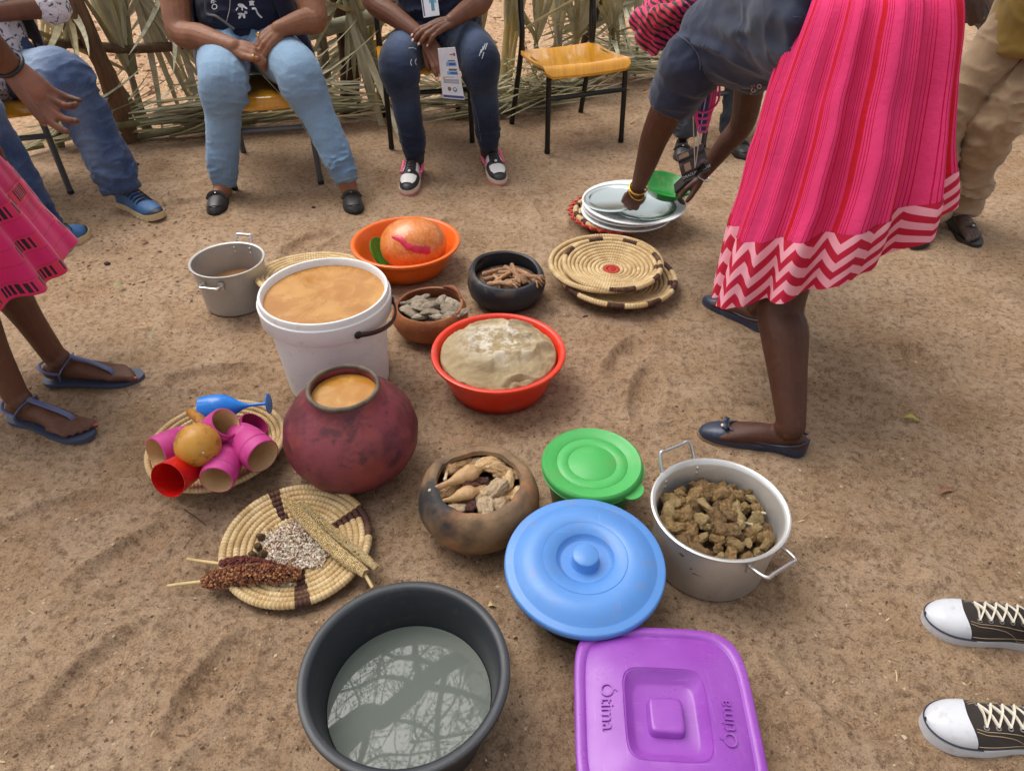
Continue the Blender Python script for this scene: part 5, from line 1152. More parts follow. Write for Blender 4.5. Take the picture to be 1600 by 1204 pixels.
# ---------------------------------------------------------------- chairs
ply = NT('plywood_varnished'); v_ = ply.mapping(ply.co(), (70, 3, 3)); n_ = ply.noise(1, 5, .65, v_); n2_ = ply.noise(1, 2, .5, ply.mapping(ply.co(), (12, .6, 1)))
ply.set(color=ply.mix(ply.ramp(n_, [(.4, 0.), (.6, 1.)]), ply.mix(ply.ramp(n2_, [(.4, 0.), (.6, 1.)]), lin(226, 160, 40), lin(214, 148, 34)), lin(206, 138, 30)), rough=.22, coat=.5, coatr=.1); ply = ply.mat
blk_fr = mk('frame_black', lin(26, 27, 30), .3, .2, rvar=.15, dirt=(30, dust, .15)); gry_fr = mk('frame_grey', lin(88, 92, 98), .4, .4, rvar=.15, dirt=(30, dust, .2)); cap_m = mk('foot_cap', lin(24, 24, 26), .6)
def chair(label, fl, fr_, mat, depth=.52, seat_h=.44, back=True):
    """school chair; fl and fr_ are the two front feet"""
    fl, fr_ = np.asarray(fl, float) * A(1, 1, 0), np.asarray(fr_, float) * A(1, 1, 0); x = unit(fr_ - fl); y = A(-x[1], x[0], 0); W = np.linalg.norm(fr_ - fl); c = (fl + fr_) / 2; o = thing('school_chair', label, 'chair', c + y * depth * .5, 'school chairs of plywood and tube')
    q = lambda u, v, z: c + x * u + y * v + A(0, 0, z); h = W / 2; r = .0145; D = depth - .13
    # seat, front edge rolled down, corners rounded
    nu, nv = 25, 26; U = np.linspace(-1, 1, nu); Vv = np.linspace(0, 1, nv); G = np.zeros((nv, nu, 3)); G2 = G.copy()
    for j, v in enumerate(Vv):
        yy = -.03 + v * (D + .04); drop = -.042 * np.clip(1 - v / .16, 0, 1) ** 1.6 + .008 * math.cos(v * 5); wd = (h + .022) * (1 - .06 * v); e = min(v, 1 - v) * (D + .04); k = .035; wd -= (k - math.sqrt(max(k * k - (k - e) ** 2, 0))) if e < k else 0
        for i, u in enumerate(U): G[j, i] = q(u * wd, yy + .02 * np.clip(1 - v / .16, 0, 1), seat_h + drop - .006 * (1 - u * u))
    mb = MB(); mb.grid(G); mb.grid((G - A(0, 0, .013))[:, ::-1]); edge = np.vstack([G[0], G[1:, -1], G[-1, -2::-1], G[-2:0:-1, 0]]); mb.grid(np.stack([edge - A(0, 0, .013), edge]), wrap=True); mb.build('seat', ply, o)
    for s in (-1, 1):
        mb = MB(); P = spline([q(s * h, 0, 0), q(s * h * .99, .01, seat_h * .6), q(s * h * .98, .016, seat_h - .055)], 14); mb.tube(P, r, 12); l = mb.build('leg', mat, o); mb = MB(); mb.tube(np.array([q(s * h, 0, 0), q(s * h, .001, .022)]), r * 1.12, 12); mb.build('foot_cap', cap_m if mat is gry_fr else mat, l)
        mb = MB(); P = spline([q(s * h, depth, 0), q(s * h * .97, depth - .07, seat_h * .6), q(s * h * .95, depth - .12, seat_h + .05), q(s * h * .95, depth - .10, seat_h + .20), q(s * h * .95, depth - .06, seat_h + .42)], 26); mb.tube(P, (r * 1.05), 12); l = mb.build('leg', mat, o); mb = MB(); mb.tube(np.array([q(s * h, depth, 0), q(s * h, depth - .003, .022)]), r * 1.12, 12); mb.build('foot_cap', cap_m if mat is gry_fr else mat, l)
        mb = MB(); mb.tube(spline([q(s * h * .98, .016, seat_h - .055), q(s * h * .97, .03, seat_h - .028), q(s * h * .95, .08, seat_h - .022), q(s * h * .93, D - .02, seat_h - .02), q(s * h * .93, D + .01, seat_h + .0), q(s * h * .93, D + .03, seat_h + .10), q(s * h * .93, depth - .075, seat_h + .42)], 40), r, 12); mb.build('seat_rail', mat, o)
    mb = MB(); mb.tube(np.array([q(-h, .006, seat_h * .66), q(h, .006, seat_h * .66)]), r * .9, 12); mb.build('stretcher', mat, o)
    G = np.zeros((10, 20, 3))
    for j in range(10):
        for i in range(20): u = -1 + 2 * i / 19; G[j, i] = q(u * (h + .01), depth - .085 + .03 * (1 - u * u) + .02 * j / 9, seat_h + .27 + .17 * j / 9)
    mb = MB(); mb.grid(G); mb.grid((G - y * .012)[:, ::-1]); edge = np.vstack([G[0], G[1:, -1], G[-1, -2::-1], G[-2:0:-1, 0]]); mb.grid(np.stack([edge, edge - y * .012]), wrap=True); mb.build('backrest', ply, o); return o
chair('empty school chair with black frame and yellow plywood seat', gp(855, 240), gp(970, 222), blk_fr)
chair('grey framed school chair under the sitter in light jeans', gp(368, 299), gp(502, 288), gry_fr)
chair('black framed school chair under the sitter in dark jeans', gp(612, 232), gp(738, 222), blk_fr)
chair('grey framed school chair under the sitter in a floral shirt', gp(-52, 322), gp(112, 304), gry_fr)
chair('school chair behind the bending woman, only its grey legs showing', gp(1098, 232), gp(1226, 214), gry_fr)
chair('school chair behind the man in khaki, almost wholly hidden', gp(1560, 180), gp(1690, 180), gry_fr)
# ---------------------------------------------------------------- people
def add_nails_palm(me, pts, r):
    co = getco(me); f = np.zeros(len(co))
    for p in pts: f = np.maximum(f, gauss(co, p, r))
    attr(me, 'palm', np.clip(f, 0, 1))
def torso(mb, hip, chest, neck, wid, dep, belly=1.0):
    hip, chest, neck = (np.asarray(q, float) for q in (hip, chest, neck)); limb(mb, [hip, hip * .6 + chest * .4, chest, chest * .35 + neck * .65], [(wid * 1.02, dep), (wid * .95 * belly, dep * 1.05 * belly), (wid, dep * 1.0), (wid * .62, dep * .7)], 28, 30)
    limb(mb, [chest * .4 + neck * .6, neck], [.06, .055])
def sitter(root, hips, knees, ankles, R, mat, name='jeans', waist=None, fade=None, spots=(), seed=1, base=.0018, vox=.0062, hem=True, pelvis=(.2, .15)):
    """trousers of a seated person: R = thigh, knee, calf, ankle radii"""
    mb = MB(); hc = (hips[0] + hips[1]) / 2
    limb(mb, [hc + A(0, .07, .06), hc + A(0, .06, .12), hc + A(0, .05, .2) if waist is None else waist], [(pelvis[0], pelvis[1]), (pelvis[0] * .98, pelvis[1]), (pelvis[0] * .92, pelvis[1] * .95)], 24, 14)
    for h, k, a in zip(hips, knees, ankles):
        mid = h * .5 + k * .5 + A(0, 0, .008); sh = k * .62 + a * .38 + A(0, .018, 0); lo = k * .25 + a * .75 + A(0, .012, 0)
        P = spline([h, mid, k + A(0, .02, .0), k * .86 + a * .14 + A(0, .0, -.0), sh, lo, a + A(0, 0, -.025)], 60); rr_ = np.interp(np.linspace(0, 1, 60), [0, .18, .33, .5, .66, .84, 1], [R[0] * 1.02, R[0], R[1] * 1.02, R[1] * .98, R[2], R[2] * .72 + R[3] * .28, R[3]]); mb.tube(P, rr_, 22, caps=True)
    return cloth(name, mb, vox, mat, root, base=base, spots=spots, sc=(8, 8, 18), seed=seed, fade=fade)
def arm(mb, sh, el, wr, R):
    return limb(mb, [sh, sh * .5 + el * .5, el, el * .6 + wr * .4, wr], [R[0], R[1], R[2], R[3], R[4]], 16, 30)
def hidden_legs(mb, hips, knees, ankles, r=(.06, .035, .032)):
    for h, k, a in zip(hips, knees, ankles): limb(mb, [h, k + A(0, .03, -.02), k * .5 + a * .5 + A(0, .03, 0), a], [r[0], r[1], r[1], r[2]], 12, 24)
white_print = mk('print_white', lin(226, 228, 230), .7); gold = mk('gold', lin(214, 168, 70), .25, .95); silver = mk('silver', lin(196, 196, 196), .25, .95)

# ---- sitter in light jeans and navy vest
ho = A(-1.31, 3.86, .555); hips = [ho + A(-.115, 0, 0), ho + A(.105, 0, 0)]; knees = [at(346, 122, 3.42), at(462, 112, 3.46)]; ank = [at(348, 282, 3.34), at(540, 276, 3.30)]
p2 = thing('person', 'seated person in light blue jeans and navy vest, hands clasped in the lap', 'person', (-1.15, 3.5, 0))
SK2 = skin('skin_warm_brown', lin(146, 98, 72))
mb = MB(); chest = A(-1.31, 3.93, .95); neck = A(-1.31, 3.92, 1.12); torso(mb, ho + A(0, .06, .05), chest, neck, .13, .11); hidden_legs(mb, hips, knees, ank)
hd = A(-1.31, 3.88, 1.28); head_shape(mb, hd, .105, 0, neck)
eL, wL = at(282, 48, 3.68), at(366, 74, 3.50); eR, wR = at(492, 28, 3.70), at(436, 46, 3.56)
arm(mb, A(-1.60, 3.9, 1.00), eL, wL, (.078, .072, .062, .056, .036)); arm(mb, A(-1.03, 3.9, 1.0), eR, wR, (.078, .07, .06, .052, .036))
fist = ((38, 62, 40), (42, 64, 40), (46, 66, 40), (50, 68, 40))
hand(mb, wL, at(408, 84, 3.47) - wL, A(-.1, -.55, .75), 1, ((34, 58, 30), (36, 60, 32), (40, 60, 34), (44, 60, 36)), 3, (.95, .25, .15), 1.08, 1.25, 14)
hand(mb, wR, at(408, 68, 3.50) - wR, A(.15, -.6, .75), -1, ((30, 60, 40), (34, 62, 40), (38, 64, 40), (44, 64, 40)), 3, (.9, .3, -.2), 1.05, 1.22, 18)
for a_, e_ in zip(ank, (gp(345, 318), gp(552, 316))): limb(mb, [a_, a_ * .6 + e_ * .4, e_ + A(0, 0, .04)], [.042, .042, .036])
link('body', remesh(mb, .0042, 2), SK2, p2)
DEN2 = denim('denim_light', lin(82, 112, 142), lin(142, 170, 196))
j2 = sitter(p2, hips, knees, ank, (.118, .102, .080, .050), DEN2, pelvis=(.235, .17), spots=[(knees[0] + A(.05, .0, -.08), .08, .018), (knees[1] + A(.04, .0, -.07), .08, .018), (hips[0] + A(.1, -.1, .06), .10, .018), (hips[1] + A(-.04, -.12, .06), .10, .018), (ank[0] + A(0, 0, .06), .08, .010), (ank[1] + A(0, 0, .05), .09, .013)], fade=lambda co: .35 + .5 * gauss(co, knees[0] + A(0, .0, .1), .2) + .5 * gauss(co, knees[1] + A(0, 0, .1), .2) + .35 * gauss(co, (knees[0] + ank[0]) / 2, .14) + .3 * gauss(co, (knees[1] + ank[1]) / 2, .14), seed=3)
sf = surf(j2); seam = mk('seam_thread', lin(176, 170, 150), .8)
def seamline(name, pts, f, parent, mat=seam, r=.0011, n=30):
    P = [f(x, y, .0012) for x, y in spline(np.asarray(pts, float), n)]; P = [q for q in P if q is not None]
    if len(P) > 4: mb = MB(); mb.tube(np.array(P), r, 5); return mb.build(name, mat, parent)
seamline('seam', [(404, 110), (430, 140), (455, 165), (490, 225), (520, 270)], sf, j2); seamline('seam', [(398, 120), (394, 145)], sf, j2); seamline('hem_stitch', [(528, 283), (545, 279), (560, 274)], sf, j2); seamline('hem_stitch', [(335, 290), (350, 292), (362, 292)], sf, j2)
NAVY = fabric('jersey_navy', lin(34, 40, 62), lin(28, 33, 52))
mb = MB(); limb(mb, [ho + A(0, .02, .11), ho + A(0, .02, .22), chest + A(0, -.02, 0), chest * .4 + neck * .6], [(.205, .175), (.215, .185), (.205, .165), (.13, .10)], 28, 26)
limb(mb, [A(-1.5, 3.92, 1.03), A(-1.6, 3.9, .99), A(-1.60, 3.86, .93)], [.085, .088, .086]); limb(mb, [A(-1.12, 3.92, 1.03), A(-1.02, 3.9, .99), A(-1.03, 3.86, .93)], [.085, .088, .086])
sh2 = cloth('t_shirt', mb, .008, NAVY, p2, .004, [(ho + A(0, -.1, .15), .16, .008)], (6, 6, 16), 8)
f2 = surf(sh2)
fly = [ell(377, 9, 6, 3.2, .35), *stroke([(372, 12), (369, 17)], .9, 4), *stroke([(378, 12), (379, 17)], .9, 4), ell(383, 12, 4.5, 1.6, .6)]; fly2 = [ell(377, 22, 6, 2.0, .1), ell(375, 26, 2, 4, .4), ell(381, 25, 2, 4.2, -.3), ell(384, 20, 2.6, 2, 0)]; bug = [ell(393, 5, 3.4, 4.2, 0), *stroke([(389, 2), (397, 9)], .8, 4), *stroke([(397, 2), (390, 9)], .8, 4)]; worm = stroke([(393.5, 14), (399, 14), (403, 22), (409, 28)], 1.3, 14)
for nm, pl in (('fly_print', fly), ('gnat_print', fly2), ('mite_print', bug), ('worm_print', worm)): patch(nm, pl, f2, white_print, sh2)
print_text('lettering', 'V\u00e9O', 13, 334, 4, math.radians(80), f2, white_print, sh2)
# vest: open at the front, hanging over the hips
def vest(root, c, wz, mat, gap0, gap1, name='vest', z1=1.04, th=.006, flare=.0, seed=3, drop=.10, gapz=None):
    """wz = [(z, half width, half depth)] from top to bottom; the front opening runs from gap0 to gap1 (radians from -Y)"""
    nz, na = 36, 72; Z = np.linspace(wz[0][0], wz[-1][0], nz); zz_ = [q[0] for q in wz][::-1]; G = np.zeros((nz, na, 3))
    for j, z in enumerate(Z):
        w = np.interp(z, zz_, [q[1] for q in wz][::-1]); dp = np.interp(z, zz_, [q[2] for q in wz][::-1]); cy = np.interp(z, zz_, [(q[3] if len(q) > 3 else 0) for q in wz][::-1]); t_ = j / (nz - 1); a0 = gap0[0] + (gap1[0] - gap0[0]) * t_; a1 = gap0[1] + (gap1[1] - gap0[1]) * t_
        a = np.linspace(a0, 2 * math.pi - a1, na); k = 1 + .025 * t_ * np.sin(a * 9 + 2 * t_)
        G[j, :, 0] = c[0] - w * np.sin(a) * k; G[j, :, 1] = c[1] + cy - dp * np.cos(a) * k; G[j, :, 2] = z - drop * t_ ** 2 * np.abs(np.sin(a)) ** 3
    P = G.reshape(-1, 3); G = (P + .006 * np.stack([vn(P, 14, seed), vn(P, 14, seed + 1), 0 * P[:, 0]], 1)).reshape(G.shape); nr = np.stack([G[..., 0] - c[0], G[..., 1] - c[1], 0 * G[..., 0]], -1); nr /= np.linalg.norm(nr, axis=-1)[..., None]
    H = G - nr * th; mb = MB(); mb.grid(G[:, ::-1]); mb.grid(H); e = np.vstack([G[0], G[1:, -1], G[-1, -2::-1], G[-2:0:-1, 0]]); eh = np.vstack([H[0], H[1:, -1], H[-1, -2::-1], H[-2:0:-1, 0]]); mb.grid(np.stack([e, eh]), wrap=True); return mb.build(name, mat, root)
VST = fabric('vest_navy', lin(44, 44, 70), lin(36, 36, 58)); vest(p2, ho + A(0, .05, 0), [(1.06, .18, .15), (.9, .235, .2), (.72, .265, .23), (.6, .30, .20, .02), (.50, .31, .20, .03)], VST, (.62, .78), (1.0, 1.0), drop=.10)
swept([at(322, -10, 3.62), at(322, 20, 3.6), at(338, 26, 3.58), at(366, 46, 3.56)], .006, .002, mk('bag_strap', lin(52, 52, 56), .6), 'strap', p2, up=(0, -1, 0)); swept([at(360, -20, 3.63), at(359, 12, 3.62), at(354, 34, 3.61)], .0016, .0016, silver, 'necklace', p2)
for q, d_ in ((at(403, 54, 3.455), (.6, -.2, -.6)), (at(396, 90, 3.44), (.9, -.2, -.3))):
    mb = MB(); M = frame(d_); a = np.linspace(0, 6.2832, 25); mb.tube(q + (np.stack([np.cos(a), np.sin(a), 0 * a], 1) * .0135) @ M.T, .0022, 6, caps=False); mb.build('ring', gold, p2)
LOAF = mk('leather_black', lin(44, 42, 42), .45, var=[(14, lin(70, 66, 62), .5, .75)], rvar=.2, bump=(90, .2, .002)); SOLE = mk('rubber_black', lin(26, 25, 25), .6)
def loafer(heel, toe, root):
    s_ = slab(heel, toe, .047, 0, .014).build('shoe', SOLE, root); u = upper(heel, toe, .046, [(0, .05), (.1, .056), (.3, .042), (.5, .052), (.62, .05), (.8, .04), (.94, .03), (1, .012)], .012); u.build('upper', LOAF, s_)
    o, d, s, L = footframe(heel, toe); q = lambda t_, y, z: o + d * t_ * L + s * y + A(0, 0, z); swept([q(.64, -.042, .036), q(.63, -.02, .064), q(.63, .02, .064), q(.64, .042, .036)], .012, .004, LOAF, 'strap', s_, up=d); mb = MB(); mb.ball(q(.63, 0, .069), (.006, .006, .003), 10); mb.build('stud', silver, s_)
    mb = MB(); a = np.linspace(-.95, .95, 22); mb.tube(np.array([q(.80 + .15 * math.cos(k * 1.5), .034 * math.sin(k * 1.55), .046 - .012 * abs(k)) for k in a]), .003, 6); mb.build('toe_seam', LOAF, s_); return s_
loafer(gp(352, 296, 0), gp(336, 338, 0), p2); loafer(gp(544, 296, 0), gp(556, 336, 0), p2)
hair(p2, hd, .105, 0); face_bits(p2, hd, .105, 0)

# ---- sitter in dark jeans, brochure in hand
ho = A(-.37, 4.02, .555); hips = [ho + A(-.11, 0, 0), ho + A(.11, 0, 0)]; knees = [at(622, 100, 3.62), at(750, 92, 3.66)]; ank = [at(648, 238, 3.60), at(764, 222, 3.68)]
p3 = thing('person', 'seated person in dark blue jeans holding a brochure, pink and white sneakers', 'person', (-.3, 3.65, 0))
SK3 = skin('skin_deep_brown', lin(118, 76, 56)); mb = MB(); chest = A(-.37, 4.08, .95); neck = A(-.37, 4.07, 1.12); torso(mb, ho + A(0, .06, .05), chest, neck, .13, .11); hidden_legs(mb, hips, knees, ank); hd = A(-.37, 4.03, 1.28); head_shape(mb, hd, .105, 0, neck)
eL, wL = at(585, 2, 3.90), at(668, 64, 3.70); eR, wR = at(752, 0, 3.90), at(704, 34, 3.72)
arm(mb, A(-.64, 4.05, 1.0), eL, wL, (.07, .066, .056, .048, .031)); arm(mb, A(-.1, 4.05, 1.0), eR, wR, (.07, .066, .055, .047, .032))
tp1 = hand(mb, wL, at(686, 98, 3.60) - wL, A(-.1, -.8, .5), 1, ((8, 14, 10), (10, 14, 10), (14, 18, 12), (20, 22, 14)), 5, (.8, .5, -.3), 1.02, 1.15)
tp2 = hand(mb, wR, at(652, 52, 3.63) - wR, A(-.1, -.5, .85), 1, ((10, 18, 14), (12, 18, 14), (14, 20, 14), (18, 22, 14)), 6, (.5, .7, -.5), 1.04, 1.15)
b3 = link('body', remesh(mb, .0036, 2), SK3, p3); nail = mk('nail_pale', lin(214, 170, 146), .3); nails(p3, tp1[:4] + tp2[:4], nail)
DEN3 = denim('denim_dark', lin(24, 31, 50), lin(80, 98, 130))
j3 = sitter(p3, hips, knees, ank, (.108, .092, .070, .047), DEN3, pelvis=(.215, .16), spots=[(knees[0] + A(.04, .0, -.08), .07, .008), (knees[1] + A(-.04, .0, -.08), .07, .008), (hips[0] + A(.1, -.1, .05), .10, .015), (hips[1] + A(-.1, -.1, .05), .10, .015), (ank[0] + A(0, 0, .06), .06, .010), (ank[1] + A(0, 0, .06), .06, .010)], fade=lambda co: .06 + .75 * gauss(co, hips[0] * .35 + knees[0] * .65 + A(0, -.03, .09), A(.06, .16, .12)) + .75 * gauss(co, hips[1] * .35 + knees[1] * .65 + A(0, -.03, .09), A(.06, .16, .12)) + .3 * gauss(co, knees[0] * .6 + ank[0] * .4, .09) + .25 * gauss(co, knees[1] * .6 + ank[1] * .4, .09), seed=5)
sf = surf(j3); wh = mk('fray_white', lin(190, 194, 204), .9); patch('fray', sum([stroke([(x, y), (x - 3, y + 10)], .6, 4) for x, y in ((755, 73), (758, 69), (761, 68), (752, 78), (756, 82))], []) + sum([stroke([(x, y), (x - 2, y + 5), (x, y + 10)], .6, 5) for x, y in ((643, 93), (650, 92))], []) + stroke([(638, 76), (645, 75), (650, 78)], .6, 5), sf, wh, j3)
seamline('seam', [(690, 112), (720, 125), (742, 170), (752, 220)], sf, j3, mk('seam_blue', lin(96, 110, 140), .8), .0009); seamline('seam', [(588, 60), (592, 100), (600, 140), (620, 200)], sf, j3, mk('seam_blue2', lin(96, 110, 140), .8), .0009)
mb = MB(); limb(mb, [ho + A(0, .02, .10), ho + A(0, .02, .22), chest + A(0, -.02, 0), chest * .4 + neck * .6], [(.20, .165), (.205, .175), (.195, .155), (.13, .10)], 28, 26); limb(mb, [A(-.55, 4.08, 1.03), A(-.64, 4.05, .99), A(-.65, 4.0, .92)], [.08, .082, .08]); limb(mb, [A(-.19, 4.08, 1.03), A(-.1, 4.05, .99), A(-.09, 4.0, .92)], [.08, .082, .08])
sh3 = cloth('t_shirt', mb, .008, NAVY, p3, .006, [(ho + A(0, -.1, .15), .2, .012)], (6, 6, 18), 9); f3 = surf(sh3)
# lanyard card
wpap = mk('paper_white', lin(222, 226, 236), .55, var=[(12, lin(206, 212, 224), .45, .65)]); 
def card(name, label, corners, th, mat, parent=None, cat='card'):
    """thin sheet through four corners (top left, top right, bottom right, bottom left)"""
    C = np.array(corners); n_ = unit(np.cross(C[1] - C[0], C[3] - C[0])); mb = MB(); V = np.vstack([C + n_ * th / 2, C - n_ * th / 2]); mb.add(V, [(0, 3, 2, 1), (4, 5, 6, 7), (0, 1, 5, 4), (1, 2, 6, 5), (2, 3, 7, 6), (3, 0, 4, 7)]); o = mb.build(name, mat, parent, False)
    if label: tag(o, label, cat)
    fr_n = n_ if n_ @ (A(0, 0, CAMH) - C.mean(0)) > 0 else -n_
    def q(u, v, lift=.0006): return C[0] * (1 - u) * (1 - v) + C[1] * u * (1 - v) + C[2] * u * v + C[3] * (1 - u) * v + fr_n * (th / 2 + lift)
    return o, q
def decal(o, q, name, mat, u0, v0, u1, v1, lift=.0006):
    mb = MB(); P = np.array([q(u0, v0, lift), q(u1, v0, lift), q(u1, v1, lift), q(u0, v1, lift)]); mb.add(P, [(0, 1, 2, 3)]); return mb.build(name, mat, o, False)
ink = mk('ink_grey', lin(92, 96, 110), .7); inkb = mk('ink_blue', lin(54, 84, 160), .6); inkl = mk('ink_sky', lin(120, 172, 216), .6); inkr = mk('ink_red', lin(190, 60, 60), .6); inkt = mk('ink_teal', lin(90, 140, 150), .6); inkn = mk('ink_navy', lin(58, 74, 140), .6)
o, q = card('lanyard_card', 'white printed card hanging on the chest of the brochure holder', [at(656, -14, 3.70), at(682, -16, 3.70), at(687, 24, 3.66), at(662, 28, 3.66)], .002, wpap)
decal(o, q, 'map_print', inkl, .45, .1, .9, .5); decal(o, q, 'map_print', inkt, .55, .35, .75, .8, .001); decal(o, q, 'edge_print', ink, .04, .05, .12, .95)
o, q = card('brochure', 'white folded brochure with blue pictures held by the sitter in dark jeans', [at(684, 76, 3.585), at(711, 74, 3.60), at(726, 156, 3.58), at(692, 153, 3.565)], .006, wpap, cat='brochure')
decal(o, q, 'logo_print', inkr, .82, .10, .92, .16); decal(o, q, 'logo_text', ink, .62, .12, .8, .14)
for v0, v1 in ((.27, .35), (.45, .52)): decal(o, q, 'picture', inkl, .35, v0, .9, v1); decal(o, q, 'picture_detail', inkb, .5, v0 + .02, .85, v1 - .02, .001); decal(o, q, 'caption', ink, .45, v0 - .035, .85, v0 - .01)
decal(o, q, 'caption', ink, .45, .40, .9, .42)
for v in (.56, .61, .63, .655, .675): decal(o, q, 'text_line', ink, .12, v, .88 if v > .57 else .7, v + .010)
def blob(o, q, name, mat, u, v, ru, rv, lift=.0008):
    mb = MB(); a = np.arange(16) * 2 * math.pi / 16; P = np.array([q(u, v, lift)] + [q(u + ru * math.cos(k), v + rv * math.sin(k), lift) for k in a]); mb.add(P, None, [(0, 1 + i, 1 + (i + 1) % 16) for i in range(16)]); mb.build(name, mat, o, False)
blob(o, q, 'crest', mk('ink_brown', lin(120, 112, 90), .6), .36, .80, .09, .045); blob(o, q, 'crest', inkt, .62, .81, .10, .05); blob(o, q, 'crest_detail', wpap, .62, .80, .05, .022, .0012); decal(o, q, 'border', inkn, .03, .93, .98, .98)
SNK_W = mk('sneaker_white', lin(220, 216, 212), .45, dirt=(30, dust, .3)); SNK_B = mk('sneaker_black', lin(42, 40, 42), .5); SNK_P = mk('sneaker_pink', lin(226, 96, 130), .45); SNK_S = mk('sneaker_sole', lin(214, 198, 178), .5, dirt=(26, dust, .5)); SNK_PS = mk('sneaker_pink_sole', lin(206, 128, 128), .5, dirt=(26, dust, .4))
def shell(heel, toe, w, hts, z0, t0, t1, a0, a1, push, n=14, m=16, e=2.4):
    """patch lying on a shoe upper: t along the foot, a0..a1 in 0..1 over the top from the left edge to the right"""
    o, d, s, L = footframe(heel, toe); tt = np.linspace(t0, t1, n); hw = np.maximum(outline(np.clip(tt, .012, .985), w=w), .004) + push; hh = np.interp(tt, [q[0] for q in hts], [q[1] for q in hts]) + push
    G = np.zeros((n, m, 3))
    for i in range(n):
        lo, hi = (a0(tt[i]) if callable(a0) else a0), (a1(tt[i]) if callable(a1) else a1); a = np.linspace(lo, hi, m) * math.pi; ca, sa = np.cos(a), np.sin(a); k = (np.abs(ca) ** e + np.abs(sa) ** e) ** (-1 / e)
        G[i] = o + d * tt[i] * L + s * (hw[i] * ca * k)[:, None] + A(0, 0, 1) * (z0 + hh[i] * sa * k)[:, None]
    mb = MB(); mb.grid(G); return mb
def sneaker(heel, toe, root):
    s_ = slab(heel, toe, .050, .010, .030).build('shoe', SNK_S, root); slab(heel, toe, .0505, 0, .011).build('outsole', SNK_PS, s_)
    hts = [(0, .05), (.08, .075), (.3, .078), (.45, .07), (.6, .056), (.75, .042), (.9, .032), (1, .012)]
    upper(heel, toe, .047, hts, .028).build('upper', SNK_B, s_)
    o, d, s, L = footframe(heel, toe); q = lambda t_, y, z: o + d * t_ * L + s * y + A(0, 0, z)
    shell(heel, toe, .047, hts, .028, .72, .915, lambda t_: .24 + .5 * max(t_ - .84, 0), lambda t_: .76 - .5 * max(t_ - .84, 0), .004).build('toe_box', SNK_W, s_)
    for lo, hi in ((.03, .30), (.70, .97)): shell(heel, toe, .047, hts, .028, .30, .62, lo, hi, .0025).build('side_panel', SNK_W, s_); shell(heel, toe, .047, hts, .028, .02, .16, lo, hi, .003).build('heel_panel', SNK_W, s_)
    shell(heel, toe, .047, hts, .028, .22, .66, .38, .62, .0035).build('tongue', SNK_B, s_)
    for k in range(6):
        t_ = .32 + .06 * k; z = .028 + float(np.interp(t_, [v[0] for v in hts], [v[1] for v in hts])); swept([q(t_, -.026, z - .008), q(t_ + .02, 0, z + .004), q(t_, .026, z - .008)], .0045, .0028, SNK_B, 'lace', s_, up=d, n=10)
    for sg in (-1, 1):
        swept([q(.22, .046 * sg, .060), q(.40, .0485 * sg, .046), q(.60, .0485 * sg, .062), q(.44, .050 * sg, .056), q(.26, .048 * sg, .076)], .004, .008, SNK_P, 'side_stripe', s_, up=s, n=24); swept([q(.02, .016 * sg, .103), q(.12, .029 * sg, .108), q(.26, .030 * sg, .099)], .006, .008, SNK_P, 'collar', s_, n=14)
    mb = MB(); mb.ball(q(.67, 0, .083), (.008, .012, .005), 10); mb.build('lace_tag', SNK_W, s_); return s_
sneaker(gp(652, 262, 0), gp(636, 307, 0), p3); sneaker(gp(762, 246, 0), gp(782, 291, 0), p3)
for a_, e_ in zip(ank, (gp(650, 270), gp(764, 254))): mb = MB(); limb(mb, [a_ + A(0, 0, .02), a_ * .5 + e_ * .5, e_ + A(0, 0, .07)], [.05, .046, .044]); mb.build('sock', SNK_B, p3)
hair(p3, hd, .105, 0); face_bits(p3, hd, .105, 0)

# ---- sitter at the left edge, floral shirt
ho = A(-2.42, 3.50, .50); hips = [ho + A(-.06, -.09, 0), ho + A(.06, .09, 0)]; knees = [at(-48, 172, 3.02), at(98, 124, 3.30)]; ank = [at(62, 352, 2.98), at(188, 288, 3.22)]
p1 = thing('person', 'seated person at the left edge in a floral shirt, blue jeans and blue sneakers', 'person', (-1.85, 3.4, 0))
mb = MB(); chest = A(-2.47, 3.55, .95); neck = A(-2.47, 3.54, 1.12); torso(mb, ho + A(0, .06, .05), chest, neck, .13, .11); hidden_legs(mb, hips, knees, ank); hd = A(-2.45, 3.50, 1.28); head_shape(mb, hd, .105, .6, neck)
eL, wL = A(-2.62, 3.25, .74), A(-2.40, 3.10, .78); eR, wR = at(96, 6, 3.66), A(-2.35, 3.36, .80); arm(mb, A(-2.66, 3.4, 1.0), eL, wL, (.062, .058, .05, .044, .03)); arm(mb, A(-2.28, 3.68, 1.0), eR, wR, (.062, .058, .05, .044, .03))
hand(mb, wL, (1, .1, -.2), (0, -.3, 1), 1, fist); hand(mb, wR, (.3, -1, -.2), (0, -.3, 1), -1, fist); link('body', remesh(mb, .0055, 2), SK3, p1); hair(p1, hd, .105, .6); face_bits(p1, hd, .105, .6)
DEN1 = denim('denim_mid', lin(40, 62, 100), lin(158, 176, 202))
sitter(p1, hips, knees, ank, (.106, .106, .098, .082), DEN1, pelvis=(.2, .16), base=.004, spots=[(knees[1] + A(.06, .02, -.06), .09, .014), (knees[1] + A(-.05, .1, .05), .09, .010), (ank[1] + A(0, 0, .05), .09, .018), (ank[0], .09, .016), (hips[1] + A(0, -.1, .08), .1, .010)], fade=lambda co: .08 + 1.0 * gauss(co, knees[1] * .7 + hips[1] * .3 + A(.0, -.06, .10), A(.10, .16, .10)) + .8 * gauss(co, knees[0] + A(0, .05, .1), .13) + .3 * gauss(co, knees[1] * .5 + ank[1] * .5 + A(0, -.08, 0), A(.05, .1, .16)), seed=7)
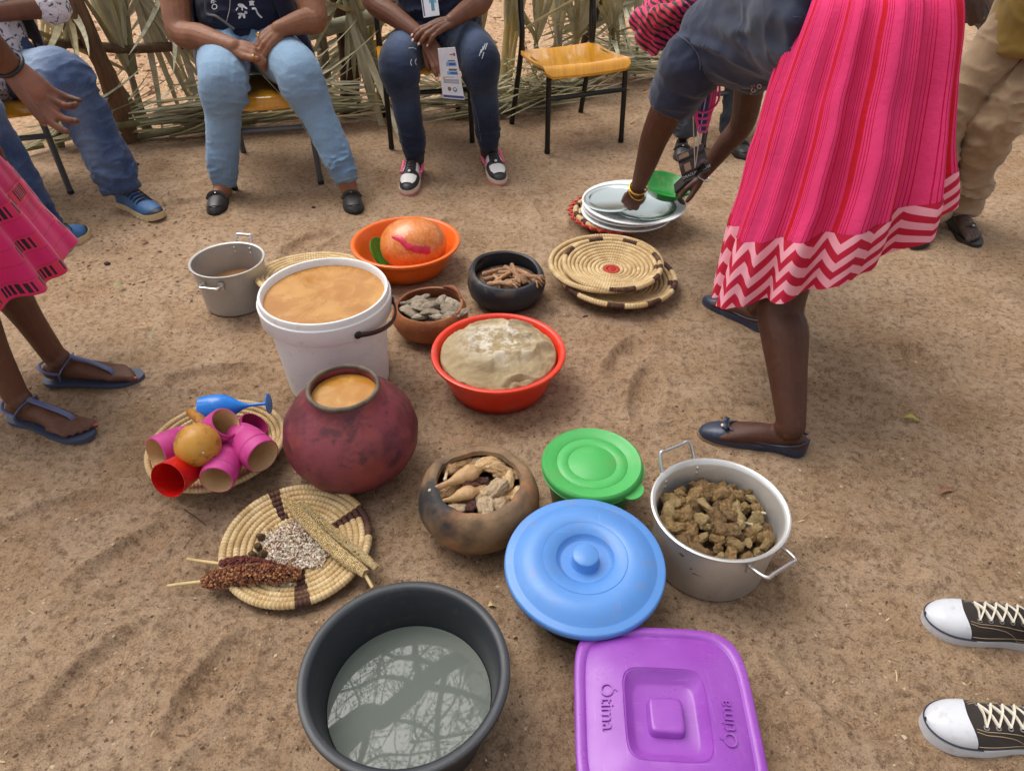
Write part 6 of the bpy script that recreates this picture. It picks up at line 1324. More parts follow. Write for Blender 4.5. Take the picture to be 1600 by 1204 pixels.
t = NT('floral_print'); v_ = t.co(); n0 = t.noise(22, 2, .5, dist=2.2); n1 = t.voro(34, feature='F1'); n2 = t.noise(60, 3, .6, dist=3.0)
lf = t.ramp(n0, [(.53, 0.), (.55, 1.)]); ln_ = t.ramp(n2, [(.49, 0.), (.5, 1.), (.53, 1.), (.54, 0.)]); dt_ = t.math('MULTIPLY', t.ramp(n1, [(.16, 1.), (.2, 0.)]), t.ramp(t.noise(9, 2), [(.52, 0.), (.56, 1.)]))
t.set(color=t.mix(t.math('MAXIMUM', t.math('MULTIPLY', lf, ln_), t.math('MAXIMUM', dt_, t.math('MULTIPLY', t.ramp(n0, [(.60, 0.), (.62, 1.)]), .9))), lin(222, 218, 224), lin(40, 40, 50)), rough=.8, spec=.2); FLOR = t.mat
mb = MB(); limb(mb, [ho + A(0, .02, .09), ho + A(0, .02, .22), chest + A(0, -.02, 0), chest * .4 + neck * .6], [(.205, .175), (.21, .185), (.2, .16), (.13, .10)], 28, 26); limb(mb, [A(-2.34, 3.62, 1.02), A(-2.28, 3.68, .98), (A(-2.28, 3.68, 1.0) + eR) / 2, eR * .9 + wR * .1], [.08, .085, .08, .078]); limb(mb, [A(-2.58, 3.46, 1.02), A(-2.66, 3.4, .98), (A(-2.66, 3.4, 1.0) + eL) / 2, eL], [.08, .085, .08, .078])
cloth('floral_shirt', mb, .009, FLOR, p1, .005, [(ho + A(.1, -.1, .12), .2, .008)], (6, 6, 16), 12)
vest(p1, ho + A(0, .05, 0), [(1.05, .18, .16), (.9, .22, .215), (.76, .235, .225), (.68, .24, .225), (.63, .24, .22)], fabric('vest_slate', lin(52, 54, 72), lin(42, 44, 60)), (1.4, 1.9), (1.6, 2.0), name='vest', drop=.04)
BLU_S = mk('sneaker_blue', lin(58, 104, 154), .5, var=[(20, lin(44, 84, 130), .4, .65)], bump=(120, .3, .002)); TAN_S = mk('sneaker_tan_sole', lin(204, 184, 142), .6, dirt=(24, dust, .5)); NVY_S = mk('sneaker_navy', lin(38, 46, 66), .5)
def trekker(heel, toe, root, tilt=0):
    s_ = slab(heel, toe, .050, 0, .030, rock=.012).build('shoe', TAN_S, root); upper(heel, toe, .0475, [(0, .055), (.08, .08), (.3, .085), (.45, .075), (.6, .058), (.75, .044), (.9, .034), (1, .014)], .026).build('upper', BLU_S, s_); upper(heel, toe, .049, [(.7, .020), (.9, .032), (1, .018)], .026, .78, 1.0, 16).build('toe_cap', NVY_S, s_); upper(heel, toe, .0485, [(0, .05), (.2, .03), (.3, .01)], .026, 0, .26, 14).build('heel_cap', NVY_S, s_)
    o, d, s, L = footframe(heel, toe); q = lambda t_, y, z: o + d * t_ * L + s * y + A(0, 0, z)
    for k in range(6): t_ = .34 + .065 * k; z = .032 + float(np.interp(t_, [0, .08, .3, .45, .6, .75, .9, 1], [.055, .08, .085, .075, .058, .044, .034, .014])); swept([q(t_ - .02, -.036, z - .020), q(t_ - .0, -.02, z - .004), q(t_ + .02, .018, z - .003), q(t_ + .03, .036, z - .022)], .0042, .003, SNK_B, 'lace', s_, up=d, n=10)
    for k in range(9):
        for sg in (-1, 1): t_ = .06 + .1 * k; mb = MB(); mb.box((-.006, -.003, 0), (.006, .003, .012), M=np.stack([d, s, A(0, 0, 1)], 1), c=q(t_, sg * float(outline(np.array([t_]), w=.0515)[0]), .0)); mb.build('lug', TAN_S, s_)
trekker(gp(190, 318, 0), gp(254, 345, 0), p1); trekker(gp(62, 402, 0), gp(140, 366, 0), p1)
# ---- skirts
def skirt(root, rings, n, rows, pleats, amp, stripe_mat, band_mat, band, name='skirt', seed=1, skew=0.0, extra=None, th=.003):
    """rings = [(centre, x-half, y-half, tilt x, tilt y)] from waist to hem; the band is the last fraction of the rows"""
    C = spline(np.array([np.concatenate([np.asarray(r_[0], float), [r_[1], r_[2], r_[3], r_[4]]]) for r_ in rings]), rows); a = np.arange(n) * 2 * math.pi / n
    rs = np.random.RandomState(seed); G = np.zeros((rows, n, 3)); k = np.zeros((rows, n)); V = np.linspace(0, 1, rows)
    for (m, ph, w) in pleats: k += (w * np.sin(m * a[None] + ph + .9 * np.sin(a * 2 + ph)[None] + skew * V[:, None] + .35 * np.sin(V[:, None] * 4 + ph)))
    k = np.sign(k) * np.abs(k) ** .8; am = np.interp(V, [0, .1, .5, 1], amp)[:, None]
    for j in range(rows):
        cx, cy, cz, rx, ry, tx, ty = C[j]; f = 1 + am[j] * k[j]; x = rx * np.cos(a) * f; y = ry * np.sin(a) * f
        G[j, :, 0] = cx + x; G[j, :, 1] = cy + y; G[j, :, 2] = cz + x * tx + y * ty
    P = G.reshape(-1, 3); G = (P + .006 * np.stack([vn(P, 8, seed + 20, 2), vn(P, 8, seed + 21, 2), vn(P, 7, seed + 22)], 1)).reshape(G.shape)
    if extra is not None: G = extra(G, a, V)
    G = np.concatenate([G, G[:, :1]], 1); jb = int(rows * (1 - band)); U = np.linspace(0, 1, n + 1)
    def sheet(lo, hi, mat, nm, par, push):
        g = G[lo:hi]; uv = np.stack([np.repeat(U[None], hi - lo, 0), np.repeat(np.linspace(0, 1, hi - lo)[:, None], n + 1, 1)], -1).reshape(-1, 2); du = np.gradient(g, axis=1); dv = np.gradient(g, axis=0); nr = np.cross(dv, du); nr /= np.linalg.norm(nr, axis=-1)[..., None] + 1e-9
        mb = MB(); mb.grid(g + nr * push, uv=uv); inn = g - nr * (th - push); mb.grid(inn[:, ::-1], uv=uv.reshape(hi - lo, n + 1, 2)[:, ::-1].reshape(-1, 2)); mb.grid(np.stack([inn[-1], (g + nr * push)[-1]])); return mb.build(nm, mat, par)
    s_ = sheet(0, jb + 1, stripe_mat, name, root, 0.0); b_ = sheet(jb, rows, band_mat, 'hem_band', s_, .0015); return s_, b_, G
t = NT('skirt_striped'); u, v, _ = t.sep(t.co('UV')); f = t.math('FRACT', t.math('ADD', t.math('MULTIPLY', u, 13.0), .3))
PK, RD, LN = lin(222, 64, 116), lin(196, 30, 36), lin(186, 14, 58)
st_ = [(0, PK), (.04, LN), (.055, PK), (.10, LN), (.115, PK), (.16, LN), (.175, PK), (.25, RD), (.37, PK), (.40, LN), (.415, PK), (.45, LN), (.465, PK), (.50, LN), (.515, PK), (.74, LN), (.755, PK), (.82, LN), (.835, PK), (.88, LN), (.895, PK)]
cc = t.ramp(f, st_, True); cc = t.mix(t.ramp(t.noise(5, 4, .6), [(.4, 0.), (.7, .35)]), cc, lin(204, 50, 98)); t.set(color=cc, rough=.9, spec=.1); b1 = t.bump(t.noise(350, 2, .5), .2, .0015); t.bump(t.noise(24, 5, .65), .35, .012, b1); SKM = t.mat
t = NT('skirt_chevron'); u, v, _ = t.sep(t.co('UV')); z = t.math('ADD', t.math('MULTIPLY', t.math('PINGPONG', t.math('MULTIPLY', u, 24.0), .5), 1.5), t.math('MULTIPLY', v, 3.0)); f = t.math('FRACT', z); cc = t.ramp(f, [(0, lin(190, 34, 62)), (.48, lin(238, 164, 178))], True)
t.set(color=cc, rough=.8, spec=.2); t.bump(t.noise(350, 2, .5), .15, .0015); CHV = t.mat

# ---- bending woman
p4 = thing('person', 'person bending over the plates in navy t-shirt and pink striped skirt', 'person', (.85, 1.95, 0)); SK4 = skin('skin_dark', lin(84, 50, 36))
shN, elN, wrN = A(.61, 2.60, .84), at(1024, 212, 2.74), at(996, 296, 2.87); shF = A(.90, 2.84, .82); elF, wrF = at(1160, 192, 2.96), at(1098, 272, 3.00)
hip4 = A(.93, 2.04, 1.06); mid4 = A(.86, 2.36, 1.04); chest4 = A(.76, 2.63, .94); neck4 = A(.68, 2.80, .88)
mb = MB(); limb(mb, [hip4, mid4, chest4, neck4], [.12, .11, .12, .055]); hd4 = A(.625, 2.90, .90); M4 = rotm((0, 0, 1), .38)
head_shape(mb, hd4, .10, math.pi + .38 - .0, neck4, tilt=.9)
arm(mb, shN, elN, wrN, (.070, .066, .054, .045, .029)); arm(mb, shF, elF, wrF, (.064, .058, .050, .043, .028))
grab = ((52, 46, 26), (50, 48, 28), (50, 50, 28), (52, 50, 28))
t4a = hand(mb, wrN, at(978, 334, 2.90) - wrN, A(-.05, -.85, .35), -1, grab, 3, (.75, .35, -.6), 1.02, 1.05)
t4b = hand(mb, wrF, at(1072, 286, 3.0) - wrF, A(.1, -.25, 1), -1, ((30, 50, 30), (34, 52, 30), (36, 54, 30), (40, 54, 30)), 4, (.7, .55, -.2), 1.0, 1.05)
# legs: near leg straight, far leg behind
heelN, toeN = gp(1258, 711, 0), gp(1090, 676, 0); heelF, toeF = gp(1200, 522, 0), gp(1098, 470, 0)
anN = heelN + unit(toeN - heelN) * .062 + A(0, 0, .10); anF = heelF + unit(toeF - heelF) * .062 + A(0, 0, .10); knN = at(1222, 468, 1.79); knF = anF + A(.06, -.06, .38)
for h_, k_, a_ in ((hip4 + A(-.05, -.06, -.06), knN, anN), (hip4 + A(0, .1, -.06), knF, anF)): limb(mb, [h_, h_ * .5 + k_ * .5, k_, k_ * .72 + a_ * .28, k_ * .4 + a_ * .6, a_], [.085, .080, .066, .067, .054, .040], 18, 34)
bare_foot(mb, heelN, toeN, anN, z=.016, toes=False); bare_foot(mb, heelF, toeF, anF, z=.016, toes=False)
link('body', remesh(mb, .0042, 2), SK4, p4)
FLT = mk('flat_navy', lin(44, 50, 70), .4, var=[(30, lin(64, 72, 94), .5, .7)], rvar=.2, bump=(60, .2, .002)); FLS = mk('flat_sole', lin(150, 126, 96), .7)
def flat(heel, toe, root, bow=True):
    s_ = slab(heel, toe, .041, 0, .010).build('shoe', FLS, root); u = upper(heel, toe, .0425, [(0, .056), (.05, .058), (.2, .040), (.45, .034), (.60, .040), (.72, .046), (.82, .040), (.92, .030), (1, .012)], .008, e=2.8); u.build('upper', FLT, s_)
    o, d, s, L = footframe(heel, toe); q = lambda t_, y, z: o + d * t_ * L + s * y + A(0, 0, z)
    swept([q(0.03, .018, .066), q(.12, .034, .056), q(.3, .035, .043), q(.55, .034, .046), q(.70, .02, .056), q(.74, 0, .058), q(.70, -.02, .056), q(.55, -.034, .046), q(.3, -.035, .043), q(.12, -.034, .056), q(.03, -.018, .066)], .0035, .0035, FLT, 'piping', s_, n=50)
    if bow:
        for sg in (-1, 1): swept([q(.76, 0, .058), q(.77, .012 * sg, .068), q(.755, .024 * sg, .062), q(.75, .010 * sg, .056)], .007, .003, FLT, 'bow', s_, n=12)
        mb = MB(); mb.ball(q(.79, .008, .058), (.006, .007, .003), 10); mb.build('charm', mk('charm_cream', lin(216, 198, 160), .4), s_)
    return s_
flat(heelN, toeN, p4); flat(heelF, toeF, p4, False)
TEE = fabric('tee_slate', lin(52, 60, 82), lin(44, 50, 70), bump=.25); TEE = fabric('tee_faded_navy', lin(48, 55, 75), lin(39, 46, 64))
mb = MB(); lat = unit(shF - shN); ax4 = unit(chest4 - mid4)
def oval(P, R, n=28, m=30):
    P = spline(np.array(P), m); R = spline(np.array(R), m); T = np.gradient(P, axis=0); T /= np.linalg.norm(T, axis=1)[:, None]; a = np.arange(n) * 2 * math.pi / n; G = np.zeros((m, n, 3))
    for i in range(m):
        x = unit(lat - T[i] * (lat @ T[i])); y = np.cross(T[i], x); G[i] = P[i] + np.cos(a)[:, None] * x * R[i, 0] + np.sin(a)[:, None] * y * R[i, 1]
    G = np.concatenate([np.repeat(P[:1, None], n, 1), G, np.repeat(P[-1:, None], n, 1)]); mb.grid(G, wrap=True)
oval([hip4 * .8 + mid4 * .2 + A(0.01, 0, 0), hip4 * .4 + mid4 * .6, mid4 + A(0, 0, -.03), chest4 + A(0, 0, -.03), chest4 * .5 + neck4 * .5 + A(0, 0, -.01), neck4 + A(0.01, -.02, 0)], [(.205, .165), (.205, .175), (.19, .165), (.19, .15), (.17, .115), (.075, .07)])
limb(mb, [shN * .7 + shF * .3, shN, shN * .75 + elN * .25], [.085, .092, .088]); mb.tube(spline([shN, shN * .7 + elN * .3, shN * .48 + elN * .52], 12), np.linspace(.086, .092, 12), 20); limb(mb, [shF * .7 + shN * .3, shF, shF * .7 + elF * .3], [.085, .088, .086])
def teefold(co, W):
    q = co - shN; al = q @ ax4; ac = q @ unit(np.cross(ax4, lat)); s_ = ridged(np.stack([al * 1.0, ac * 5.5 + al * 1.6, (q @ lat) * 1.2], 1), 2.4, 55); return .020 * np.clip(s_, -.3, 1) * np.clip((-al + .12) / .25, 0, 1)
tee = cloth('t_shirt', mb, .0075, TEE, p4, .004, [(shN * .6 + chest4 * .4 + A(0, -.05, -.1), .1, .012)], (6, 6, 12), 15, extra=teefold, smooth=1); f4 = surf(tee)
seamline('sleeve_seam', [(1026, 52), (1050, 52), (1075, 66), (1092, 88), (1094, 110)], f4, tee, mk('seam_navy', lin(92, 98, 116), .8), .0016); patch('letter_print', stroke([(1070, 6), (1074, 0)], 1.8, 4) + stroke([(1074, 0), (1080, 1)], 1.4, 4), f4, white_print, tee); print_text('lettering', '.dio', 16, 1180, 137, math.radians(-32), f4, mk('print_pink', lin(206, 176, 186), .7), tee)
# sleeves' hem and shirt's cord
swept([f4(1252, 55) if f4(1252, 55) is not None else at(1252, 55, 2.2), at(1246, 95, 2.14), at(1250, 128, 2.12)], .003, .003, mk('cord_grey', lin(150, 146, 146), .7), 'cord', p4)
# skirt
rings = [(A(.94, 2.20, 1.10), .13, .15, .10, -.30), (A(.925, 2.05, 1.13), .165, .20, .08, -.18), (A(.915, 1.99, .95), .200, .25, .06, -.05), (A(.905, 1.94, .78), .222, .265, .25, -.08), (A(.895, 1.90, .62), .245, .262, .45, -.22), (A(.895, 1.885, .485), .256, .25, .60, -.33)]
sk4, hb4, G4 = skirt(p4, rings, 360, 80, [(11, .3, .5), (17, 1.2, .35), (7, 2.0, .4), (29, .5, .15)], [.03, .08, .13, .15], SKM, CHV, .25, seed=4, skew=.5)
# head scarf
t = NT('scarf_striped'); v_ = t.co(); n0 = t.noise(6, 3, .5); w_ = t.n('ShaderNodeTexWave'); t.l(t.mapping(v_, (1, 1, 1), rot=(.4, .9, .5)), w_.inputs[0]); w_.inputs['Scale'].default_value = 16; w_.inputs['Distortion'].default_value = 5; w_.inputs['Detail'].default_value = 2
t.set(color=t.mix(t.ramp(w_.outputs[1], [(.60, 0.), (.64, 1.)], False), t.mix(t.ramp(n0, [(.45, 0.), (.6, 1.)]), lin(222, 44, 108), lin(196, 36, 62)), lin(30, 22, 28)), rough=.75, sheen=.2); SCF = t.mat
mb = MB(); mb.ball(hd4 + A(-.03, 0, .01), (.118, .122, .118), 32); mb.ball(at(1025, 42, 2.86), (.05, .05, .04), 16); limb(mb, [at(1030, 38, 2.84), at(1012, 55, 2.83), at(1006, 68, 2.83)], [.035, .03, .016]); limb(mb, [at(1036, 40, 2.83), at(1026, 62, 2.82), at(1022, 76, 2.82)], [.03, .026, .012]); limb(mb, [at(1000, 30, 2.86), at(1030, 28, 2.8), at(1060, 14, 2.76)], [.03, .034, .03])
cloth('head_scarf', mb, .0055, SCF, p4, .006, [(at(1020, 50, 2.84), .09, .008)], (12, 12, 14), 19)
# necklaces, lanyard, badge, phone
BEAD = mk('bead_pink', lin(226, 70, 140), .35); nk = at(1098, 92, 2.72)
for i, (dx, dz) in enumerate(((26, 176), (20, 186), (17, 196), (13, 206))): swept([at(1098 - 26 + i * 2, 100, 2.70), at(1098 - dx + 2, 150, 2.69), at(1098 - dx * .6, dz - 6, 2.69), at(1098, dz, 2.69), at(1098 + dx * .6, dz - 7, 2.70), at(1098 + dx, 150, 2.71), at(1098 + 24 - i, 100, 2.72)], .0042, .0042, BEAD, 'bead_string', p4, n=60)
LAN = mk('lanyard_blue', lin(44, 52, 140), .6); swept([at(1110, 100, 2.74), at(1103, 150, 2.74), at(1094, 205, 2.74)], .011, .0015, LAN, 'lanyard', p4, up=(0, 1, 0)); swept([at(1082, 100, 2.76), at(1088, 160, 2.75), at(1094, 205, 2.74)], .007, .0015, LAN, 'lanyard', p4, up=(0, 1, 0))
CORD = mk('cord_cream', lin(206, 196, 184), .7); swept([at(1083, 108, 2.68), at(1083, 180, 2.68), at(1086, 262, 2.72)], .002, .002, CORD, 'cord', p4); swept([at(1112, 108, 2.70), at(1098, 180, 2.70), at(1087, 258, 2.72)], .002, .002, CORD, 'cord', p4)
mb = MB(); mb.tube(np.array([at(1091, 196, 2.725), at(1090, 228, 2.725)]), np.full((2, 2), (.006, .004)), 8); mb.build('clip', mk('clip_white', lin(222, 220, 224), .4), p4)
bdm = mk('badge_print', lin(70, 62, 66), .4, var=[(16, lin(128, 112, 118), .5, .62), (10, lin(40, 36, 40), .55, .65)]); o, q = card('badge', 'dark printed name badge hanging from the bending woman\'s lanyard', [at(1057, 242, 2.76), at(1098, 224, 2.79), at(1110, 266, 2.77), at(1068, 286, 2.74)], .004, bdm, cat='badge')
INKB = mk('badge_black', lin(26, 24, 26), .4); TANP = mk('badge_tan', lin(186, 156, 128), .5); decal(o, q, 'strip', INKB, .02, .70, .98, .92, .0008); decal(o, q, 'picture', TANP, .05, .05, .42, .2); decal(o, q, 'picture', TANP, .15, .40, .38, .66); decal(o, q, 'strip', INKB, .0, .2, .98, .32, .0008)
d1 = unit(q(1, .8) - q(0, .8)); d2 = unit(q(.5, .6) - q(.5, .9)); d2 = unit(d2 - d1 * (d1 @ d2)); text_obj('lettering', 'DRACUNCULOSE', .0155, .0002, m4(np.stack([d1, d2, np.cross(d1, d2)], 1), q(.52, .83, .0018)), white_print, o)
pa, pb = at(1055, 296, 2.80), at(1100, 254, 2.78); d1 = unit(pb - pa); M = frame(d1, A(.2, -1, .3)); mb = MB(); mb.box((-.006, -.034, 0), (.006, .034, np.linalg.norm(pb - pa)), M=M, c=pa); o = mb.build('phone', mk('phone_black', lin(22, 22, 24), .25), None, False); tag(o, 'black phone hanging edge-on from a cord, in front of the badge', 'phone')
def bangle(name, c, d, r, th, mat, parent, ry=None):
    M = frame(d); a = np.linspace(0, 2 * math.pi, 41); mb = MB(); mb.tube(np.asarray(c) + (np.stack([np.cos(a) * r, np.sin(a) * (ry or r), 0 * a], 1)) @ M.T, th, 8, caps=False); return mb.build(name, mat, parent)
da = unit(wrN - elN); bangle('bangle', wrN - da * .012, da + A(.1, 0, .1), .036, .0045, gold, p4); bangle('bangle', wrN + da * .020, da + A(-.3, 0, .2), .036, .003, gold, p4); da = unit(wrF - elF); bangle('bracelet', wrF + da * .0 + A(0, 0, -.008), da, .036, .004, silver, p4)
face_bits(p4, hd4, .10, math.pi + .38, .9)

# ---- woman standing at the left edge
heA, toA = gp(24, 652, 0), gp(142, 684, 0); heB, toB = gp(76, 596, 0), gp(220, 592, 0)
p6 = thing('person', 'person standing at the left edge in a magenta skirt and blue sandals', 'person', (-1.5, 1.8, 0)); SK6 = skin('skin_dark_left', lin(100, 64, 46), lin(156, 104, 84))
anA = heA + unit(toA - heA) * .06 + A(0, 0, .105); anB = heB + unit(toB - heB) * .06 + A(0, 0, .105); hp = (anA + anB) / 2 * A(1, 1, 0) + A(-.10, .06, .9)
mb = MB(); 
for h_, k_, a_ in ((hp + A(.02, -.09, 0), anA + A(-.03, .05, .36), anA), (hp + A(.02, .09, 0), anB + A(-.05, -.01, .36), anB)): limb(mb, [h_, h_ * .5 + k_ * .5, k_, k_ * .72 + a_ * .28, k_ * .4 + a_ * .6, a_], [.08, .07, .054, .056, .043, .036], 18, 34)
tA = bare_foot(mb, heA, toA, anA, z=.016, lat=1, spread=1.05); tB = bare_foot(mb, heB, toB, anB, z=.016, lat=-1, spread=1.05)
ch6 = hp + A(.0, 0, .38); nk6 = hp + A(0, 0, .56); limb(mb, [hp, hp + A(0, 0, .2), ch6, nk6], [.11, .1, .11, .05]); hd6 = hp + A(.03, 0, .72); head_shape(mb, hd6, .10, 1.3, nk6)
wr6 = at(16, 104, 1.74); el6 = at(-70, 20, 1.66); arm(mb, ch6 + A(.0, -.17, .06), el6, wr6, (.055, .05, .042, .038, .027)); t6 = hand(mb, wr6, at(70, 158, 1.76) - wr6, A(-.35, .45, -.75), -1, ((20, 30, 18), (30, 36, 20), (40, 40, 20), (26, 24, 14)), 9, (.95, .40, -.25), 1.0, .95, 4)
el6b = ch6 + A(-.05, .24, -.26); wr6b = ch6 + A(.05, .24, -.46); arm(mb, ch6 + A(0, .17, .06), el6b, wr6b, (.055, .05, .042, .038, .027)); hand(mb, wr6b, (0.2, 0, -1), (0, 1, 0), -1)
me = remesh(mb, .0040, 2); pc = wr6 * .45 + at(70, 158, 1.76) * .55 + A(.2, -.45, .75) * .02; add_nails_palm(me, [pc, pc + A(.02, 0, -.02), at(82, 185, 1.74), at(50, 140, 1.74)], .04); link('body', me, SK6, p6)
nails(p6, [t6[4]], mk('nail_dusky', lin(160, 112, 92), .35)); nails(p6, tA[:1] + tB[:1], mk('nail_red', lin(150, 58, 62), .3), 1.0)
bangle('bracelet', wr6 - unit(wr6 - el6) * .005, unit(wr6 - el6), .033, .0045, blk, p6)
SAN = mk('sandal_slate_blue', lin(86, 94, 132), .4, rvar=.15, dirt=(30, dust, .25)); SANS = mk('sandal_sole', lin(62, 70, 92), .5, dirt=(26, dust, .35))
def thong(heel, toe, lat, root):
    o, d, s, L = footframe(heel, toe); e_ = toe * A(1, 1, 0) + d * .014; h_ = heel * A(1, 1, 0) - d * .012; s_ = slab(h_, e_, .047, .0, .015, rock=.004).build('sandal', SANS, root); q = lambda t_, y, z: o + d * t_ * L + s * y + A(0, 0, z)
    swept([q(.80, lat * .020, .022), q(.765, lat * .019, .052), q(.70, lat * .016, .066), q(.58, lat * .009, .083), q(.42, lat * .003, .098), q(.36, 0, .106)], .009, .003, SAN, 't_strap', s_, up=(0, 0, 1), n=24)
    swept([q(.22, .036, .030), q(.25, .041, .058), q(.33, .028, .090), q(.37, 0, .101), q(.33, -.028, .090), q(.25, -.041, .058), q(.22, -.036, .030)], .007, .003, SAN, 'ankle_strap', s_, up=d, n=34)
    swept([q(.25, .042, .060), q(.08, .036, .068), q(-.005, .0, .072), q(.08, -.036, .068), q(.25, -.042, .060)], .006, .003, SAN, 'heel_strap', s_, up=(0, 0, 1), n=34); return s_
thong(heA, toA, 1, p6); thong(heB, toB, -1, p6)
t = NT('skirt_magenta'); n1 = t.noise(9, 5, .6); n2 = t.noise(1, 3, .6, t.mapping(t.co(), (260, 260, 20))); t.set(color=t.mix(t.ramp(n2, [(.45, 0.), (.65, .6)]), t.mix(t.ramp(n1, [(.4, 0.), (.65, 1.)]), lin(190, 16, 100), lin(160, 20, 74)), lin(222, 48, 60)), rough=.8, sheen=.2); t.bump(n2, .15, .0015); MAG = t.mat
t = NT('skirt_patchwork'); u, v, _ = t.sep(t.co('UV')); cb_ = t.n('ShaderNodeCombineXYZ'); t.l(t.math('MULTIPLY', u, 22.0), cb_.inputs[0]); t.l(t.math('MULTIPLY', v, 5.0), cb_.inputs[1]); wn_ = t.n('ShaderNodeTexWhiteNoise', noise_dimensions='2D'); fl = t.n('ShaderNodeVectorMath', operation='FLOOR'); t.l(cb_.outputs[0], fl.inputs[0]); t.l(fl.outputs[0], wn_.inputs['Vector'])
fv = t.math('FRACT', t.math('MULTIPLY', v, 5.0)); inb = t.math('MULTIPLY', t.ramp(fv, [(.12, 0.), (.13, 1.), (.80, 1.), (.81, 0.)]), t.ramp(wn_.outputs[0], [(.62, 0.), (.63, 1.)])); bars = t.ramp(t.math('FRACT', t.math('MULTIPLY', u, 154.0)), [(0, 0.), (.35, 1.)], True); bl = t.math('MULTIPLY', inb, t.math('MULTIPLY', bars, t.ramp(t.math('FRACT', t.math('MULTIPLY', u, 22.0)), [(.08, 1.), (.82, 0.)], True)))
cc = t.mix(bl, t.mix(t.ramp(wn_.outputs[0], [(.5, 0.), (.9, .7)]), lin(212, 26, 104), lin(214, 44, 62)), lin(40, 18, 34)); gl = t.ramp(fv, [(.0, 1.), (.04, 0.), (.94, 0.), (.95, 1.)], False); cc = t.mix(t.math('MULTIPLY', gl, .35), cc, lin(120, 30, 70)); t.set(color=cc, rough=.8, sheen=.2); PAT = t.mat
hx, hy = hp[0], hp[1]
skirt(p6, [(A(hx - .03, hy, 1.04), .14, .15, 0, 0), (A(hx - .05, hy, .94), .18, .19, 0, 0), (A(hx - .05, hy + .0, .78), .22, .24, 0, 0), (A(hx - .04, hy + .01, .60), .26, .28, 0, 0), (A(hx - .03, hy + .02, .43), .295, .32, 0, 0)], 300, 70, [(13, .3, .5), (19, 1.2, .35), (8, 2.0, .35)], [.01, .04, .07, .09], MAG, PAT, .34, seed=9)
BL6 = fabric('blouse_magenta', lin(180, 30, 96)); mb = MB(); limb(mb, [hp + A(0, 0, .1), hp + A(0, 0, .25), ch6, ch6 * .4 + nk6 * .6], [(.15, .13), (.145, .125), (.165, .12), (.1, .08)]); 
for s_, e_ in ((-1, el6), (1, el6b)): q_ = ch6 + A(0, .17 * s_, .06); limb(mb, [ch6 + A(0, .1 * s_, .07), q_, q_ * .5 + e_ * .5], [.07, .072, .07])
cloth('blouse', mb, .009, BL6, p6, .004); hair(p6, hd6, .10, 1.3, SCF); face_bits(p6, hd6, .10, 1.3)

# ---- man in khaki behind the skirt
p5 = thing('person', 'person standing behind the pink skirt in khaki trousers, mustard shirt and black sandals', 'person', (1.95, 2.95, 0)); SK5 = skin('skin_dark_cool', lin(82, 60, 52))
heA, toA = gp(1478, 338, 0), gp(1522, 386, 0); heB, toB = gp(1440, 350, 0), gp(1430, 386, 0)
anA = heA + unit(toA - heA) * .06 + A(0, 0, .1); anB = heB + unit(toB - heB) * .05 + A(0, 0, .1); hpA, hpB = A(2.20, 3.06, .90), A(2.02, 3.10, .90); knA, knB = at(1558, 185, 2.98), at(1468, 190, 3.06)
mb = MB(); hidden_legs(mb, (hpA, hpB), (knA, knB), (anA, anB), (.07, .05, .036)); tA = bare_foot(mb, heA, toA, anA, z=.02, w=.045, lat=-1, spread=1.1); bare_foot(mb, heB, toB, anB, z=.02, lat=1)
hc = (hpA + hpB) / 2; ch5 = hc + A(.02, .02, .44); nk5 = ch5 + A(0, 0, .2); limb(mb, [hc, hc + A(0, 0, .2), ch5, nk5], [.12, .12, .13, .055]); hd5 = nk5 + A(0, -.03, .17); head_shape(mb, hd5, .105, -.3, nk5)
wr5 = at(1512, -22, 2.98); el5 = wr5 + A(-.02, .10, .24); arm(mb, ch5 + A(-.2, 0, .06), el5, wr5, (.055, .05, .043, .04, .03)); hand(mb, wr5, at(1508, 34, 2.97) - wr5, A(-.75, -.6, .1), -1, ((30, 40, 24), (34, 44, 26), (38, 46, 26), (42, 46, 26)), 3, (.9, .3, -.3), 1.05, 1.1)
wr5b = ch5 + A(.26, -.05, -.5); el5b = ch5 + A(.27, .06, -.24); arm(mb, ch5 + A(.2, 0, .06), el5b, wr5b, (.055, .05, .043, .04, .03)); hand(mb, wr5b, (0, -.1, -1), (1, 0, 0), 1); link('body', remesh(mb, .0045, 2), SK5, p5); hair(p5, hd5, .105, -.3); face_bits(p5, hd5, .105, -.3)
KHK = fabric('khaki', lin(156, 130, 102), lin(136, 112, 88)); mb = MB(); limb(mb, [hc + A(0, 0, .14), hc, hc + A(0, 0, -.06)], [(.17, .13), (.18, .14), (.16, .13)])
for h_, k_, a_ in ((hpA, knA, anA + A(0, 0, .0)), (hpB, knB, anB)): P = spline([h_ + A(0, 0, .04), h_ * .5 + k_ * .5, k_, k_ * .5 + a_ * .5, a_ + A(0, 0, .02), a_ + A(0, 0, -.03)], 40); mb.tube(P, np.interp(np.linspace(0, 1, 40), [0, .3, .55, .8, 1], [.100, .092, .084, .080, .078]), 22)
cloth('trousers', mb, .008, KHK, p5, .006, [(knA, .14, .012), (anA + A(0, 0, .06), .12, .02), (knB, .13, .01), (anB + A(0, 0, .06), .12, .018), (hc + A(0, -.1, -.12), .12, .01)], (7, 7, 12), 23)
mb = MB(); mb.tube(spline([hc + A(0, 0, -.15), hc + A(0, 0, .0), hc + A(0, 0, .2), ch5, ch5 * .4 + nk5 * .6], 26), spline([(.24, .20), (.235, .20), (.22, .18), (.21, .14), (.11, .09)], 26), 28)
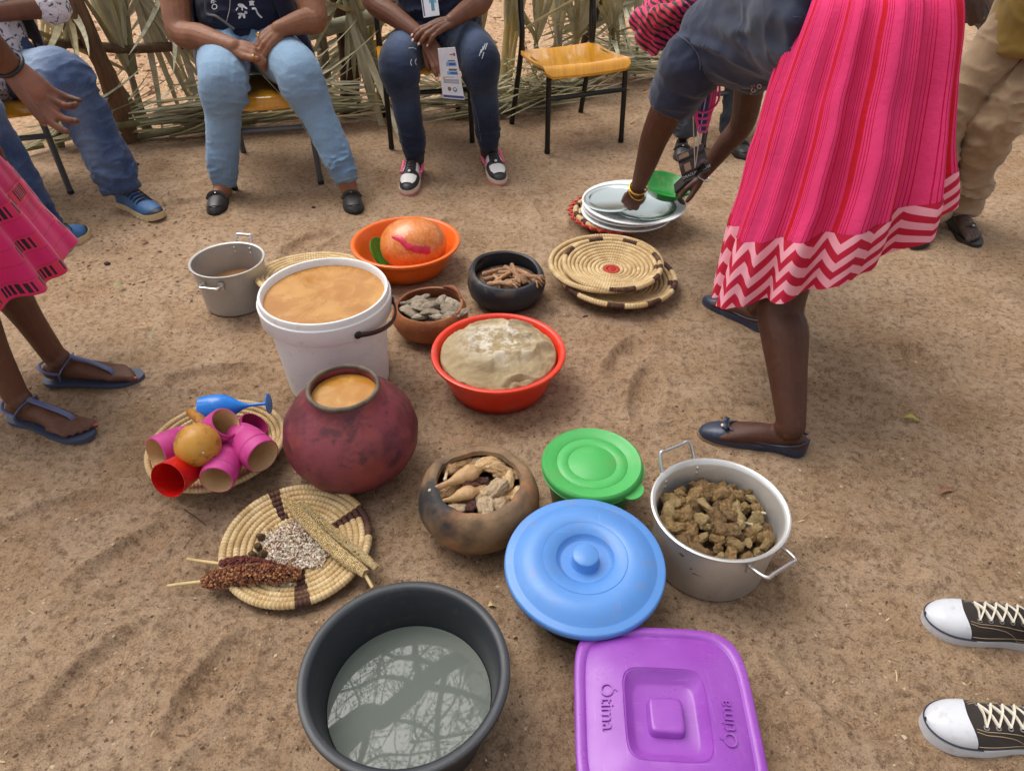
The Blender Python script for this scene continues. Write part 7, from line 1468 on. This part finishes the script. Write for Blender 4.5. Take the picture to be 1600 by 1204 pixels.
for s_, e_ in ((-1, el5), (1, el5b)): q_ = ch5 + A(.2 * s_, 0, .06); limb(mb, [ch5 + A(.1 * s_, 0, .07), q_, q_ * .45 + e_ * .55], [.075, .08, .075])
cloth('shirt', mb, .009, fabric('mustard', lin(140, 112, 52), lin(122, 96, 44)), p5, .005, sc=(7, 7, 14), seed=25)
SBL = mk('sandal_black', lin(38, 36, 34), .55, dirt=(30, dust, .2))
def slide(heel, toe, root):
    o, d, s, L = footframe(heel, toe); s_ = slab(heel * A(1, 1, 0) - d * .012, toe * A(1, 1, 0) + d * .016, .050, 0, .020).build('sandal', SBL, root); q = lambda t_, y, z: o + d * t_ * L + s * y + A(0, 0, z)
    mb = MB(); T_ = np.linspace(.38, .74, 8); Y = np.linspace(-1, 1, 15); G = np.array([[q(t_, y * .047, .022 + (.068 - .09 * (t_ - .38)) * (1 - abs(y) ** 3.2)) for y in Y] for t_ in T_]); mb.grid(G); mb.grid(np.array([[q(t_, y * .044, .02 + (.062 - .09 * (t_ - .38)) * (1 - abs(y) ** 3.2)) for y in Y[::-1]] for t_ in T_])); u_ = mb.build('upper', SBL, s_)
    tn = mk('sandal_tan', lin(120, 98, 78), .6)
    for (y0, t0, y1, t1) in ((-.6, .44, .1, .44), (-.6, .44, -.6, .66), (-.6, .66, .1, .66), (.1, .66, .1, .52), (.1, .52, -.3, .52), (-.3, .52, -.3, .59), (.3, .44, .8, .44), (.3, .44, .3, .66), (.3, .66, .8, .62)): swept([q(t_, y * .047, .0245 + (.068 - .09 * (t_ - .38)) * (1 - abs(y) ** 3.2)) for y, t_ in ((y0, t0), ((y0 + y1) / 2, (t0 + t1) / 2), (y1, t1))], .0032, .001, tn, 'key_pattern', s_, n=8)
    swept([q(.80, .012, .02), q(.76, .010, .044), q(.70, .004, .062)], .006, .004, SBL, 'toe_post', s_, n=10); mb = MB(); mb.ball(q(.735, .003, .064), (.008, .008, .004), 10); mb.build('stud', silver, s_); return s_
slide(heA, toA, p5); slide(heB, toB, p5)

# ---- wearer of the canvas shoes at the right edge, and two figures half hidden at the back
def stander(label, anks, hips_, mat, top, skinm, facing, root=None, seated=None):
    hc = (hips_[0] + hips_[1]) / 2; p = thing('person', label, 'person', (anks[0] + anks[1]) / 2 * A(1, 1, 0)); kn = seated or [(h_ + a_) / 2 + A(math.sin(facing) * .03, -math.cos(facing) * .03, .02) for h_, a_ in zip(hips_, anks)]
    mb = MB(); hidden_legs(mb, hips_, kn, anks, (.07, .05, .04)); ch = hc + A(0, 0, .42); nk = ch + A(0, 0, .2); limb(mb, [hc, hc + A(0, 0, .2), ch, nk], [.12, .12, .13, .055]); hd = nk + A(math.sin(facing) * .02, -math.cos(facing) * .02, .16); head_shape(mb, hd, .105, facing, nk); lat_ = A(math.cos(facing), math.sin(facing), 0); fw = A(math.sin(facing), -math.cos(facing), 0)
    ar = []
    for s_ in (-1, 1):
        sh = ch + lat_ * .2 * s_ + A(0, 0, .06); el = sh + lat_ * .05 * s_ + A(0, 0, -.28) + fw * .03; wr = el + fw * .16 + A(0, 0, -.16) - lat_ * .05 * s_; arm(mb, sh, el, wr, (.055, .05, .043, .04, .028)); hand(mb, wr, fw + A(0, 0, -.5), lat_ * s_, s_); ar.append((sh, el))
    link('body', remesh(mb, .006, 2), skinm, p); mb = MB(); limb(mb, [hc + A(0, 0, .14), hc, hc + A(0, 0, -.05)], [(.16, .13), (.17, .14), (.15, .13)])
    for h_, k_, a_ in zip(hips_, kn, anks): P = spline([h_, h_ * .5 + k_ * .5, k_, k_ * .5 + a_ * .5, a_ + A(0, 0, -.02)], 40); mb.tube(P, np.interp(np.linspace(0, 1, 40), [0, .3, .55, .8, 1], [.105, .095, .085, .075, .068]), 20)
    cloth('trousers', mb, .010, mat, p, .004, [(a_ + A(0, 0, .05), .1, .010) for a_ in anks]); mb = MB(); limb(mb, [hc + A(0, 0, .02), hc + A(0, 0, .2), ch, ch * .4 + nk * .6], [(.19, .15), (.185, .15), (.2, .14), (.11, .09)], 24, 22)
    for s_, (sh, el) in zip((-1, 1), ar): limb(mb, [ch + lat_ * .1 * s_ + A(0, 0, .07), sh, sh * .5 + el * .5], [.075, .08, .075])
    cloth('shirt', mb, .011, top, p, .004); hair(p, hd, .105, facing); face_bits(p, hd, .105, facing); return p
GRT = fabric('trousers_slate', lin(66, 72, 80), lin(54, 60, 68)); BLT = fabric('trousers_black', lin(38, 38, 44))
def canvas(heel, toe, root):
    CW = mk('canvas_rubber_white', lin(204, 206, 211), .4, dirt=(22, dust, .6)); CB = fabric('canvas_black', lin(56, 48, 44), lin(44, 38, 36)); ST = mk('canvas_stripe', lin(48, 54, 70), .5); TH = mk('canvas_thread', lin(160, 138, 108), .8); LC = mk('lace_cream', lin(226, 216, 198), .7)
    s_ = slab(heel, toe, .052, 0, .030, n=60).build('shoe', CW, root); hts = [(0, .06), (.08, .075), (.3, .070), (.45, .062), (.6, .052), (.75, .042), (.9, .032), (1, .012)]; upper(heel, toe, .0495, hts, .028, 0.0, .88).build('upper', CB, s_); o, d, s, L = footframe(heel, toe); q = lambda t_, y, z: o + d * t_ * L + s * y + A(0, 0, z)
    def top(t_, y): hw = float(outline(np.array([t_]), w=.0495)[0]); hh = np.interp(t_, [v[0] for v in hts], [v[1] for v in hts]); c_ = min(abs(y) / hw, .999); return .028 + hh * (1 - c_ ** 2.4) ** (1 / 2.4)
    # rubber toe cap, bounded by a curved edge
    tt = np.linspace(.70, .998, 26); m_ = 24; mb = MB(); G = np.zeros((26, m_, 3))
    for i, t_ in enumerate(tt):
        for j in range(m_):
            y = math.cos(math.pi * j / (m_ - 1)); t2 = t_ + (1 - (t_ - .70) / .298) * .055 * (1 - y * y) ** 1.0 * (1 if True else 0); t2 = min(t2, .998); hw = max(float(outline(np.array([t2]), w=.0505)[0]), .002); hh = np.interp(t2, [v[0] for v in hts], [v[1] for v in hts]) + .002; sa = math.sqrt(max(1 - y * y, 0)); k = (abs(y) ** 2.4 + sa ** 2.4) ** (-1 / 2.4); G[i, j] = q(t2, hw * y * k, .028 + hh * sa * k)
    mb.grid(G); mb.build('toe_cap', CW, s_)
    a = np.linspace(-1.0, 1.0, 60); tq = 1 - (np.linspace(1, 0, 40) ** 2) * .34; hw = outline(tq, w=.0515); line = np.array([q(t_, w_, .0335) for t_, w_ in zip(tq, hw)] + [q(t_, -w_, .0335) for t_, w_ in zip(tq[::-1], hw[::-1])]); mb = MB(); mb.tube(line, .0022, 6); mb.build('stripe', ST, s_)
    for sg in (-1, 1):
        for off in (.0, .005): mb = MB(); P = np.array([q(t_, sg * (y_ + off), top(t_, y_ + off) + .0006) for t_, y_ in zip(np.linspace(.72, .12, 24), np.interp(np.linspace(0, 1, 24), [0, .1, 1], [.026, .031, .032]))]); mb.tube(P, .0009, 5); mb.build('stitching', TH, s_)
        tq = np.linspace(.7, .1, 24); P = np.array([q(t_, sg * float(outline(np.array([t_]), w=.0505)[0]), .044) for t_ in tq]); mb = MB(); mb.tube(P, .0009, 5); mb.build('stitching', TH, s_)
    ey = []
    for k in range(7):
        t_ = .66 - .075 * k
        for sg in (-1, 1):
            p = q(t_, sg * .024, top(t_, .024) + .0015); ey.append((k, sg, p)); mb = MB(); a = np.linspace(0, 6.2832, 17); nr = unit(A(0, 0, 1) + s * sg * .45); M = frame(nr); mb.tube(p + (np.stack([np.cos(a), np.sin(a), 0 * a], 1) * .0046) @ M.T, .0015, 6, caps=False); mb.build('eyelet', silver, s_)
    E_ = {(k, sg): p for k, sg, p in ey}
    swept([E_[0, -1], (E_[0, -1] + E_[0, 1]) / 2 + A(0, 0, .008), E_[0, 1]], .0045, .0014, LC, 'lace', s_, up=d, n=12)
    for k in range(6):
        for sg in (-1, 1): a_, b_ = E_[k, sg], E_[k + 1, -sg]; swept([a_ + A(0, 0, .000), (a_ + b_) / 2 + A(0, 0, .009 + (.002 if sg > 0 else 0)), b_ + A(0, 0, .002)], .0045, .0014, LC, 'lace', s_, up=d, n=12)
    return s_
h1, t1, h2, t2 = gp(1437, 972, 0) + A(.285, .012, 0), gp(1437, 972, 0), gp(1436, 1136, 0) + A(.285, -.03, 0), gp(1436, 1136, 0)
h1, h2 = t1 + A(.285, -.055, 0), t2 + A(.285, -.035, 0)
p7 = stander('person out of frame at the right edge, only black canvas shoes with white toes showing', [h1 + A(-.022, 0, .10), h2 + A(-.022, 0, .10)], [h1 + A(.13, -.03, .90), h2 + A(.13, .04, .90)], BLT, fabric('shirt_grey', lin(120, 120, 126)), SK5, -math.pi / 2); canvas(h1, t1, p7); canvas(h2, t2, p7)
a1 = gp(1068, 238, 0) + A(0, .03, .10); a2 = a1 + A(.28, .05, 0); p8 = stander('seated person in slate grey trousers, hidden behind the bending woman', [a1, a2], [A(1.08, 4.42, .55), A(1.30, 4.44, .55)], GRT, NAVY, SK5, 0, seated=[a1 + A(.03, .12, .43), a2 + A(.0, .10, .43)]); loafer(a1 * A(1, 1, 0) + A(0, .05, 0), a1 * A(1, 1, 0) + A(-.04, -.2, 0), p8); loafer(a2 * A(1, 1, 0) + A(0, .05, 0), a2 * A(1, 1, 0) + A(.04, -.2, 0), p8)
a1 = gp(1535, 196, 0) + A(0, .02, .10); a2 = a1 + A(.30, .02, 0); p9 = stander('seated person in black, only a black sneaker showing between the khaki legs', [a1, a2], [A(2.85, 4.75, .55), A(3.07, 4.75, .55)], BLT, BLT, SK5, 0, seated=[a1 + A(.03, .14, .43), a2 + A(.0, .14, .43)])
for a_ in (a1, a2):
    h_ = a_ * A(1, 1, 0) + A(.03, .08, 0); t_ = a_ * A(1, 1, 0) + A(-.06, -.20, 0); s_ = slab(h_, t_, .05, 0, .03).build('shoe', SNK_W, p9); slab(h_, t_, .0505, .010, .018).build('stripe', SNK_B, s_); upper(h_, t_, .047, [(0, .05), (.08, .075), (.3, .078), (.45, .07), (.6, .056), (.75, .042), (.9, .032), (1, .012)], .028).build('upper', SNK_B, s_)
# ---------------------------------------------------------------- small things on the sand
tw = mk('twig_brown', lin(84, 64, 50), .8)
def twigthing(label, pts, r, mat=tw):
    mb = MB(); mb.tube(spline([gp(x, y, .008 + r) for x, y in pts], 12), np.linspace(r, r * .6, 12), 7); tag(mb.build('twig', mat), label, 'twig')
twigthing('small bare twig in front of the straw bowl of cups', [(288, 796), (303, 806), (322, 820)], .0022); twigthing('bent dry grass stem right of the empty chair', [(985, 193), (1000, 182), (1020, 170)], .0035, mk('grass_straw', lin(190, 172, 128), .8)); twigthing('thin pale twig left of the straw plate', [(250, 850), (262, 842), (271, 832)], .0014, mk('twig_pale', lin(150, 124, 98), .8))
stn = mk('stone_dark', lin(70, 56, 46), .85, bump=(60, .5, .004))
for (x, y, r, lab) in [(915, 497, .012, 'small dark stone in front of the stacked trays'), (214, 258, .014, 'dark clod behind the left standing person'), (168, 413, .013, 'black clod near the left skirt hem'), (490, 325, .010, 'little brown stone between the loafers'), (1010, 775, .010, 'dark pebble between the green tub and the aluminium pot')]:
    p = gp(x, y, .0); mb = MB(); mb.ball(p + A(0, 0, r * .4), (r, r * .8, r * .6), 14, noise=.3, sc=1.5, seed=int(x)); tag(mb.build('stone', stn), lab, 'stone')
def leaf(label, x, y, L, w, col, ang):
    p = gp(x, y, .008); u = np.linspace(0, 1, 9); mb = MB(); G = np.zeros((9, 5, 3))
    for i, k in enumerate(u):
        hw = w * math.sin(math.pi * min(k * .95 + .02, 1)) ** .7
        for j, m_ in enumerate((-1, -.5, 0, .5, 1)): G[i, j] = ((k - .5) * L, hw * m_, .004 + .010 * m_ * m_ * (hw / max(w, 1e-5)) * w / .01 * .5 + .006 * math.sin(k * 5))
    G = G @ rotz(ang).T + p; mb.grid(G); mb.grid((G - A(0, 0, .0008))[:, ::-1]); tag(mb.build('fallen_leaf', mk('fallen_leaf_' + str(x), col, .7, var=[(60, tuple(v * .6 for v in col[:3]), .5, .7)])), label, 'leaf')
for a in [('pale green leaf scrap in the sand left of the small pot', 186, 447, .034, .010, lin(150, 170, 104), .6), ('tan dry leaf near the blue sandals', 228, 509, .034, .006, lin(196, 160, 112), -.1), ('light green leaf scrap by the blue sandals', 238, 527, .020, .006, lin(164, 176, 130), .2), ('curled tan leaf beside the charcoal basin', 770, 946, .022, .008, lin(206, 180, 128), .3), ('yellow green leaf on the bare sand at the right', 1425, 655, .05, .010, lin(168, 156, 70), -.2), ('reddish brown leaf right of the aluminium pot', 1480, 768, .055, .008, lin(150, 100, 76), .3), ('brown leaf at the toe of the left blue sneaker', 225, 378, .036, .010, lin(176, 124, 86), .7), ('tiny green leaf left of the pink sneakers', 592, 265, .022, .007, lin(150, 168, 96), 0.), ('pale leaf scrap behind the navy flat shoe', 1385, 440, .02, .004, lin(160, 150, 90), .2), ('tan leaf scrap in front of the blue lid', 803, 995, .014, .008, lin(184, 146, 108), .9), ('grey brown leaf left of the white bucket', 262, 598, .03, .006, lin(160, 120, 92), .1), ('green sprig beside the left blue sneaker', 186, 352, .03, .005, lin(110, 136, 60), .4), ('straw coloured leaf bit near the canvas shoes', 1515, 1068, .014, .002, lin(196, 170, 90), .4), ('tan leaf scrap in the lower left foreground', 110, 965, .022, .007, lin(176, 146, 112), 1.0), ('brown leaf crumb left of the woven seed plate', 205, 840, .018, .005, lin(150, 112, 80), .5)]: leaf(*a)

# bits of straw and stalk trodden into the sand
sr = np.random.RandomState(77); mb = MB()
for k in range(230):
    x, y = sr.uniform(-30, 1630), sr.uniform(170, 1230); p = gp(x, y, 0); a = sr.rand() * 6.283; L = sr.uniform(.006, .030) * (1.4 if y < 400 else 1); z = float(gz(p[0], p[1])[0]) + .002; d = A(math.cos(a), math.sin(a), sr.uniform(-.1, .25)) * L
    mb.tube(np.array([p * A(1, 1, 0) + A(0, 0, z), p * A(1, 1, 0) + A(0, 0, z + .001) + d * .5 + sr.randn(3) * L * .06 * A(1, 1, .2), p * A(1, 1, 0) + A(0, 0, z) + d]), np.full((3, 2), (sr.uniform(.0006, .0016), .0006)), 5, m=int(sr.randint(3)))
tag(mb.build('straw_bits', [mk('straw_bit_pale', lin(206, 184, 140), .8), mk('straw_bit_brown', lin(112, 84, 60), .8), mk('straw_bit_tan', lin(168, 138, 100), .8)], smooth=False), 'scattered bits of straw and stalk trodden into the sand', 'straw', kind='stuff')
